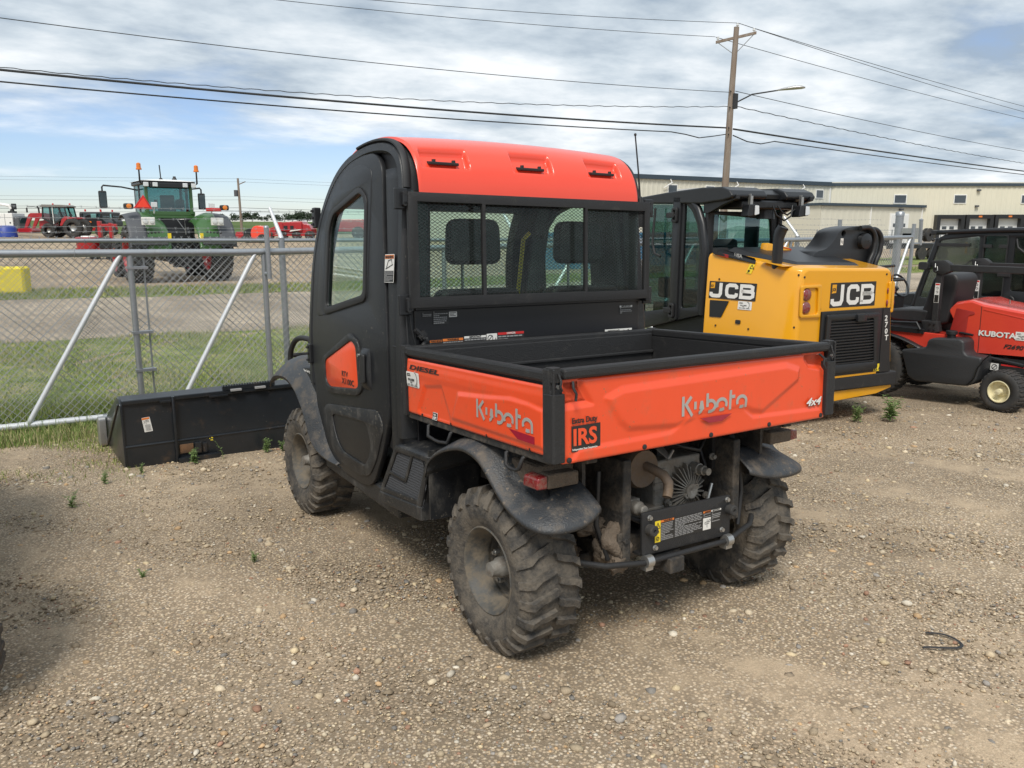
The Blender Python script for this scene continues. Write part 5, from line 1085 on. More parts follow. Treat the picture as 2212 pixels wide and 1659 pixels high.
# roof
def roofprof():
    return smooth_path([(.668,1.772),(.676,1.840),(.700,1.910),(.748,1.972),(.830,2.020),(.960,2.052),(1.12,2.064),(1.30,2.055),(1.46,2.012),(1.60,1.925),(1.70,1.81)], 9)
RP = roofprof()
def pk(v): k = v*(len(RP)-1); i = min(int(k),len(RP)-2); p = RP[i].lerp(RP[i+1],k-i); d = (RP[i+1]-RP[i]).normalized(); return p, Vector((-d.y,d.x))
RX = [(-.478,.105),(-.008,.100),(.430,.092)]
def roofP(a, b):
    x = -.628+1.256*a; p, nrm = pk(b*.999); crown = .016*(1-(x/.63)**2)*sm((b-.1)/.3); h = 0
    z_ = p.y
    for cx, hw in RX:
        v0 = (z_-1.895)/.075; 
        if -.2 < v0 < 1.2 and p.x < .9:
            ln = sm(.5+(hw+.012-abs(x-cx-.006*(v0)))/.014)*sm(.5+(v0)/.18)*sm(.5+(1-v0)/.22); h -= .030*ln
    q = p+nrm*(h); e = min(a,1-a)
    return (x, q.x, q.y+crown-(.010 if e < .004 else 0))
rf = MB().grid(roofP, 260, 88).build('roof','orange_clean',cab,60,solid=.004,fix=True)
for cx, hw in RX:
    pt = MB().box(cx-.074,cx+.074,.710,.752,1.908,1.922, rot=Matrix.Rotation(R(8),3,'X')).build('light_mount','trim',rf,0,bevel=.004)
    MB().cyl((cx-.05,.720,1.920),(cx-.05,.720,1.930),.009,n=8).cyl((cx+.05,.720,1.920),(cx+.05,.720,1.930),.009,n=8).build('mount_bolt','trim',pt,40)
# expanded metal guard over the rear window
gm = lambda u,v,w: (u, .655-w, v)
gd = plate('rear_guard', rect(-.700,.683,1.285,1.778), [rect(-.655,-.333,1.332,1.738),rect(-.315,.256,1.332,1.736),rect(.272,.648,1.330,1.732)], .020, gm, 'powder', cab, .002)
mb = MB(); x0, x1, z0, z1 = -.656,.650,1.33,1.74; cw, ch = .0250, .0152
def seg(ax,az,bx,bz):
    if bx < ax: ax,az,bx,bz = bx,bz,ax,az
    if bx < x0 or ax > x1: return
    if ax < x0: t = (x0-ax)/(bx-ax); az += (bz-az)*t; ax = x0
    if bx > x1: t = (x1-ax)/(bx-ax); bz = az+(bz-az)*t; bx = x1
    d = Vector((bx-ax,0,bz-az)).normalized(); s_ = Vector((-d.z,0,d.x))*.00085; q = Vector((0,.0010,0)); A, B = Vector((ax,.647,az)), Vector((bx,.647,bz))
    mb.add([A+s_+q,A-s_+q,A-s_-q,A+s_-q,B+s_+q,B-s_+q,B-s_-q,B+s_-q],[(0,1,5,4),(1,2,6,5),(2,3,7,6),(3,0,4,7)])
sl = ch/cw; hh = z1-z0
for i in range(int((-hh/sl)/cw)-1, int((x1-x0)/cw)+2):
    xa = x0+i*cw; seg(xa, z0, xa+hh/sl, z1)
for i in range(0, int((x1-x0+hh/sl)/cw)+2):
    xa = x0+i*cw; seg(xa, z0, xa-hh/sl, z1)
mb.build('guard_mesh','powder',gd,0,fix=False)
for (x,z) in ((-.70,1.75),(-.695,1.30),(.69,1.75),(.685,1.30)):
    s_ = 1 if x > 0 else -1
    b_ = MB().box(min(x-.045*0,x+s_*.03)-.02,max(x,x+s_*.03)+.01,.66,.675,z-.045,z+.045).box(x-.02,x+.01,.64,.72,z-.03,z+.02).build('guard_bracket','jblack',gd,0,bevel=.005)
    for dz in (-.022,.022): MB().cyl((x+s_*.01,.664,z+dz),(x+s_*.01,.640,z+dz),.010,n=8).build('bracket_bolt','trim',b_,40)
# window prop strut low on the left
MB().box(-.655,-.615,.66,.685,1.150,1.175,rot=Matrix.Rotation(R(-40),3,'Y')).tube([(-.668,.67,1.19),(-.610,.67,1.135)],.012,6).tube([(-.610,.67,1.15),(-.640,.665,1.11)],.010,8).cyl((-.637,.66,1.155),(-.637,.645,1.155),.008,n=12).build('bed_latch','powder',cab,30)
MB().tube([(-.69,.68,1.28),(-.685,.675,1.2),(-.665,.67,1.10),(-.66,.67,.95)],.0045,6).tube([(-.70,.69,1.27),(-.70,.675,1.1),(-.70,.67,.80)],.004,6).build('wiring_loom','hose',cab,60)
MB().tube([(-.70,.66,1.108),(-.715,.70,1.108),(-.717,.80,1.11)],.004,6).build('cable_tie','hose',cab,60)
# antennas
an = MB().tube([(.745,.78,1.74),(.745,.78,1.79),(.743,.78,1.82)],[.017,.016,.010],10).box(.715,.775,.77,.80,1.66,1.76).build('antenna_mount','trim',cab,30)
MB().tube([(.745,.78,1.79),(.735,.785,1.95),(.715,.79,2.135)],[.0065,.0045,.004],8).lathe([(0,.004),(.004,.007),(.012,.007),(.016,0)],(.715,.79,2.132),'z',10).build('antenna','trim',an,60)
MB().tube([(.60,1.30,2.03),(.62,1.32,2.085)],.004,6).build('radio_antenna','trim',cab,60)
# front: windscreen, dash, seats, steering wheel
MB().add([(-.60,1.885,1.05),(.60,1.885,1.05),(.57,1.70,1.82),(-.57,1.70,1.82)],[(0,1,2,3)]).build('windscreen','glass',cab,0)
MB().box(-.62,.62,1.70,1.92,.80,1.05).build('dashboard','plastic',cab,0,bevel=.03)
MB().box(-.60,.60,1.66,1.72,1.78,1.86).build('windscreen_header','plastic',cab,0,bevel=.01)
for sx in (-.30,.32):
    s_ = MB().box(sx-.26,sx+.26,.85,1.32,.80,.92).build('seat','fabric',cab,0,bevel=.04,seg=3)
    MB().prism(rnd([(sx-.24,.90),(sx+.24,.90),(sx+.22,1.36),(sx-.22,1.36)],.06), 0, .10, lambda u,v,w:(u,.84-w+(.0-.10*(v-.9)),v)).build('backrest','fabric',s_,30,bevel=.02)
    MB().prism(rnd([(sx-.14,1.47),(sx+.14,1.47),(sx+.13,1.68),(sx-.13,1.68)],.05), 0, .08, lambda u,v,w:(u,.82-w,v)).build('headrest','fabric',s_,30,bevel=.02)
    MB().tube([(sx-.06,.78,1.34),(sx-.06,.78,1.5)],.008,6).tube([(sx+.06,.78,1.34),(sx+.06,.78,1.5)],.008,6).build('headrest_post','steel',s_,40)
MB().tube([(.02,.76,.9),(.03,.76,1.35),(.12,.77,1.80)],.03,8,flat=(.5,1.4)).tube([(.06,.76,1.6),(.22,.76,1.8)],.03,8,flat=(.5,1.4)).build('centre_console','fabric',cab,40)
MB().tube([(-.30+.17*math.cos(a),1.52-.09*math.sin(a),1.12+.145*math.sin(a)) for a in [i*math.pi/12 for i in range(24)]],.013,8,closed=True).tube([(-.30,1.52,1.12),(-.30,1.68,.98)],.02,8).tube([(-.46,1.52,1.12),(-.14,1.52,1.12)],.012,6).build('steering_wheel','trim',cab,60)
sh = MB().tube([(.52,1.62,1.05),(.50,1.60,1.30),(.53,1.58,1.62),(.57,1.57,1.66)],.012,8).build('grab_handle','lyellow',cab,60)
# bonnet, front guard, front fenders
hd = MB(); 
def hoodP(a,b):
    x = -.50+1.0*a; y = 1.90+ .98*b; z = 1.085-.20*b**1.7-.14*abs(2*a-1)**3-.10*b*abs(2*a-1)**2
    if abs(2*a-1) > .9: z -= (abs(2*a-1)-.9)*1.6
    return (x*(1-.18*b), y, z)
hd.grid(hoodP, 40, 20).build('bonnet','orange',U,60,solid=.006)
MB().tube([tuple(Vector(hoodP(.035,b))+Vector((-.008,0,-.01))) for b in (.2,.4,.6,.8,.95)],.012,6,flat=(1.6,.4)).build('bonnet_stripe','label',U,60)
MB().grid(lambda a,b: ((-.50+1.0*a)*(1-.18*1), 2.88+.03*math.sin(3.14*b), .50+.36*b), 10, 6).build('front_grille','plastic',U,50,solid=.01)
for sg in (-1,1):
    MB().grid(lambda a,b: (sg*(.50-.09*a+.04*math.sin(3.1*b)), 1.92+.95*a, .55+.42*b-.16*a*b), 12, 6).build('front_body_side','plastic',U,50,solid=.01)
    pr = smooth_path([(2.50,.74),(2.42,.80),(2.30,.822),(2.16,.822),(2.02,.775),(1.92,.70),(1.85,.62),(1.79,.53),(1.71,.465),(1.60,.43),(1.50,.42)], 4)
    vs = []; n = len(pr)
    for i, p in enumerate(pr):
        d = (pr[min(i+1,n-1)]-pr[max(i-1,0)]).normalized(); q = Vector((d.y,-d.x)); q = -q if q.y < 0 and q.x > 0 else q
        up = Vector((-abs(d.y), abs(d.x))) # away from the wheel: rearwards and up
        wd = .055+.035*sm((2.4-p.x)/.5); tp = .12+.88*sm((i/(n-1)-1)/-.30)
        for (w_, k) in ((-.006,-.016),(.0,.0),(-.012,.02),(-.045,.04+wd*.25),(-.075,.05+wd*.6),(-.13,.06+wd*.8),(-.22,.06+wd*.8)): pt = p+up*k*tp; vs.append((sg*(.785-.05*(1-tp)+w_*(.4+.6*tp)), pt.x, pt.y))
    MB().add(vs, [(i*7+j,(i+1)*7+j,(i+1)*7+j+1,i*7+j+1) for i in range(n-1) for j in range(6)]).build('front_fender','fender',U,50,solid=.006)
    MB().prism([(1.90,.915),(2.45,.86),(2.45,.80),(2.16,.84),(1.98,.80),(1.86,.68),(1.80,.60),(1.84,.8)], 0, .25, lambda u,v,w,sg=sg:(sg*(.72-w),u,v)).build('front_panel','plastic',U,30,bevel=.015)
MB().tube([(-.41,2.75,.90)]+[tuple(v) for v in smooth_path([(-.41,2.78,.985),(-.42,2.95,.985),(-.43,3.06,.955),(-.44,3.13,.88),(-.44,3.15,.80),(-.43,3.13,.70),(-.40,3.05,.58)],4)]+[(-.38,2.9,.5)],.019,12).build('brush_guard','powder',U,60)
MB().tube([(.41,2.75,.90)]+[tuple(v) for v in smooth_path([(.41,2.78,.985),(.42,2.95,.985),(.43,3.06,.955),(.44,3.13,.88),(.44,3.15,.80),(.43,3.13,.70),(.40,3.05,.58)],4)]+[(.38,2.9,.5)],.019,12).tube([(-.43,3.12,.85),(.43,3.12,.85)],.016,10).build('brush_guard','powder',U,60)
text('steering_lettering','Power Steering',.022, lambda u,v,w: (-.7215-w,2.03-u,.872+v),'label',U,sx=.8,shear=.3)
text('model_lettering','RTV',.038, lambda u,v,w: (-(.725+.0095+w),1.395-u,.915+v),'lblack',cab,bold=.02,sx=1.2); text('model_lettering','X1100C',.042, lambda u,v,w: (-(.725+.0095+w),1.395-u,.876+v),'lblack',cab,bold=.02,sx=1.12)
# ------------------------------------------------------------------ yellow track loader
GJ = .331
J = empty('track_loader', (4.137,1.882,-.138), R(-6), 'yellow compact track loader with black glazed cab, exhaust stack and folded boom', 'track loader')
J.scale = (.9,.9,.9)
def jm(mb, name, m, parent=J, sm_=0, bevel=0., seg=2): 
    mb.v = [(v[0],v[1],v[2]+GJ) for v in mb.v]; return mb.build(name, m, parent, sm_, bevel=bevel, seg=seg)
def jmap(f): return lambda u,v,w: (lambda p:(p[0],p[1],p[2]+GJ))(f(u,v,w))
# engine cover: lofted body, narrower at the rear
secs = [ # y, half shape: left x at bottom/top, right x at bottom/top, z bottom, z top left, z top right
 (1.06,-.836,-.801,.80,.66,.50,1.372,1.372), (.95,-.815,-.775,.80,.66,.50,1.372,1.372), (.45,-.73,-.665,.80,.68,.42,1.300,1.30), (.12,-.665,-.615,.82,.70,.28,1.258,1.24),(.02,-.60,-.57,.82,.70,.24,1.245,1.22),(0,-.57,-.545,.80,.69,.24,1.225,1.20)]
vs = []
for (y,xb,xt,rb,rt,zb,zl,zr) in secs:
    ch = .055
    vs.append([(xb,y,zb),(xb+(xt-xb)*.85,y,zl-ch),(xt+.012,y,zl-ch*.35),(xt+ch,y,zl),(rt-ch,y,zr),(rt-.012,y,zr-ch*.35),(rt,y,zr-ch),(rb,y,zb)])
mb = MB(); n = 8; mb.add([p for r_ in vs for p in r_], [(i*n+j,(i+1)*n+j,(i+1)*n+(j+1)%n,i*n+(j+1)%n) for i in range(len(secs)-1) for j in range(n)]+[tuple(range(n)),tuple((len(secs)-1)*n+j for j in range(n))])
body = jm(mb,'engine_cover','yellow',J,30,.010,3)
jm(MB().box(-.60,.79,.03,1.0,.10,.30).box(-.55,.75,.9,2.3,.15,.75),'chassis','jblack')
# seam, rear face plates
mR = jmap(lambda u,v,w:(u,-.001-w,v))
plate('cover_seam', [(-.612,.30),(-.606,.30),(-.585,1.20),(-.592,1.20)], [], .001, jmap(lambda u,v,w:(u-.0,.085,v)), 'lblack', body)
bp_ = plate('rear_grille_panel', rnd([(-.286,.155),(-.290,.820),(.688,.822),(.770,.150)],.01), [], .022, mR, 'jblack', J, .004)
gr = plate('grille_surround', rnd([(-.255,.20),(-.245,.79),(.50,.785),(.535,.20)],.03), [rnd([(-.194,.285),(-.194,.735),(.419,.727),(.475,.280)],.02)], .035, sub(mR,0,0,.022), 'jblack', J, .006)
MB().prism(rect(-.20,.48,.28,.74), .0225, .026, mR).build('grille_back','lblack',gr,0)
mb = MB()
for i in range(15):
    z = .295+i*.0295; mb.prism([(-.195,z),(.47,z-.002),(.47,z+.008),(-.195,z+.010)], .026, .050, lambda u,v,w: mR(u,v-(w-.026)*.35,w))
mb.build('grille_louvres','jblack',gr,0)
plate('grille_handle', rnd(rect(.155,.285,.700,.785),.02), [], .05, sub(mR,0,0,.03), 'jblack', gr, .008)
jm(MB().prism([(-.75,.02),(.87,.0),(.885,.145),(-.75,.145)], -.03, .35, lambda u,v,w:(u,w,v)),'rear_bumper','powder',J,0,.015,3)
jm(MB().prism([(-.50,-.12),(.62,-.08),(.85,-.03),(.84,.0),(-.6,.0)], .0, .5, lambda u,v,w:(u,w,v)),'belly_plate','yellow',J,0,.006)
jm(MB().box(-.25,.55,-.03,-.0,.145,.165),'bumper_edge','yellow')
# decals: three letters, squared and extended
def jlogo(mp, x0, z0, wd, ht, parent, flag=False):
    b = plate('logo_plate', rnd(rect(x0,x0+wd,z0,z0+ht),.006), [], .001, mp, 'lblack', parent)
    X = lambda u: x0+wd*u; Z = lambda v: z0+ht*v; t = ht*.185
    P = lambda l: [(X(a),Z(b_)) for a,b_ in l]
    def L_(l, w_): strokes('logo_letter', [l], w_, mp, 'label', b, th=.001, w0=.0015)
    st = .19
    L_(P([(.255,.92),(.255,.30)])+[(X(.23),Z(.17)),(X(.17),Z(.155)),(X(.085),Z(.155)),(X(.050),Z(.22)),(X(.050),Z(.36))], wd*.068)
    L_([(X(.595),Z(.62)),(X(.590),Z(.75)),(X(.56),Z(.82)),(X(.44),Z(.82)),(X(.395),Z(.74)),(X(.385),Z(.50)),(X(.395),Z(.27)),(X(.44),Z(.175)),(X(.56),Z(.175)),(X(.595),Z(.25)),(X(.60),Z(.38))], wd*.066)
    L_(P([(.695,.175),(.695,.82),(.88,.82),(.925,.76),(.925,.60),(.88,.52),(.70,.52)]), wd*.062); L_(P([(.70,.52),(.89,.52),(.94,.44),(.94,.26),(.89,.175),(.66,.175)]), wd*.062)
    q = plate('logo_emblem', [(X(.03),Z(.58)),(X(.12),Z(.60)),(X(.125),Z(.93)),(X(.035),Z(.93))], [], .001, sub(mp,0,0,.0012), 'yellow', b)
    text('emblem_lettering','JCB',ht*.16, sub(mp,X(.038),Z(.68),.003), 'lblack', q, bold=.03, sx=.75)
jlogo(mR, -.175, .849, .650, .245, body)
# side plane of the cover: from (-.562,0) to (-.827,1.06)
def sidex(y, z):
    ss = sorted(secs); y = min(max(y,0),1.06); i = 0
    while i < len(ss)-2 and ss[i+1][0] < y: i += 1
    a_, b_ = ss[i], ss[i+1]; t = (y-a_[0])/max(1e-6,b_[0]-a_[0]); q = [a_[k]+(b_[k]-a_[k])*t for k in range(8)]
    return q[1]+(q[2]-q[1])*.85*(z-q[5])/(q[6]-.055-q[5])
def mSide(u,v,w): return (sidex(u,v)-w-.003, u, v+GJ)
mSj = lambda u,v,w: mSide(1.03-u, v, w)
jlogo(lambda u,v,w: mSide(1.045-u,v,w), .03, .90, .560, .176, body)
plate('vent_plate', rnd([(.05,.879),(.285,.882),(.205,.709),(.06,.703)],.01), [], .004, lambda u,v,w: mSide(1.045-u,v,w), 'jblack', body)
stj = plate('dealer_sticker', rnd(rect(.395,.555,.808,.892),.006), [], .001, lambda u,v,w: mSide(1.045-u,v,w), 'label', body); dealer(lambda u,v,w: mSide(1.045-(.40+u*1.3),.812+v*1.2,w+.0012), stj, .98)
# yellow warning tag with a yellow plate around the stack
wy = plate('warning_tag', [(.44,1.270),(.50,1.262),(.465,1.170),(.405,1.175)], [], .001, lambda u,v,w: mSide(1.0-u,v,w), 'lyellow', body)
strokes('label_symbol',[[(.445,1.222),(.490,1.220),(.468,1.258),(.445,1.222)]],.006,lambda u,v,w: mSide(1.0-u,v,w),'lblack',wy,w0=.002)
strokes('label_symbol',[[(.42,1.185),(.445,1.190)],[(.425,1.200),(.44,1.205)]],.008,lambda u,v,w: mSide(1.0-u,v,w),'lblack',wy,w0=.002)
for (u_,z_) in ((.03,.68),(.03,1.18),(.50,.62),(.90,.62),(.90,1.10),(.56,1.20)): MB().cyl(mSide(u_,z_,.0),mSide(u_,z_,.006),.010,n=10).build('cover_bolt','trim',body,40)
for (x_,z_) in ((-.54,1.16),(.62,1.16),(-.30,.845),(.66,.845)): MB().cyl((x_,0,z_+GJ),(x_,-.006,z_+GJ),.010,n=10).build('cover_bolt','trim',body,40)
plate('cover_latch', rnd(rect(.60,.66,.66,.70),.012), [], .006, lambda u,v,w: mSide(u,v,w), 'trim', body, .001)
# tail lamp pods
for (xa, xb, lx) in ((-.586,-.318,-.500),(.66,.735,.705)):
    pd = plate('lamp_pod', rnd([(xa,.775),(xa-.008,1.085),(xb,1.088),(xb+.01,.765)],.03), [rnd([(xa+.03,.80),(xa+.03,1.055),(xb-.045,1.055),(xb-.03,.80)],.03)], .022, mR, 'yellow', body, .006)
    for z in (.866,.992):
        MB().lathe([(0,.060),(-.010,.058),(-.018,.045),(-.020,.0)], (lx,-.002,z+GJ), 'y', 24).build('tail_lamp','redlens',pd,50)
plate('model_stripe', [(.60,.155),(.585,.82),(.688,.822),(.770,.150)], [], .002, sub(mR,0,0,.024), 'jblack', body)
for ch, z in (('2',.690),('7',.622),('0',.554),('T',.486)): text('model_lettering', ch, .075, sub(mR,.615+(.69-z)*.13,z,.027), 'label', body, bold=.03, sx=1.1)
yt = plate('warning_tag', rect(.515,.625,.168,.245), [], .001, sub(mR,0,0,.024), 'lyellow', body); strokes('label_symbol',[[(.525,.18),(.565,.18),(.545,.225),(.525,.18)],[(.585,.18),(.61,.225)]],.008,sub(mR,0,0,.024),'lblack',yt,w0=.002)
jm(MB().tube([(.70,.02,1.09),(.80,-.03,1.10),(.86,-.02,1.10),(.90,.05,1.10),(.90,.35,1.10)],.014,8),'handrail','powder',J,60)
# black top cap with USA side strip
jm(MB().add([(-.66,.98,1.37),(.45,.98,1.37),(.42,.08,1.20),(-.48,.14,1.22),(-.58,.93,1.425),(.40,.93,1.425),(.36,.18,1.275),(-.40,.24,1.295)],[(0,1,2,3),(4,5,6,7),(0,1,5,4),(1,2,6,5),(2,3,7,6),(3,0,4,7)]),'top_cap','jblack',J,0,.010,3)
sb = jm(MB().add([(-.81,.97,1.385),(-.73,.97,1.41),(-.70,.50,1.325),(-.78+.10,.50,1.30),(-.81,.97,1.355),(-.69,.50,1.27)],[(0,1,2,3),(0,3,5,4)]).box(-.80,-.66,.93,1.0,1.36,1.42),'side_strip','jblack',J,0)
text('country_lettering','USA',.050, lambda u,v,w: (-.742+u*.17-.003, .74-u*.95, 1.338-u*.17+v*1.0+GJ+.0), 'label', sb, bold=.03, sx=1.1)
fl = MB()
for i in range(6): fl.add([(-.797,.93,1.374-i*.006+GJ),(-.768,.80,1.350-i*.006+GJ),(-.768,.80,1.347-i*.006+GJ),(-.797,.93,1.371-i*.006+GJ)],[(0,1,2,3)])
fl.build('flag_stripe','lred',sb,0)
# exhaust stack
pc = jm(MB().tube([(-.60,.30,1.17),(-.60,.30,1.52),(-.595,.29,1.585),(-.585,.26,1.63)],[.050,.050,.052,.055],20,caps=False).tube([(-.585,.262,1.628),(-.60,.30,1.50)],[.047,.044],20,caps=True),'exhaust_stack','jblack',J,60)
plate('stack_plate', rnd([(-.70,.13),(-.47,.13),(-.47,.42),(-.70,.42)],.02), [], .004, lambda u,v,w:(u,v,1.255+GJ+w+(v-.12)*.135), 'yellow', body, .001)
# boom tower on the right with hoses
am = lambda u,v,w: (u,.5-w,v+GJ)
AP = smooth_path([(.00,1.24),(.10,1.37),(.25,1.41),(.36,1.50),(.43,1.585),(.55,1.625),(.766,1.645),(.90,1.61),(.97,1.52),(.98,1.40),(.93,1.28),(.87,1.16)], 3)
ap = plate('boom_tower', [tuple(p) for p in AP], [arc(.492,1.563,.032,0,350,18)], .30, am, 'jblack', J, .006, w0=-.26)
MB().lathe([(0,.085),(-.05,.082),(-.058,.06),(-.06,.0)], (.785,.455,1.485+GJ), 'y', 28).build('pivot_pin','jblack',ap,40)
for dx in (-.02,.02): MB().cyl((.785+dx,.398,1.488+GJ),(.785+dx,.392,1.488+GJ),.008,n=8).build('pin_hole','lblack',ap,0)
ts = plate('tie_down_label', rect(.452,.492,1.445,1.515), [], .001, sub(am,0,0,.041), 'label', ap); strokes('label_symbol',[arc(.472,1.49,.010,90,360,8),arc(.472,1.47,.010,-90,180,8)],.004,sub(am,0,0,.041),'lblack',ts,w0=.002)
plate('yellow_boom', rnd([(-.30,1.36),(-.28,1.47),(.02,1.42),(.14,1.35),(.14,1.30)],.02), [], .10, lambda u,v,w:(u,.85-w,v+GJ), 'yellow', J, .008)
strokes('red_outline',[[(-.12,1.37),(-.12,1.43),(.05,1.40),(.05,1.35)]],.008,lambda u,v,w:(u,.75-w,v+GJ),'lred',J,w0=.002)
for i in range(6):
    cx_ = .80+.060*i; cz_ = 1.478-.004*i; r_ = .150-.002*i; pts = [(cx_-.10,cz_+r_*.95)]+arc(cx_,cz_,r_,95,-12,9)+[(cx_+r_*.86,cz_-.12),(cx_+r_*.55,cz_-.21),(cx_+r_*.32,cz_-.36)]
    sp3 = smooth_path(pts, 3); jm(MB().tube([(p.x,.43+.035*(i%3)+.02*i,p.y) for p in sp3],.027,10),'hydraulic_hose','hose',J,60)
jm(MB().lathe([(-.0,0),(-.0,.135),(.30,.135),(.30,0)],(.82,.52,1.478),'y',24),'hose_drum','jblack',J,40)
jm(MB().tube([(.86,.30,1.215),(1.12,.30,1.225)],.016,8),'hose_clamp','jblack',J,60); jm(MB().cyl((.82,.30,1.213),(.87,.30,1.215),.010,n=8),'clamp_bolt','steel',J,40)
jm(MB().box(.45,.80,.45,.75,.9,1.25),'tower_base','jblack')
# cab
mC = jmap(lambda u,v,w: (-.62-w, u, v))     # u=y v=z
side = rnd([(2.45,.40),(1.73,.585),(1.34,.68),(1.33,1.40),(1.40,1.68),(1.50,1.84),(1.61,1.955),(1.85,1.99),(2.45,1.965)],.04)
cs = plate('cab_side', side, [rnd([(2.40,.62),(1.90,.70),(1.90,1.93),(2.40,1.92)],.04), rnd([(1.69,.72),(1.42,.76),(1.41,1.38),(1.47,1.66),(1.56,1.80),(1.69,1.90)],.04)], .04, mC, 'jblack', J, .008, w0=-.03)
MB().prism([(2.40,.62),(1.90,.70),(1.90,1.93),(2.40,1.92)], -.012, -.008, mC).build('door_glass','darkglass',cs,0)
MB().prism([(1.69,.72),(1.42,.76),(1.41,1.38),(1.47,1.66),(1.56,1.80),(1.69,1.90)], -.012, -.008, mC).build('quarter_glass','darkglass',cs,0)
plate('door_pillar', rnd([(1.865,.545),(1.735,.585),(1.735,1.965),(1.865,1.975)],.02), [], .035, mC, 'jblack', cs, .01)
jm(MB().tube([(-.62,1.325,.68),(-.625,1.32,1.40),(-.62,1.38,1.66),(-.615,1.47,1.82),(-.61,1.60,1.945),(-.61,1.80,1.985)],.040,10),'cab_edge_tube','jblack',J,60)
for z in (1.765,.689):
    hg = plate('door_hinge', rnd(rect(1.76,1.845,z-.085,z+.085),.03), [rnd(rect(1.785,1.82,z-.055,z-.01),.01),rnd(rect(1.785,1.82,z+.01,z+.055),.01)], .03, sub(mC,0,0,.04), 'powder', cs, .006)
    MB().box(-.70,-.62,1.80,1.93,z-.03+GJ,z+.03+GJ).build('hinge_arm','powder',hg,0,bevel=.008)
mb = MB().tube([(-.69,2.14,1.85),(-.70,2.16,1.45),(-.70,2.11,1.33),(-.70,2.00,1.30)],.014,8); jm(mb,'door_handle','powder',J,60)
wr = plate('rear_wall', rnd([(-.60,.68),(-.60,1.80),(.50,1.80),(.50,.68)],.03), [rnd([(-.50,1.395),(-.50,1.768),(.335,1.720),(.375,1.40)],.02)], .04, jmap(lambda u,v,w:(u,1.38-w,v)), 'jblack', J, .006)
MB().prism([(-.50,1.395),(-.50,1.768),(.335,1.720),(.375,1.40)], .01, .014, jmap(lambda u,v,w:(u,1.38-w,v))).build('rear_glass','farglass',wr,0)
jm(MB().tube([(.46,1.34,.70),(.46,1.34,1.80)],.035,10),'cab_edge_tube','jblack',J,60)
cr_ = plate('cab_side', side, [rnd([(2.40,.62),(1.90,.70),(1.90,1.93),(2.40,1.92)],.04), rnd([(1.69,.72),(1.42,.76),(1.41,1.38),(1.47,1.66),(1.56,1.80),(1.69,1.90)],.04)], .04, jmap(lambda u,v,w:(.50+w,u,v)), 'jblack', J, .008, w0=-.03)
MB().prism(rect(-.58,.48,.70,1.9), 0, .004, jmap(lambda u,v,w:(u,2.43+w,v))).build('front_glass','farglass',J,0)
# roof: slab with two rear lobes
LB = [(2.50,1.91),(2.50,1.985),(1.95,2.025),(1.40,2.050),(1.08,2.045),(.96,2.005),(.915,1.955),(.93,1.925),(1.05,1.905),(1.40,1.88)]
CN = [(2.50,1.915),(2.50,1.975),(1.95,2.015),(1.40,2.038),(1.12,2.025),(1.02,1.975),(1.03,1.925),(1.40,1.89)]
fl_ = lambda u,v,w:(w,u,v)
rj = jm(MB().prism(LB,-.655,-.16,fl_),'cab_roof','jblack',J,0,.016,3)
jm(MB().prism(LB,.12,.545,fl_),'roof_lobe','jblack',rj,0,.016,3); jm(MB().prism(CN,-.159,.119,fl_),'roof_centre','jblack',rj,0,.006,2)
jm(MB().prism([(1.40,1.92),(1.40,1.78),(1.33,1.775),(1.10,1.86),(.90,1.915),(.90,1.96),(1.2,1.98)], -.02, .03, lambda u,v,w:(-.62-w+.04,u,v)),'roof_cheek','jblack',J,0,.006)
jm(MB().prism([(1.40,1.92),(1.40,1.78),(1.33,1.775),(1.10,1.86),(.90,1.915),(.90,1.96),(1.2,1.98)], -.02, .03, lambda u,v,w:(.47+w,u,v)),'roof_cheek','jblack',J,0,.006)
jm(MB().box(-.45,.35,.98,1.36,1.82,1.91).lathe([(0,.10),(.12,.09),(.16,.0)],(.02,1.12,1.72),'z',20),'air_unit','jblack',J,30,.02)
MB().box(-.62,-.57,1.50,1.85,2.035+GJ-.03,2.052+GJ).build('roof_sticker','label',rj,0)
for (lx, ly) in ((-.40,.93),(.32,.92)):
    l_ = jm(MB().prism(rnd([(lx-.085,1.735),(lx+.07,1.755),(lx+.06,1.862),(lx-.06,1.862)],.02), -.0, -.13, lambda u,v,w:(u+(w*-.2),ly+.06-w-.13,v)),'work_lamp','jblack',J,30,.012,3)
    MB().prism(rnd([(lx+.005,1.752),(lx+.063,1.765),(lx+.055,1.850),(lx+.005,1.852)],.01), .0, .012, lambda u,v,w:(u,ly-.075-w,v+GJ)).build('lamp_lens','lamp',l_,0,bevel=.003)
    MB().box(lx-.02,lx+.02,ly-.03,ly-.02,1.86+GJ,1.95+GJ).box(lx-.02,lx-.012,ly-.035,ly,1.86+GJ,1.97+GJ).build('lamp_bracket','steel',l_,0)
for i, pts in enumerate(([(-.05,.95,1.86),(-.02,.92,1.76),(.08,.90,1.70),(.18,.90,1.75),(.22,.93,1.86)],[(.02,.95,1.86),(.06,.92,1.79),(.14,.92,1.76),(.26,.93,1.82)])):
    jm(MB().tube([tuple(p) for p in pts],.009,8),'lamp_cable','hose',J,60)
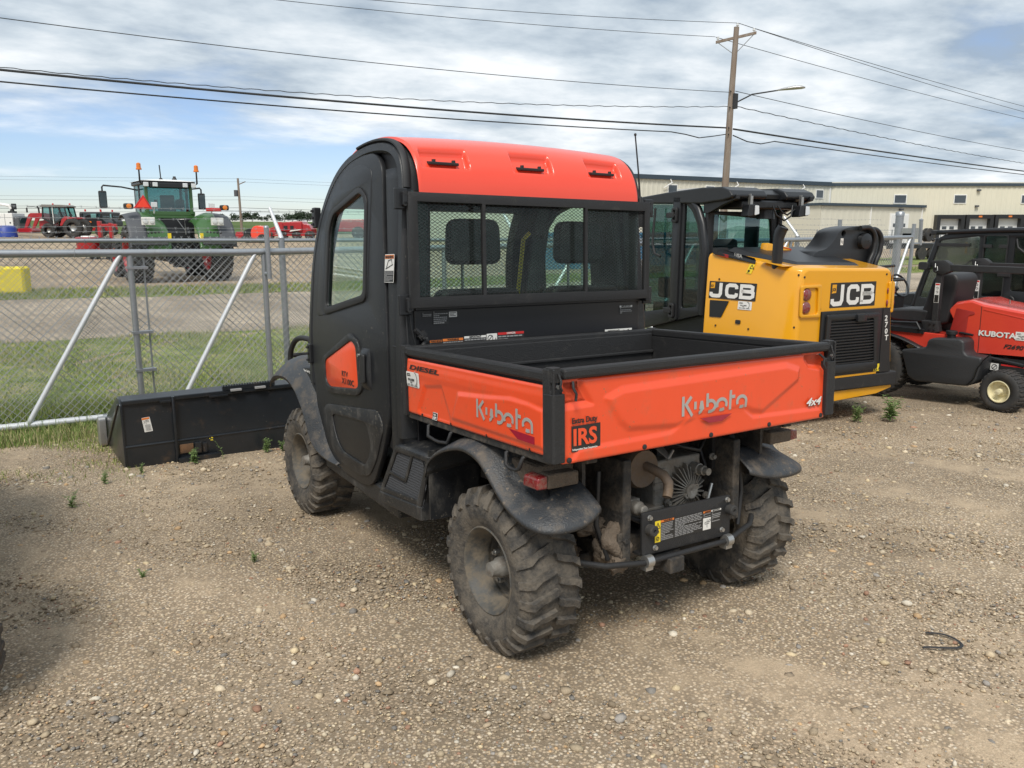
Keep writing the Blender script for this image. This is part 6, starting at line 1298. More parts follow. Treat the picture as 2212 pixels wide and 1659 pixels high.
# seat inside, tracks
jm(MB().box(-.25,.2,1.75,2.2,.75,.90).box(-.22,.17,1.65,1.76,.88,1.50),'seat','fabric',J,0,.05,3)
jm(MB().box(-.5,-.38,1.9,2.3,.8,1.05).box(.3,.4,1.9,2.3,.8,1.05),'arm_pod','jblack',J,0,.03)
for sg in (-1,1):
    cx = -.86 if sg < 0 else .90
    path = [(y,z) for y,z in arc(.55,.20,.24,-90,-270,10)]+[(1.0,.50),(1.7,.58)]+[(y,z) for y,z in arc(2.15,.30,.26,80,-90,10)]
    path = smooth_path(path, 2); path = [(p.x, .12+(p.y-.45)*1.0 if p.y > .45 else -.251+(p.y+.04)*.757) for p in path]; k = len(path)
    tk = MB(); 
    for w_ in (0,): tk.prism([(a,b) for a,b in path], -.18, .18, lambda u,v,w:(cx+w,u,v))
    t_ = jm(tk,'track','rubber_far',J,0,.01)
    jm(MB().box(cx-.14,cx+.14,.8,2.0,.18,.40),'track_frame','jblack')
# ------------------------------------------------------------------ loader bucket lying by the gate
B = empty('loader_bucket', (-1.464,3.950,-.175), R(.2), 'black steel loader bucket lying on the gravel in front of the gate', 'bucket')
BL = 2.15
back = [(.0,.0),(-.004,.175),(.012,.50),(.02,.535)]
MB().prism([(0,0),(-.004,.177),(.01,.177),(.014,.0)],0,BL,lambda u,v,w:(w,u,v)).build('lower_back_plate','bucket',B,0,bevel=.003)
MB().prism([(.004,.177),(.016,.50),(.03,.50),(.018,.177)],0,BL,lambda u,v,w:(w,u,v)).build('back_plate','bucket',B,0,bevel=.003)
MB().prism([(-.004,.498),(-.004,.530),(.14,.545),(.14,.51)],0,BL,lambda u,v,w:(w,u,v)).build('top_edge_bar','bucket',B,0,bevel=.006)
MB().prism([(0,0),(.9,.0),(.9,.02),(0,.02)],0,BL,lambda u,v,w:(w,u,v)).build('bottom_plate','bucket',B,0)
MB().prism([(-.006,.168),(-.010,.178),(-.006,.186),(.004,.186),(.004,.168)],0,BL,lambda u,v,w:(w,u,v)).build('weld_seam','bucket',B,30)
EP = [(-.01,-.005),(-.005,.505),(.06,.540),(.14,.540),(1.00,.20),(1.04,.12),(1.02,-.005)]
for x in (-.014, BL): plate('end_plate', rnd(EP,.02), [], .016, lambda u,v,w,x=x:(x+w,u,v), 'bucket', B, .003)
MB().prism([(.02,.50),(.07,.50),(.90,.03),(.85,.03)],-.028,-.014,lambda u,v,w:(w,u,v)).build('wear_strip','bucket',B,0,bevel=.003)
MB().prism(rnd([(.90,-.01),(.90,.235),(.98,.235),(1.04,.19),(1.055,.05),(1.03,-.03)],.03),-.075,-.018,lambda u,v,w:(w,u,v)).build('side_cutter','steel',B,30,bevel=.006)
plate('reinforcing_rib', [(.340,.005),(.360,.005),(.362,.53),(.342,.53)], [], .030, lambda u,v,w:(u,-.004-w,v), 'bucket', B, .004)
MB().prism(rnd([(-.06,.03),(-.004,.03),(-.004,.045),(-.05,.045)],.004), .355,.66,lambda u,v,w:(w,u,v)).box(.355,.66,-.065,-.055,.005,.05).build('mounting_lip','bucket',B,0,bevel=.003)
plate('mounting_pocket', rect(.375,.475,.075,.145), [], .006, lambda u,v,w:(u,-.006-w,v), mat('rusty_plate',(.16,.085,.04),.8,dirt=(.05,.04,.035),amt=.4,dscale=12), B, .001)
MB().box(.485,.53,-.03,-.005,.065,.15).build('mounting_lug','bucket',B,0,bevel=.004); MB().box(.545,.575,-.02,-.005,.06,.14).build('mounting_lug','bucket',B,0,bevel=.004)
mb = MB().box(.724,1.135,-.012,.02,.535,.565)
for i in range(20): mb.box(.730+i*.0205,.740+i*.0205,-.008,.015,.565,.575)
mb.build('serrated_step','bucket',B,0,bevel=.002)
for x in (.78,.97): MB().prism(rnd(rect(x,x+.085,.522,.540),.004),0,.02,lambda u,v,w:(u,-.012-w,v)).build('step_bracket','grey',B,0,bevel=.002)
MB().box(.62,.76,-.014,0,.488,.502).box(.26,.345,-.014,0,.488,.505).build('gusset','bucket',B,0,bevel=.002)
sb_ = plate('warning_sticker', rnd([(.127,.386),(.183,.390),(.199,.278),(.141,.274)],.004), [], .001, lambda u,v,w:(u,.0075-w-(0 if v>.177 else 0),v), 'label', B)
bm_ = lambda u,v,w:(u,.0065-w,v)
plate('sticker_heading', [(.129,.370),(.181,.374),(.1795,.387),(.1285,.384)], [], .001, bm_, 'lorange', sb_)
strokes('sticker_symbol', [arc(.166,.360,.007,0,360,10),[(.142,.365),(.144,.350),(.140,.342)],[(.153,.368),(.156,.338)]], .002, bm_, 'lblack', sb_, w0=.001)
lines_mb([(.146+i*.001,.184+i*.001,.330-i*.007,.0025) for i in range(7)], bm_, .001).build('fine_print','grey',sb_,0,fix=False)
# ------------------------------------------------------------------ red front mower
MO = empty('front_mower', (5.852,1.261,-.132), R(3), 'red ride-on front mower with folded roll bar, black fuel tank and cream wheel', 'mower')
def mo(mb, name, m, parent=MO, s_=0, bevel=0., seg=2): return mb.build(name, m, parent, s_, bevel=bevel, seg=seg)
mYm = lambda x0: (lambda u,v,w: (x0-w,u,v))   # faces the viewer (-x); u=y forwards
MRED = mat('mower_red', (.62,.055,.034), .26, coat=.7, var=.02)
for sg,x in ((-1,.10),(1,1.12)):
    w_ = tyre('rear_wheel', MO, (x,.02,.200), .205, .105, .20, 'rubber_far', lug=.008, nl=30, style='turf', lw=.024)
    h = -.10 if sg < 0 else .10
    MB().lathe([(h,.108),(h*1.02,.100),(h*.5,.090),(h*.35,.055),(h*.5,.045),(h*.55,.03),(h*1.1,.028),(h*1.15,.0)], (x,.02,.200), 'x', 32).build('rim','cream',w_,40)
    if sg < 0: w_.rotation_euler = (0,0,R(-7))
for x in (.12,1.02):
    w_ = tyre('front_wheel', MO, (x,1.29,.29), .325, .17, .26, 'rubber_far', lug=.010, nl=34, style='turf', lw=.030)
    MB().lathe([(-.13,.17),(-.10,.15),(-.04,.12),(-.04,.0)], (x,1.29,.29), 'x', 28).build('rim','cream',w_,40)
HP = [(.470,.52),(.560,.78),(.640,.96),(.590,1.020),(.437,1.052),(.322,1.018),(-.04,.975),(-.30,.90),(-.52,.82),(-.56,.60),(-.56,.555)]
mb = MB(); rows = []
for (x,k) in ((.2,0),(.2,.35),(.215,.75),(.25,.95),(.33,1.0),(.55,1.012),(.77,1.0),(.85,.95),(.885,.75),(.9,.35),(.9,0)):
    rows.append([(x, py_, (pz_ if i not in (2,3,4,5,6,7,8) else (pz_-(1-k)*.045 if k < 1 else pz_+(k-1)*.8))) for i,(py_,pz_) in enumerate(HP)])
m_ = len(HP); mb.add([v for r_ in rows for v in r_], [(i*m_+j,(i+1)*m_+j,(i+1)*m_+j+1,i*m_+j+1) for i in range(len(rows)-1) for j in range(m_-1)])
mb.add([v for v in rows[0]], [tuple(range(m_))]); mb.add([v for v in rows[-1]], [tuple(range(m_))])
hood = mo(mb,'bonnet',MRED,MO,30,.012,3)
plate('vent_panel', rnd([(.620,.70),(.575,.955),(.400,.930),(.395,.905),(.455,.885),(.465,.60),(.52,.60)],.01), [], .004, mYm(.198), mat('vent_dark_red',(.30,.02,.015),.5), hood, .001)
plate('bonnet_seam', [(.325,.53),(.331,.53),(.342,.99),(.337,.99)], [], .002, mYm(.2), 'lblack', hood)
plate('bonnet_crease', [(.32,.955),(.31,.965),(-.44,.845),(-.44,.835)], [], .004, mYm(.2), MRED, hood, .0015)
nm_ = lambda k: (lambda u,v,w: (.2-w-k,.345-u,.700+v))
text('name_lettering','KUBOTA',.072, nm_(.003), 'lblack', hood, bold=.045, sx=1.18); text('name_lettering','KUBOTA',.072, sub(nm_(.005),.003,.003), 'label', hood, bold=.035, sx=1.18)
text('model_lettering','F2690',.056, lambda u,v,w: (.2-w-.003,.100-u,v+.600), 'lblack', hood, bold=.03, sx=1.25, shear=.3)
ms = plate('dealer_sticker', rnd(rect(-.005,.135,.690,.772),.006), [], .001, lambda u,v,w:(.2-.003-w,-u,v), 'label', hood); dealer(lambda u,v,w:(.2-.0045-w,.0-u,.695+v), ms, 1.1)
MB().cyl((.35,.15,1.02),(.35,.15,1.06),.006,n=8).build('bonnet_catch','steel',hood,40)
mo(MB().box(.30,.85,-.5,1.0,.26,.48),'frame','jblack',MO,0,.01); mo(MB().tube([(.12,.02,.22),(1.08,.02,.22)],.03,8).box(.25,.95,.0,.05,.18,.40),'rear_axle','jblack',MO,0,.01)
mo(MB().box(.20,.24,-.45,.35,.33,.50).tube([(.2,.30,.50),(.2,-.1,.45),(.2,-.14,.50)],.018,8).lathe([(0,.05),(.08,.05),(.08,0)],(.22,.14,.48),'x',16),'underside_bracket','jblack',MO,30)
ml = plate('warning_label', rnd(rect(-.20,.12,.37,.445),.004), [], .001, lambda u,v,w:(.195-w,-u,v), 'lblack', MO); plate('label_heading', rect(-.10,.11,.427,.442), [], .001, lambda u,v,w:(.1935-w,-u,v),'lred',ml); plate('label_symbol', rect(-.195,-.12,.373,.442), [], .001, lambda u,v,w:(.1935-w,-u,v),'label',ml); strokes('label_ring',[arc(-.157,.407,.024,0,360,16),[(-.173,.39),(-.141,.424)]],.006,lambda u,v,w:(.192-w,-u,v),'lblack',ml)
dk = mo(MB().prism(rnd([(1.50,.70),(.53,.685),(.58,.55),(.80,.53),(1.05,.62),(1.5,.64)],.02), 0, 1.0, lambda u,v,w:(.08+w,u,v)),'operator_deck',MRED,MO,0,.012)
mo(MB().grid(lambda a,b:(-.01+.22*b,1.30-.50*a,.655-.13*a+.03*math.sin(a*3.1)+.012*b), 12, 3),'front_fender','plastic',MO,50).modifiers.new('s','SOLIDIFY').thickness = .012
TK = rnd([(.995,.500),(.735,.553),(.730,.625),(.68,.655),(.41,.672),(.372,.65),(.362,.55),(.33,.520),(.196,.515),(.185,.47),(.225,.265),(.30,.212),(.82,.185),(.90,.225)],.035)
tk = plate('fuel_tank', TK, [], .24, lambda u,v,w:(.21-w,u,v), mat('tank_plastic',(.025,.027,.030),.5,bump=.3,bscale=150), MO, .02, 50)
MB().lathe([(0,.040),(.03,.042),(.035,.054),(.065,.054),(.072,.045),(.074,0)], (.09,.55,.665), 'z', 24).build('fuel_cap','plastic',tk,40)
mo(MB().tube([(-.035,.30,.225),(-.04,.24,.30),(-.04,.215,.41),(-.03,.17,.49),(.0,.12,.56)],.012,6,flat=(.4,1.6)),'tank_strap','jblack',MO,60)
for x in (.16,1.04):
    r_ = mo(MB().box(x-.03,x+.03,.725,.785,.72,1.36),'roll_bar_post','powder',MO,0,.006)
    plate('roll_bar_bracket', rnd([(.886,.807),(.720,.812),(.690,.70),(.833,.670)],.015), [], .075, lambda u,v,w,x=x:(x+.037-w,u,v), 'powder', r_, .004)
    for (y,z) in ((.79,.78),(.745,.78),(.79,.72),(.745,.72)): MB().cyl((x-.038,y,z),(x-.05,y,z),.010,n=6).build('bracket_bolt','jblack',r_,0)
    plate('roll_bar_joint', rnd([(.842,1.425),(.71,1.435),(.655,1.40),(.64,1.32),(.72,1.285),(.81,1.31)],.015), [], .085, lambda u,v,w,x=x:(x+.042-w,u,v), 'powder', r_, .004)
    MB().tube([(x-.05,.79,1.40),(x-.06,.785,1.36),(x-.05,.77,1.37),(x-.055,.76,1.33),(x-.05,.78,1.32)],.004,6).build('lynch_pin','steel',r_,60)
    mo(MB().box(x-.028,x+.028,-.75,.70,1.325,1.390),'roll_bar_folded','powder',MO,0,.006)
    lp = plate('label_strip', rect(.731,.779,1.00,1.20), [], .001, lambda u,v,w,x=x:(x-.031-w,u,v), 'label', r_); plate('label_dark', rect(.735,.775,1.005,1.08), [], .001, lambda u,v,w,x=x:(x-.0325-w,u,v), 'lblack', lp); plate('label_heading', rect(.735,.775,1.18,1.195), [], .001, lambda u,v,w,x=x:(x-.0325-w,u,v), 'lred', lp); strokes('label_symbol',[arc(.755,1.15,.010,0,300,10),arc(.755,1.11,.010,0,300,10)],.004,lambda u,v,w,x=x:(x-.0325-w,u,v),'lblack',lp)
mo(MB().box(.14,1.06,-.80,-.74,1.325,1.390),'roll_bar_cross','powder',MO,0,.006)
se = mo(MB().prism(rnd([(.90,.90),(1.05,.905),(1.33,.885),(1.395,.850),(1.385,.80),(1.25,.765),(.92,.765)],.03),0,.48,lambda u,v,w:(.28+w,u,v)),'seat_cushion','fabric',MO,40,.025,3)
mo(MB().prism(rnd([(1.0,.80),(.86,.74),(.69,.78),(.63,1.24),(.67,1.295),(.80,1.30),(.885,1.25)],.03),0,.46,lambda u,v,w:(.29+w,u,v)),'seat_back','fabric',MO,0,.03,3)
mo(MB().box(.30,.80,.80,1.30,.66,.77),'seat_base','jblack',MO,0,.02)
mo(MB().tube([(.06,1.22,.67),(.05,1.20,.75),(.05,1.17,.77),(.05,.89,.785),(.05,.85,.72)],.013,8).box(.06,.26,.82,1.22,.675,.72),'side_rail','jblack',MO,30)
mo(MB().box(.35,.85,1.46,1.54,.66,1.0).tube([(.6,1.5,1.0),(.6,1.42,1.10)],.025,8).tube([(.6+.17*math.cos(a),1.40+.06*math.sin(a),1.12+.12*math.sin(a)) for a in [i*math.pi/10 for i in range(20)]],.013,8,closed=True),'steering_column','plastic',MO,40,.01)
mo(MB().tube([(.22,.56,.70),(.19,.50,.71),(.17,.38,.70)],.012,8),'bonnet_strap','jblack',MO,60)
mo(MB().box(-.1,1.2,1.7,2.5,.08,.25),'cutting_deck',MRED,MO,0,.04)
# ------------------------------------------------------------------ black glazed utility cab behind the mower
o2 = (8.114,2.681,-.36); K2 = .36
V2 = empty('crew_utility_vehicle', o2, R(3), 'black crew utility vehicle with large tinted windows parked behind the mower', 'utility vehicle')
def v2(mb,name,m,parent=V2,s_=0,bevel=0.,seg=2): mb.v=[(v[0],v[1],v[2]+K2) for v in mb.v]; return mb.build(name,m,parent,s_,bevel=bevel,seg=seg)
m2 = lambda u,v,w:(-w,u,v+K2)
SIDE = rnd([(.80,.45),(.76,.70),(.55,1.50),(.45,1.555),(.0,1.59),(-1.6,1.57),(-1.6,.45)],.03)
w1_ = rnd([(.715,.735),(.515,1.475),(.04,1.53),(.04,.735)],.03); w2_ = rnd([(-.02,.80),(-.02,1.535),(-.275,1.535),(-.275,.80)],.035); w3_ = rnd([(-.36,.88),(-.36,1.52),(-.95,1.52),(-.95,.88)],.035)
for sx in (0, 1.35):
    f = (lambda sx: (lambda u,v,w:(sx-w if sx==0 else sx+w,u,v+K2)))(sx)
    sp2_ = plate('body_side', SIDE, [w1_,w2_,w3_], .03, f, 'jblack', V2, .004)
    for nm, ww in (('front_window',w1_),('door_window',w2_),('rear_window',w3_)): MB().prism(ww, .012, .016, f).build(nm,'greyglass',sp2_,0)
    plate('window_seal', rnd([(-.005,.78),(-.005,1.55),(-.29,1.55),(-.29,.78)],.04), [w2_], .01, sub(f,0,0,.03), 'trim', sp2_, .002)
for y, z, l in ((.35,1.42,.40),(-.06,1.41,.10),(-.24,1.41,.10),(-.28,1.07,.14)): v2(MB().box(-.05,-.03,y-l/2,y+l/2,z-.02,z+.02),'latch_bar','trim',V2,0,.004)
v2(MB().grid(lambda a,b:(-.06+1.47*b,.56-2.2*a,1.60+.03*math.sin(min(1,a*2)*1.57)+.012*math.sin(b*3.1)),16,8),'roof','jblack',V2,50).modifiers.new('s','SOLIDIFY').thickness=.05
v2(MB().box(-.05,.12,.52,.64,1.545,1.60).tube([(-.03,.62,1.50),(-.05,.60,1.47)],.02,6),'roof_lip','trim',V2,0,.015)
v2(MB().add([(0,.78,.70),(1.35,.78,.70),(1.33,.56,1.50),(.02,.56,1.50)],[(0,1,2,3)]),'windscreen','darkglass'); [v2(MB().tube([(x_,.80,.62),(x_,.555,1.50)],.030,8),'windscreen_post','jblack',V2,60) for x_ in (0,1.35)]
v2(MB().box(-.01,1.36,-1.62,1.5,.25,.62),'lower_body','jblack',V2,0,.04); v2(MB().prism(rnd([(.80,.60),(.80,.78),(1.5,.70),(1.62,.55),(1.62,.40)],.04),0,1.3,lambda u,v,w:(.03+w,u,v)),'bonnet','jblack',V2,0,.03)
for y in (.05,-.75):
    v2(MB().box(.12,.55,y-.55,y-.1,.75,.85).box(.75,1.2,y-.55,y-.1,.75,.85),'seat','fabric',V2,0,.04); v2(MB().box(.14,.53,y-.62,y-.52,.82,1.35).box(.77,1.18,y-.62,y-.52,.82,1.35),'backrest','fabric',V2,0,.04)
v2(MB().tube([(.35+.16*math.cos(a),.32-.05*math.sin(a),1.08+.14*math.sin(a)) for a in [i*math.pi/10 for i in range(20)]],.014,8,closed=True).tube([(.35,.32,1.08),(.35,.55,.9)],.02,8),'steering_wheel','trim',V2,60)
v2(MB().tube([(-.02,.62,1.12),(-.14,.66,1.14),(-.16,.66,1.14)],.012,6).prism(rnd([(.70,1.10),(.58,1.10),(.58,1.20),(.70,1.20)],.03),.12,.17,lambda u,v,w:(-w,u,v)),'mirror','trim',V2,30,.01)
v2(MB().tube([(-.02,-.37,1.50),(-.04,-.40,1.40),(-.03,-.50,1.32)],.012,8).tube([(-.03,-.44,.70),(-.06,-.42,.80),(-.04,-.38,.82)],.010,8),'coiled_cable','hose',V2,60)
ob = v2(MB().lathe([(0,.0),(0,.12),(.10,.10),(.14,.05),(.15,0)],(.5,-.55,.62),'z',20),'filler_dome','orange_clean',V2,50)
for y in (1.15,-1.15):
    for x in (.05,1.3): tyre('wheel', V2, (x,y,.30), .30, .16, .24, 'rubber_far', lug=.014, nl=18)
# ------------------------------------------------------------------ things seen at a distance; local x runs to the right of the view
HF = YAW
def far(px, depth, zoff=0.):
    D = depth/.982; X = (px-1106)/1712.6*depth
    x = CAM.x+D*math.sin(HF)+X*math.cos(HF); y = CAM.y+D*math.cos(HF)-X*math.sin(HF); return (x,y,gz(x,y)+zoff)
# concrete block painted yellow
p = far(31, 23.2); yb = empty('concrete_block', p, R(-20), 'yellow painted concrete barrier block beside the gravel road', 'barrier block')
MB().box(-1.6,.20,-.30,.32,0,.80).build('body',mat('yellow_block_paint',(.72,.58,.03),.7,dirt=(.45,.38,.08),amt=.25,dscale=4,bump=.2),yb,0,bevel=.06,seg=1)
MB().tube([(-.75,0,.78),(-.75,.0,.86),(-.62,0,.88),(-.58,0,.78)],.012,8).build('lifting_eye','trim',yb,60)
# green tractor
G = empty('green_tractor', far(380,29.9), -HF+R(36), 'large green tractor with white roof seen from behind, orange beacons and red wheels', 'tractor')
for (x,y,Ro,Ri,W_,nm) in ((-1.42,0,1.06,.62,.80,'rear_wheel'),(1.42,0,1.06,.62,.80,'rear_wheel'),(-1.38,3.0,.78,.46,.62,'front_wheel'),(1.38,3.0,.78,.46,.62,'front_wheel')):
    t_ = tyre(nm, G, (x,y,Ro-.03), Ro, Ri, W_, 'rubber_far', lug=.06, nl=20, style='ag', n=48, lw=.09); s_ = -1 if x < 0 else 1
    MB().lathe([(s_*W_*.48,Ri+.01),(s_*W_*.46,Ri-.03),(s_*W_*.2,Ri-.08),(s_*W_*.05,Ri*.6),(s_*W_*.25,Ri*.45),(s_*W_*.3,Ri*.2),(s_*W_*.3,0)], (x,y,Ro-.03), 'x', 32).build('rim','red',t_,40); MB().lathe([(-s_*W_*.46,Ri+.01),(-s_*W_*.3,Ri-.05),(-s_*W_*.1,.1),(-s_*W_*.1,0)], (x,y,Ro-.03), 'x', 32).build('rim_back','red',t_,40)
for sg in (-1,1):
    def fP(a,b,sg=sg,x0=.50,x1=1.28):
        th = R(-20+150*a); x = x0+(x1-x0)*b; r_ = 1.34-.30*sm((.45-b)/.6)-.10*b**3; return (sg*x, -.02-r_*math.sin(th)*.95*(-1 if False else 1)*1.0 if False else -r_*math.cos(R(180-20-a*150))*-1*-1, 1.10+r_*math.sin(R(160-a*150)))
    fn = MB().grid(lambda a,b: (sg*(.50+.80*b), (1.30-.06*b)*math.cos(R(195-115*a)), 1.14+(1.44-.40*(1-b)**2.2*.9)*math.sin(R(min(195-115*a,172)))-(.10 if a < .08 else 0)), 16, 10).build('inner_fender','green',G,60,solid=.03)
    MB().grid(lambda a,b: (sg*(1.26+.60*b), (1.28)*math.cos(R(190-130*a)), 1.12+(1.44-.10*b**2)*math.sin(R(min(190-130*a,172)))), 16, 6).build('outer_fender','fgrey',G,60,solid=.03)
    MB().box(min(sg*.6,sg*1.85),max(sg*.6,sg*1.85),-1.34,-1.26,1.38,1.66).build('fender_skirt','fgrey',G,0,bevel=.03)
    l_ = MB().box(min(sg*.98,sg*1.42),max(sg*.98,sg*1.42),-1.26,-1.12,2.08,2.36).build('work_lights','label',G,0,bevel=.02)
    for dx in (1.09,1.31): MB().lathe([(0,.085),(-.02,.08),(-.03,0)], (sg*dx,-1.27,2.22), 'y', 14).build('lamp_lens','lamp',l_,50)
    MB().box(min(sg*1.05,sg*1.35),max(sg*1.05,sg*1.35),-1.355,-1.34,1.50,1.57).build('reflector','reflector',G,0)
    plate('label', rect(.50,.62,1.56,1.80), [], .01, lambda u,v,w,sg=sg:(sg*u,-1.36-w,v), 'lyellow', G)
    for i in range(5): MB().lathe([(0,.04),(-.03,.03),(-.03,0)], (sg*(.78+i*.12),-1.33,1.84-.01*i), 'y', 8).build('fender_button','trim',G,0)
cb = MB().box(-.92,.92,.65,.75,2.45,2.62).box(-.86,-.74,.62,.72,2.5,3.62).box(.74,.86,.62,.72,2.5,3.62).box(-.9,.9,.66,2.2,2.34,2.5).build('cab_frame','green',G,0,bevel=.03); MB().box(-.85,.85,.66,2.2,1.5,2.34).build('cab_base','jblack',G,0,bevel=.03)
[MB().box(x_,x_+.08,y_,y_+.09,2.4,3.6).build('cab_post','fgrey',cb,0) for x_,y_ in ((-.90,1.5),(.82,1.5),(-.88,2.3),(.8,2.3))]
MB().box(-.76,.76,.655,.665,2.6,3.55).build('rear_glass','farglass',cb,0); MB().box(-.875,-.865,.72,2.3,2.6,3.6).build('side_glass','farglass',cb,0); MB().box(.865,.875,.72,2.3,2.6,3.6).build('side_glass','farglass',cb,0); MB().box(-.82,.82,2.3,2.31,2.5,3.6).build('front_glass','farglass',cb,0)
MB().box(-.95,.95,.45,2.5,3.58,3.72).box(-.70,.70,.40,.60,3.46,3.66).build('roof_lower','jblack',G,0,bevel=.04); MB().grid(lambda a,b:((-1.0+2.0*a),.42+2.15*b,3.72+.10*math.sin(3.14*a)**.5*math.sin(3.14*b)**.4),20,10).build('roof','white',G,50)
for x in (-.84,-.52,.55,.86): MB().box(x-.09,x+.09,.36,.42,3.50,3.66).build('roof_lamp','lamp',G,0,bevel=.02)
for x in (-1.02,1.02):
    bk_ = MB().tube([(x*.95,.55,3.62),(x,.5,3.66),(x,.5,4.10)],.028,8).build('beacon_mast','trim',G,60); MB().lathe([(0,.10),(.05,.10),(.06,.08),(.22,.075),(.25,.03),(.25,0)],(x,.5,4.10),'z',14).build('beacon','lorange',bk_,50)
MB().tube([(-.12,1.2,3.8),(-.14,1.2,4.35)],.022,6).lathe([(0,.09),(.06,.05),(.08,0)],(-.12,1.2,3.8),'z',12).build('antenna','trim',G,60); MB().lathe([(0,.10),(.06,.06),(.12,.05),(.12,0)],(.35,1.1,3.82),'z',12).build('roof_sensor','trim',G,60)
for sg, ex in ((-1,1.15),(1,.55)):
    mm = MB().tube([(sg*.85,1.9,3.42),(sg*(.95+ex*.4),1.85,3.52),(sg*(.9+ex),1.8,3.56),(sg*(.95+ex),1.8,3.5),(sg*(.95+ex),1.8,3.3)],.03,8).build('mirror_arm','trim',G,60); MB().box(sg*(.95+ex)-.14,sg*(.95+ex)+.14,1.75,1.85,2.72,3.36).build('mirror','trim',mm,0,bevel=.04); MB().box(sg*(.95+ex)-.11,sg*(.95+ex)+.11,1.74,1.75,2.78,3.30).build('mirror_glass','farglass',mm,0)
tri = plate('warning_triangle', [(-1.62,2.66),(-.98,2.64),(-1.26,3.14)], [], .03, lambda u,v,w:(u,-1.0-w,v), 'lred', G, .004); plate('triangle_centre', [(-1.52,2.71),(-1.08,2.70),(-1.26,3.04)], [], .01, lambda u,v,w:(u,-1.035-w,v), mat('fluorescent_red',(.9,.06,.03),.5), tri)
for x in (-1.72,1.62): MB().box(x-.16,x+.16,-.85,-.65,2.64,2.84).build('indicator_housing','trim',G,0,bevel=.05); MB().lathe([(0,.09),(-.02,.08),(-.03,0)],(x,-.86,2.74),'y',12).build('indicator','amber',G,50)
MB().box(.95,1.5,-.8,-.7,2.60,2.72).build('rear_light_bar','lred',G,0,bevel=.02)
for x in (-.85,1.18): MB().box(x-.10,x+.10,-.75,-.65,2.72,2.9).tube([(x,-.7,2.72),(x,-.6,2.5)],.03,6).build('work_lamp','lamp',G,0,bevel=.02)
MB().box(-.30,.30,.95,1.25,2.45,2.75).box(-.26,.26,.92,1.05,2.7,3.22).box(-.42,-.34,1.0,1.3,2.7,3.05).build('seat','fabric',G,0,bevel=.08,seg=3); MB().tube([(-.6+.12*math.cos(a),1.9,2.85+.2*math.sin(a)) for a in [i*math.pi/8 for i in range(16)]],.02,6,closed=True).build('steering_wheel','trim',G,60); MB().box(.45,.7,1.2,1.8,2.7,3.1).build('arm_rest_console','trim',G,0,bevel=.08)
MB().box(-.50,.50,-.4,3.0,.75,1.95).box(-.45,.45,2.6,4.6,1.1,2.2).build('body','jblack',G,0,bevel=.06); MB().box(-.42,.42,2.4,4.6,1.8,2.45).build('bonnet','green',G,0,bevel=.15,seg=3)
mb = MB().tube([(-.45,-.5,1.0),(-.55,-1.2,.75)],.07,8).tube([(.45,-.5,1.0),(.55,-1.2,.75)],.07,8).tube([(0,-.45,1.6),(0,-1.0,1.3)],.06,8).tube([(-.5,-.5,1.75),(-.52,-1.0,1.0)],.03,6).tube([(.5,-.5,1.75),(.52,-1.0,1.0)],.03,6).box(-.3,.3,-.75,-.4,.55,1.2)
mb.build('rear_linkage','jblack',G,30); MB().tube([(-.05,-.60,2.3),(.15,-.7,2.3)],.02,6).tube([(-.10,-.62,2.32),(.15,-.72,1.9),(.16,-.7,2.3),(.17,-.72,1.9),(.17,-.72,1.75)],.018,6).build('hand_rail','steel',G,60)
for i in range(6): MB().cyl((-.25+i*.1,-.60,1.25+.05*(i%2)),(-.25+i*.1,-.70,1.25+.05*(i%2)),.03,n=8).build('hydraulic_coupler','steel',G,40)
# red implement in front of the green tractor
I = empty('red_implement', far(200,42.0), -HF, 'red farm implement with round tank and drawbar left of the green tractor', 'farm implement')
MB().lathe([(0,0),(0,.55),(.6,.60),(.62,.5),(.62,0)],(-.30,0,.55),'z',24).build('tank','red',I,50); MB().lathe([(0,.35),(.06,.3),(.06,0)],(-.30,0,1.17),'z',20).build('tank_lid','label',I,50)
MB().box(-.95,1.3,-.1,.1,.45,.6).box(.30,.48,-.1,.1,.3,2.0).box(.3,1.3,-.08,.08,1.7,1.85).box(.9,1.05,-.1,.1,.3,1.9).build('frame','red',I,0,bevel=.02)
MB().box(.40,1.0,-.3,.3,.55,1.15).build('gear_case','jblack',I,0,bevel=.05)
for x in (.0,.85): MB().box(x-.2,x+.2,-.2,.2,.0,.28).build('foot','jblack',I,0,bevel=.04)
# red tractor with front loader, side on
T = empty('red_tractor', far(121,72.6), -HF, 'red tractor with front loader standing side on at the far left', 'tractor')
for (x,r_,ri) in ((2.02,.86,.48),(-.18,.64,.34)):
    for y in (-.8,.8):
        t_ = tyre('wheel', T, (0,0,0), r_, ri, .45, 'rubber_far', lug=.04, nl=18, style='ag', n=32, lw=.08)
        t_.rotation_euler = (0,0,R(90)); t_.location = (x,y,r_)
        MB().lathe([(-.20,ri),(-.15,ri-.04),(-.05,ri*.6),(-.12,ri*.3),(-.12,0)] if y > 0 else [(.20,ri),(.15,ri-.04),(.05,ri*.6),(.12,ri*.3),(.12,0)],(0,0,0),'x',24).build('rim','steel',t_,40)
def side(poly, y0, y1, name, m, bev=.03, parent=T): return MB().prism(poly, y0, y1, lambda u,v,w:(u,w,v)).build(name,m,parent,0,bevel=bev)
side(rnd([(-1.3,.75),(-1.25,1.45),(-.6,1.62),(.1,1.60),(.1,.75)],.1),-.38,.38,'bonnet','red'); side(rect(-.7,2.1,.6,1.0),-.35,.35,'chassis','jblack')
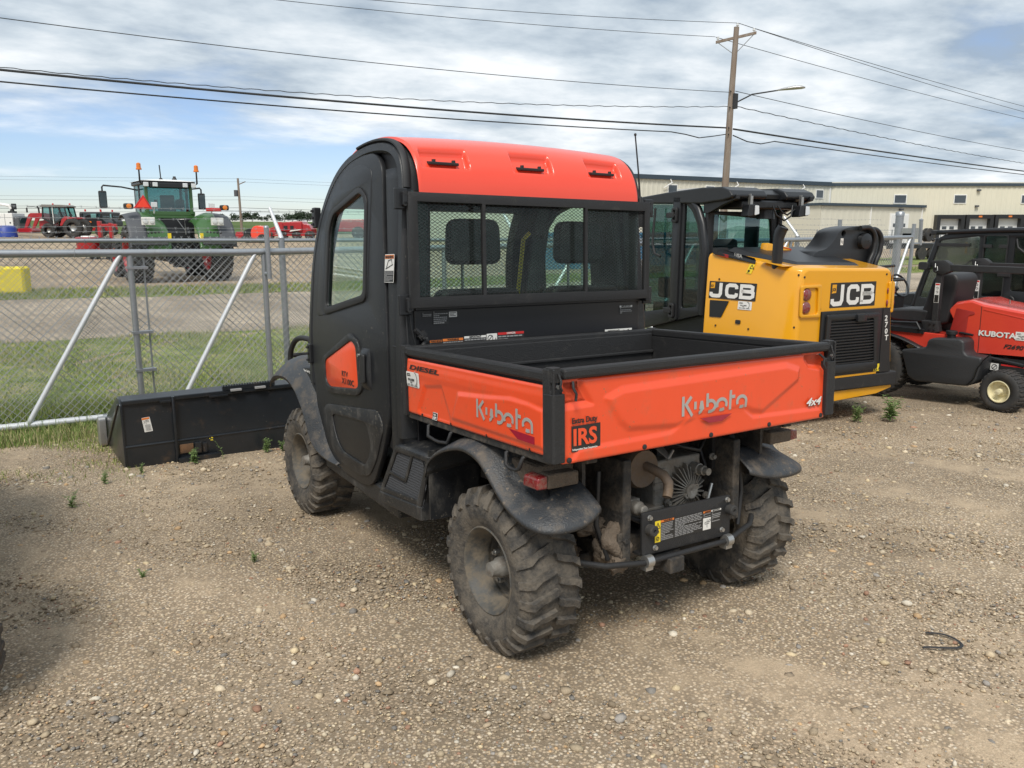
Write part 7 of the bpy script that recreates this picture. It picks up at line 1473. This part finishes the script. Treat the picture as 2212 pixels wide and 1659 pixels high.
side(rnd([(.95,1.05),(1.15,1.60),(1.45,1.88),(2.2,1.80),(2.3,1.70),(1.6,1.62),(1.35,1.35),(1.15,1.05)],.05),-1.0,-.55,'rear_fender','red'); side(rnd([(.95,1.05),(1.15,1.60),(1.45,1.88),(2.2,1.80),(2.3,1.70),(1.6,1.62),(1.35,1.35),(1.15,1.05)],.05),.55,1.0,'rear_fender','red')
cf = plate('cab_side', [(-.72,1.7),(-.62,2.72),(1.45,2.72),(1.62,1.75),(1.1,1.6),(.4,1.2),(.1,1.2)], [[(-.60,1.75),(-.52,2.65),(.0,2.65),(.02,1.5)],[(.15,1.4),(.15,2.65),(.80,2.65),(1.05,1.75),(.6,1.5)],[(.95,2.65),(1.35,2.65),(1.50,1.85),(1.15,1.85)]], .06, lambda u,v,w:(u,-.75-w,v), 'trim', T)
plate('cab_side', [(-.72,1.7),(-.62,2.72),(1.45,2.72),(1.62,1.75),(1.1,1.6),(.4,1.2),(.1,1.2)], [[(-.60,1.75),(-.52,2.65),(.0,2.65),(.02,1.5)],[(.15,1.4),(.15,2.65),(.80,2.65),(1.05,1.75),(.6,1.5)],[(.95,2.65),(1.35,2.65),(1.50,1.85),(1.15,1.85)]], .06, lambda u,v,w:(u,.75+w,v), 'trim', T)
side([(-.62,1.7),(-.55,2.7),(1.4,2.7),(1.55,1.8),(.4,1.4)],-.76,-.74,'cab_glass','farglass',0); side([(-.62,1.7),(-.55,2.7),(1.4,2.7),(1.55,1.8),(.4,1.4)],.74,.76,'cab_glass','farglass',0)
side(rnd([(-.80,2.76),(-.6,2.93),(1.3,2.90),(1.58,2.80),(1.55,2.70),(-.7,2.70)],.05),-.9,.9,'roof','castmud'); side(rnd(rect(.45,1.0,1.5,2.3),.1),-.25,.25,'seat','fabric')
side(rect(.30,.36,1.2,2.7),-.84,-.80,'door_post','label',0)
MB().tube([(-1.05,-.5,1.7),(-1.1,-.5,2.55),(-1.2,-.5,2.78)],.07,8).build('exhaust_pipe','trim',T,60); MB().tube([(-.6,-.85,2.6),(-1.1,-1.2,2.72),(-1.6,-1.4,2.70),(-1.62,-1.4,2.5)],.03,6).box(-1.68,-1.56,-1.45,-1.38,2.2,2.6).build('mirror','trim',T,30)
for x in (-.05,1.48): MB().lathe([(0,.08),(.12,.07),(.14,0)],(x,0,2.92),'z',10).build('beacon','lred',T,40)
plate('warning_triangle', [(1.62,1.92),(2.0,1.92),(1.82,2.26)], [], .03, lambda u,v,w:(u,-.6-w,v), 'jblack', T)
for y in (-.75,.45): 
    side(rnd([(.05,1.55),(.05,2.05),(-.4,2.18),(-1.75,2.18),(-1.95,2.05),(-2.45,.85),(-2.20,.80),(-1.65,1.75),(-.4,1.62)],.06),y,y+.14,'loader_arm','red'); MB().tube([(-1.75,y+.07,2.0),(-2.25,y+.07,1.0)],.05,8).build('loader_ram','trim',T,60)
side(rnd([(-3.1,.42),(-3.0,.80),(-1.9,.85),(-1.7,.6),(-1.8,.42)],.05),-.8,.6,'loader_carriage','red')
# white service truck and blue tub at the frame edge
W_ = empty('service_truck', far(20,76.0), -HF, 'white service truck body with folded crane at the left edge', 'truck')
MB().box(-4.5,1.05,-1,1,.5,2.05).build('service_body','white',W_,0,bevel=.04); MB().box(-4.5,1.05,-.9,.9,.35,.5).build('chassis','jblack',W_,0)
for (x,z) in ((-.25,1.55),(.80,1.15)): MB().box(x-.06,x+.06,-1.03,-1,z-.06,z+.06).build('latch','trim',W_,0)
MB().box(.30,.34,-1.012,-1,.55,2.0).build('locker_seam','grey',W_,0)
MB().box(.25,.75,-.3,.3,2.05,2.25).lathe([(0,.2),(.25,.15),(.25,0)],(.5,0,2.2),'z',12).build('crane_base','trim',W_,30); MB().tube([(.45,0,2.4),(.25,0,2.75),(-.6,0,2.9),(-3,0,2.92)],[.14,.16,.16,.13],6).build('crane_boom','label',W_,30); MB().box(.55,.85,-.2,.2,2.4,2.95).build('crane_winch','jblack',W_,0,bevel=.04)
MB().box(1.1,1.6,-.9,.9,.5,1.75).build('cab','fgrey',W_,0,bevel=.1); MB().box(1.15,1.63,-.8,.8,1.1,1.6).build('cab_window','farglass',W_,0)
for x in (.7,-2.5): MB().lathe([(-.15,0),(-.15,.42),(.15,.42),(.15,0)],(x,-.95,.42),'y',18).build('wheel','rubber_far',W_,50)
bt = empty('blue_tub', far(14,70.5), -HF, 'dark blue plastic tub in front of the white truck', 'tub'); MB().lathe([(0,0),(0,.85),(.9,.75),(1.0,.6),(1.02,0)],(0,0,0),'z',24).build('tub',mat('tub_blue',(.02,.05,.28),.5),bt,50)
# combine-like machines beyond, half hidden
def machine(px, depth, label, w_=1.0):
    o = empty('farm_machine', far(px,depth), -HF, label, 'farm machine', 'dark farm machines in the far row'); side_ = lambda poly,y0,y1,n,m,bev=.03: MB().prism([(a*w_,b_) for a,b_ in poly],y0,y1,lambda u,v,w:(u,w,v)).build(n,m,o,0,bevel=bev)
    side_(rnd([(-1.0,.9),(-1.0,1.8),(.9,1.8),(1.3,1.4),(1.3,.9)],.1),-.8,.8,'body','jblack'); side_(rnd([(-1.15,1.8),(-1.05,2.2),(.9,2.25),(1.05,1.8)],.08),-.7,.7,'cab','farglass'); side_(rnd([(-1.2,2.2),(-1.1,2.35),(1.0,2.35),(1.05,2.2)],.04),-.8,.8,'roof','fgrey'); side_(rect(-1.2,-.9,1.7,2.2),-.8,.8,'corner_post','jblack'); side_(rect(.8,1.0,1.7,2.2),-.8,.8,'corner_post','jblack')
    for x in (-1.0,.5): MB().lathe([(0,.08),(.2,.08),(.22,0)],(x*w_,0,2.4),'z',10).build('beacon','lred',o,40)
    for x in (-.8,.8): MB().lathe([(-.25,0),(-.25,.5),(.25,.5),(.25,0)],(x*w_,-.8,.5),'y',18).build('wheel','rubber_far',o,50)
    side_(rect(-.55,-.05,.95,.0) if False else rect(-.7,-.05,1.30,1.46),-.90,-.82,'sign','lorange',0); side_(rect(-1.4,1.5,.55,.85),-.95,-.75,'drawbar','red',0.02)
machine(210,78,'dark machine with glass cab and orange sign right of the red tractor'); machine(238,84,'dark machine half hidden behind the fender of the green tractor',.8)
# red row on the far right of the lot
def seeder():
    o = empty('air_seeder', far(630,75), -HF, 'long red seed cart with three hatches by the skyline wood', 'farm implement'); sc = 1/22.8
    q = lambda X,Y: ((X-1310)/7.68*sc, (1090-Y)/7.68*sc-.1)
    def pr(pts, y0, y1, n, m, bev=.03): return MB().prism([q(*p_) for p_ in pts], y0, y1, lambda u,v,w:(u,w,v)).build(n,m,o,0,bevel=bev)
    pr([(940,980),(950,900),(1080,860),(1090,810),(1110,795),(1240,790),(1340,780),(1400,775),(1480,772),(1530,775),(1545,810),(1640,830),(1680,900),(1680,1000)],-1,1,'body','red')
    for a,b_ in ((1085,1225),(1225,1340),(1330,1530)): pr([(a,930),(a+5,810),(a+30,790),(b_-20,785),(b_,800),(b_,930)],-1.2,-1,'hopper','red')
    for a,b_ in ((1100,1155),(1240,1300),(1345,1400)): pr([(a,905),(a,845),(b_,845),(b_,905)],-1.25,-1.2,'hatch','jblack',0)
    pr([(1330,940),(1350,915),(1540,900),(1500,915)],-1.22,-1.2,'stripe','label',0)
    for x in (-1.9,-.6,.7,1.9): MB().lathe([(-.3,0),(-.3,.42),(.3,.42),(.3,0)],(x,-.8,.42),'y',18).build('wheel','rubber_far',o,50)
    pr([(900,1010),(900,990),(1690,990),(1690,1010)],-1.1,-.9,'chassis','red',0.01)
seeder()
o = empty('round_baler', far(562,68), -HF, 'orange rounded baler with dark tractor beside it on the far lot', 'farm implement'); MB().prism([tuple(p_) for p_ in smooth_path([(-.55,.35),(-.58,.9),(-.3,1.35),(.3,1.40),(.62,1.1),(.65,.5),(.55,.3)],4)],-.8,.8,lambda u,v,w:(u,w,v)).build('body','orange_clean',o,30,bevel=.08); MB().prism(rnd([(-1.3,.35),(-1.2,1.0),(-.6,1.25),(-.55,.4)],.1),-.7,.7,lambda u,v,w:(u,w,v)).build('front_frame','jblack',o,0,bevel=.05)
for x in (-.9,.4): MB().lathe([(-.2,0),(-.2,.36),(.2,.36),(.2,0)],(x,-.8,.36),'y',18).build('wheel','rubber_far',o,50)
o = empty('small_red_implement', far(517,72), -HF, 'small low red machine right of the green tractor', 'farm implement'); MB().box(-.5,.5,-.4,.4,.25,.62).box(-.25,.35,-.3,.3,.62,.80).box(-.6,.6,-.45,.45,.18,.28).build('body','red',o,0,bevel=.05)
for x in (-.45,.45): MB().lathe([(-.1,0),(-.1,.2),(.1,.2),(.1,0)],(x,-.4,.2),'y',14).build('wheel','rubber_far',o,50)
o = empty('red_combine', far(745,78), -HF, 'red harvester seen through the side window of the orange vehicle', 'farm implement'); MB().prism(rnd([(-2.3,.7),(-2.2,1.5),(-1,1.9),(2,1.9),(2.6,1.2),(2.6,.7)],.15),-1,1,lambda u,v,w:(u,w,v)).build('body','red',o,0,bevel=.08)
for x in (-1.5,1.5): MB().lathe([(-.3,0),(-.3,.6),(.3,.6),(.3,0)],(x,-1,.6),'y',18).build('wheel','rubber_far',o,50)
# ------------------------------------------------------------------ vehicle just outside the frame on the left: its tyre edge shows and it shades the gravel
E_ = empty('parked_vehicle', (-2.715,.93,gz(-2.7,1)), R(2), 'dark parked vehicle at the left frame edge with only a tyre edge showing', 'vehicle')
for y in (-.02,1.72):
    for x in (.28,-1.0): tyre('wheel', E_, (x,y,.36), .36, .18, .28, 'rubber', lug=.018, nl=22)
MB().box(-1.15,.22,-.6,2.6,.40,.85).build('body','jblack',E_,0,bevel=.08); MB().box(-1.2,-.05,.2,1.7,.85,1.7).build('cab_body','jblack',E_,0,bevel=.12); MB().prism(rnd([(-.30,.62),(-.35,.74),(.35,.74),(.42,.60),(.40,.50)],.04),.0,.25,lambda u,v,w:(.12+w,u,v)).build('fender','plastic',E_,0,bevel=.02); MB().prism(rnd([(1.35,.62),(1.30,.78),(2.15,.78),(2.25,.60),(2.2,.35),(2.12,.6)],.04),.0,.30,lambda u,v,w:(.12+w,u,v)).build('fender','plastic',E_,0,bevel=.02)
# strap lying on the gravel
sx_, sy_ = .72, -.98
def gpt(dx,dy,h=.006): return (sx_+dx, sy_+dy, gz(sx_+dx,sy_+dy)+h)
sp_pts = smooth_path([(-.098,.030),(-.075,.018),(-.035,-.018),(.005,-.045),(.040,-.045),(.066,-.015),(.075,.025),(.062,.060),(.030,.090)], 5)
tag(MB().tube([gpt(p.x,p.y,.008) for p in sp_pts],.0052,6,flat=(.5,1.2)).build('rubber_strap','trim',None,50), 'short curved black rubber strap lying on the gravel at lower right', 'strap')
# weeds
for i, (x,y,h,n_,lb,fl_) in enumerate(((-1.02,3.80,.13,5,'bushy weed in front of the bucket below its white sticker',False),(-.80,3.82,.27,1,'tall thin weed with yellow flower heads before the bucket',True),(-.46,3.84,.11,5,'low wide weed before the bucket mounting lip',False),(-.33,3.82,.10,4,'small weed just right of the bucket mounting lip',False),(-.06,3.88,.24,5,'tallest leafy weed in front of the bucket',False),(.42,3.85,.17,3,'slim weed beside the front tyre of the orange vehicle',False),(-1.40,3.72,.07,4,'small weed at the left foot of the bucket',False),(-1.66,3.55,.10,3,'wispy weed on the gravel left of the bucket',False),(-1.9,3.05,.10,4,'green weed tuft on the gravel at far left',False),(-1.22,1.45,.06,4,'flat weed rosette on the gravel left of the rear wheel',False),(-1.72,1.55,.05,4,'flat weed patch on the gravel at lower left',False),(4.62,1.62,.26,6,'tall weed growing by the bumper of the yellow loader',False),(4.35,1.78,.17,5,'shorter weed under the bumper of the yellow loader',False),(4.85,1.75,.14,4,'thin weed right of the loader bumper',False))):
    weed(x,y,h*1.15,n_+2 if not fl_ else 1,lb,100+i,fl_)
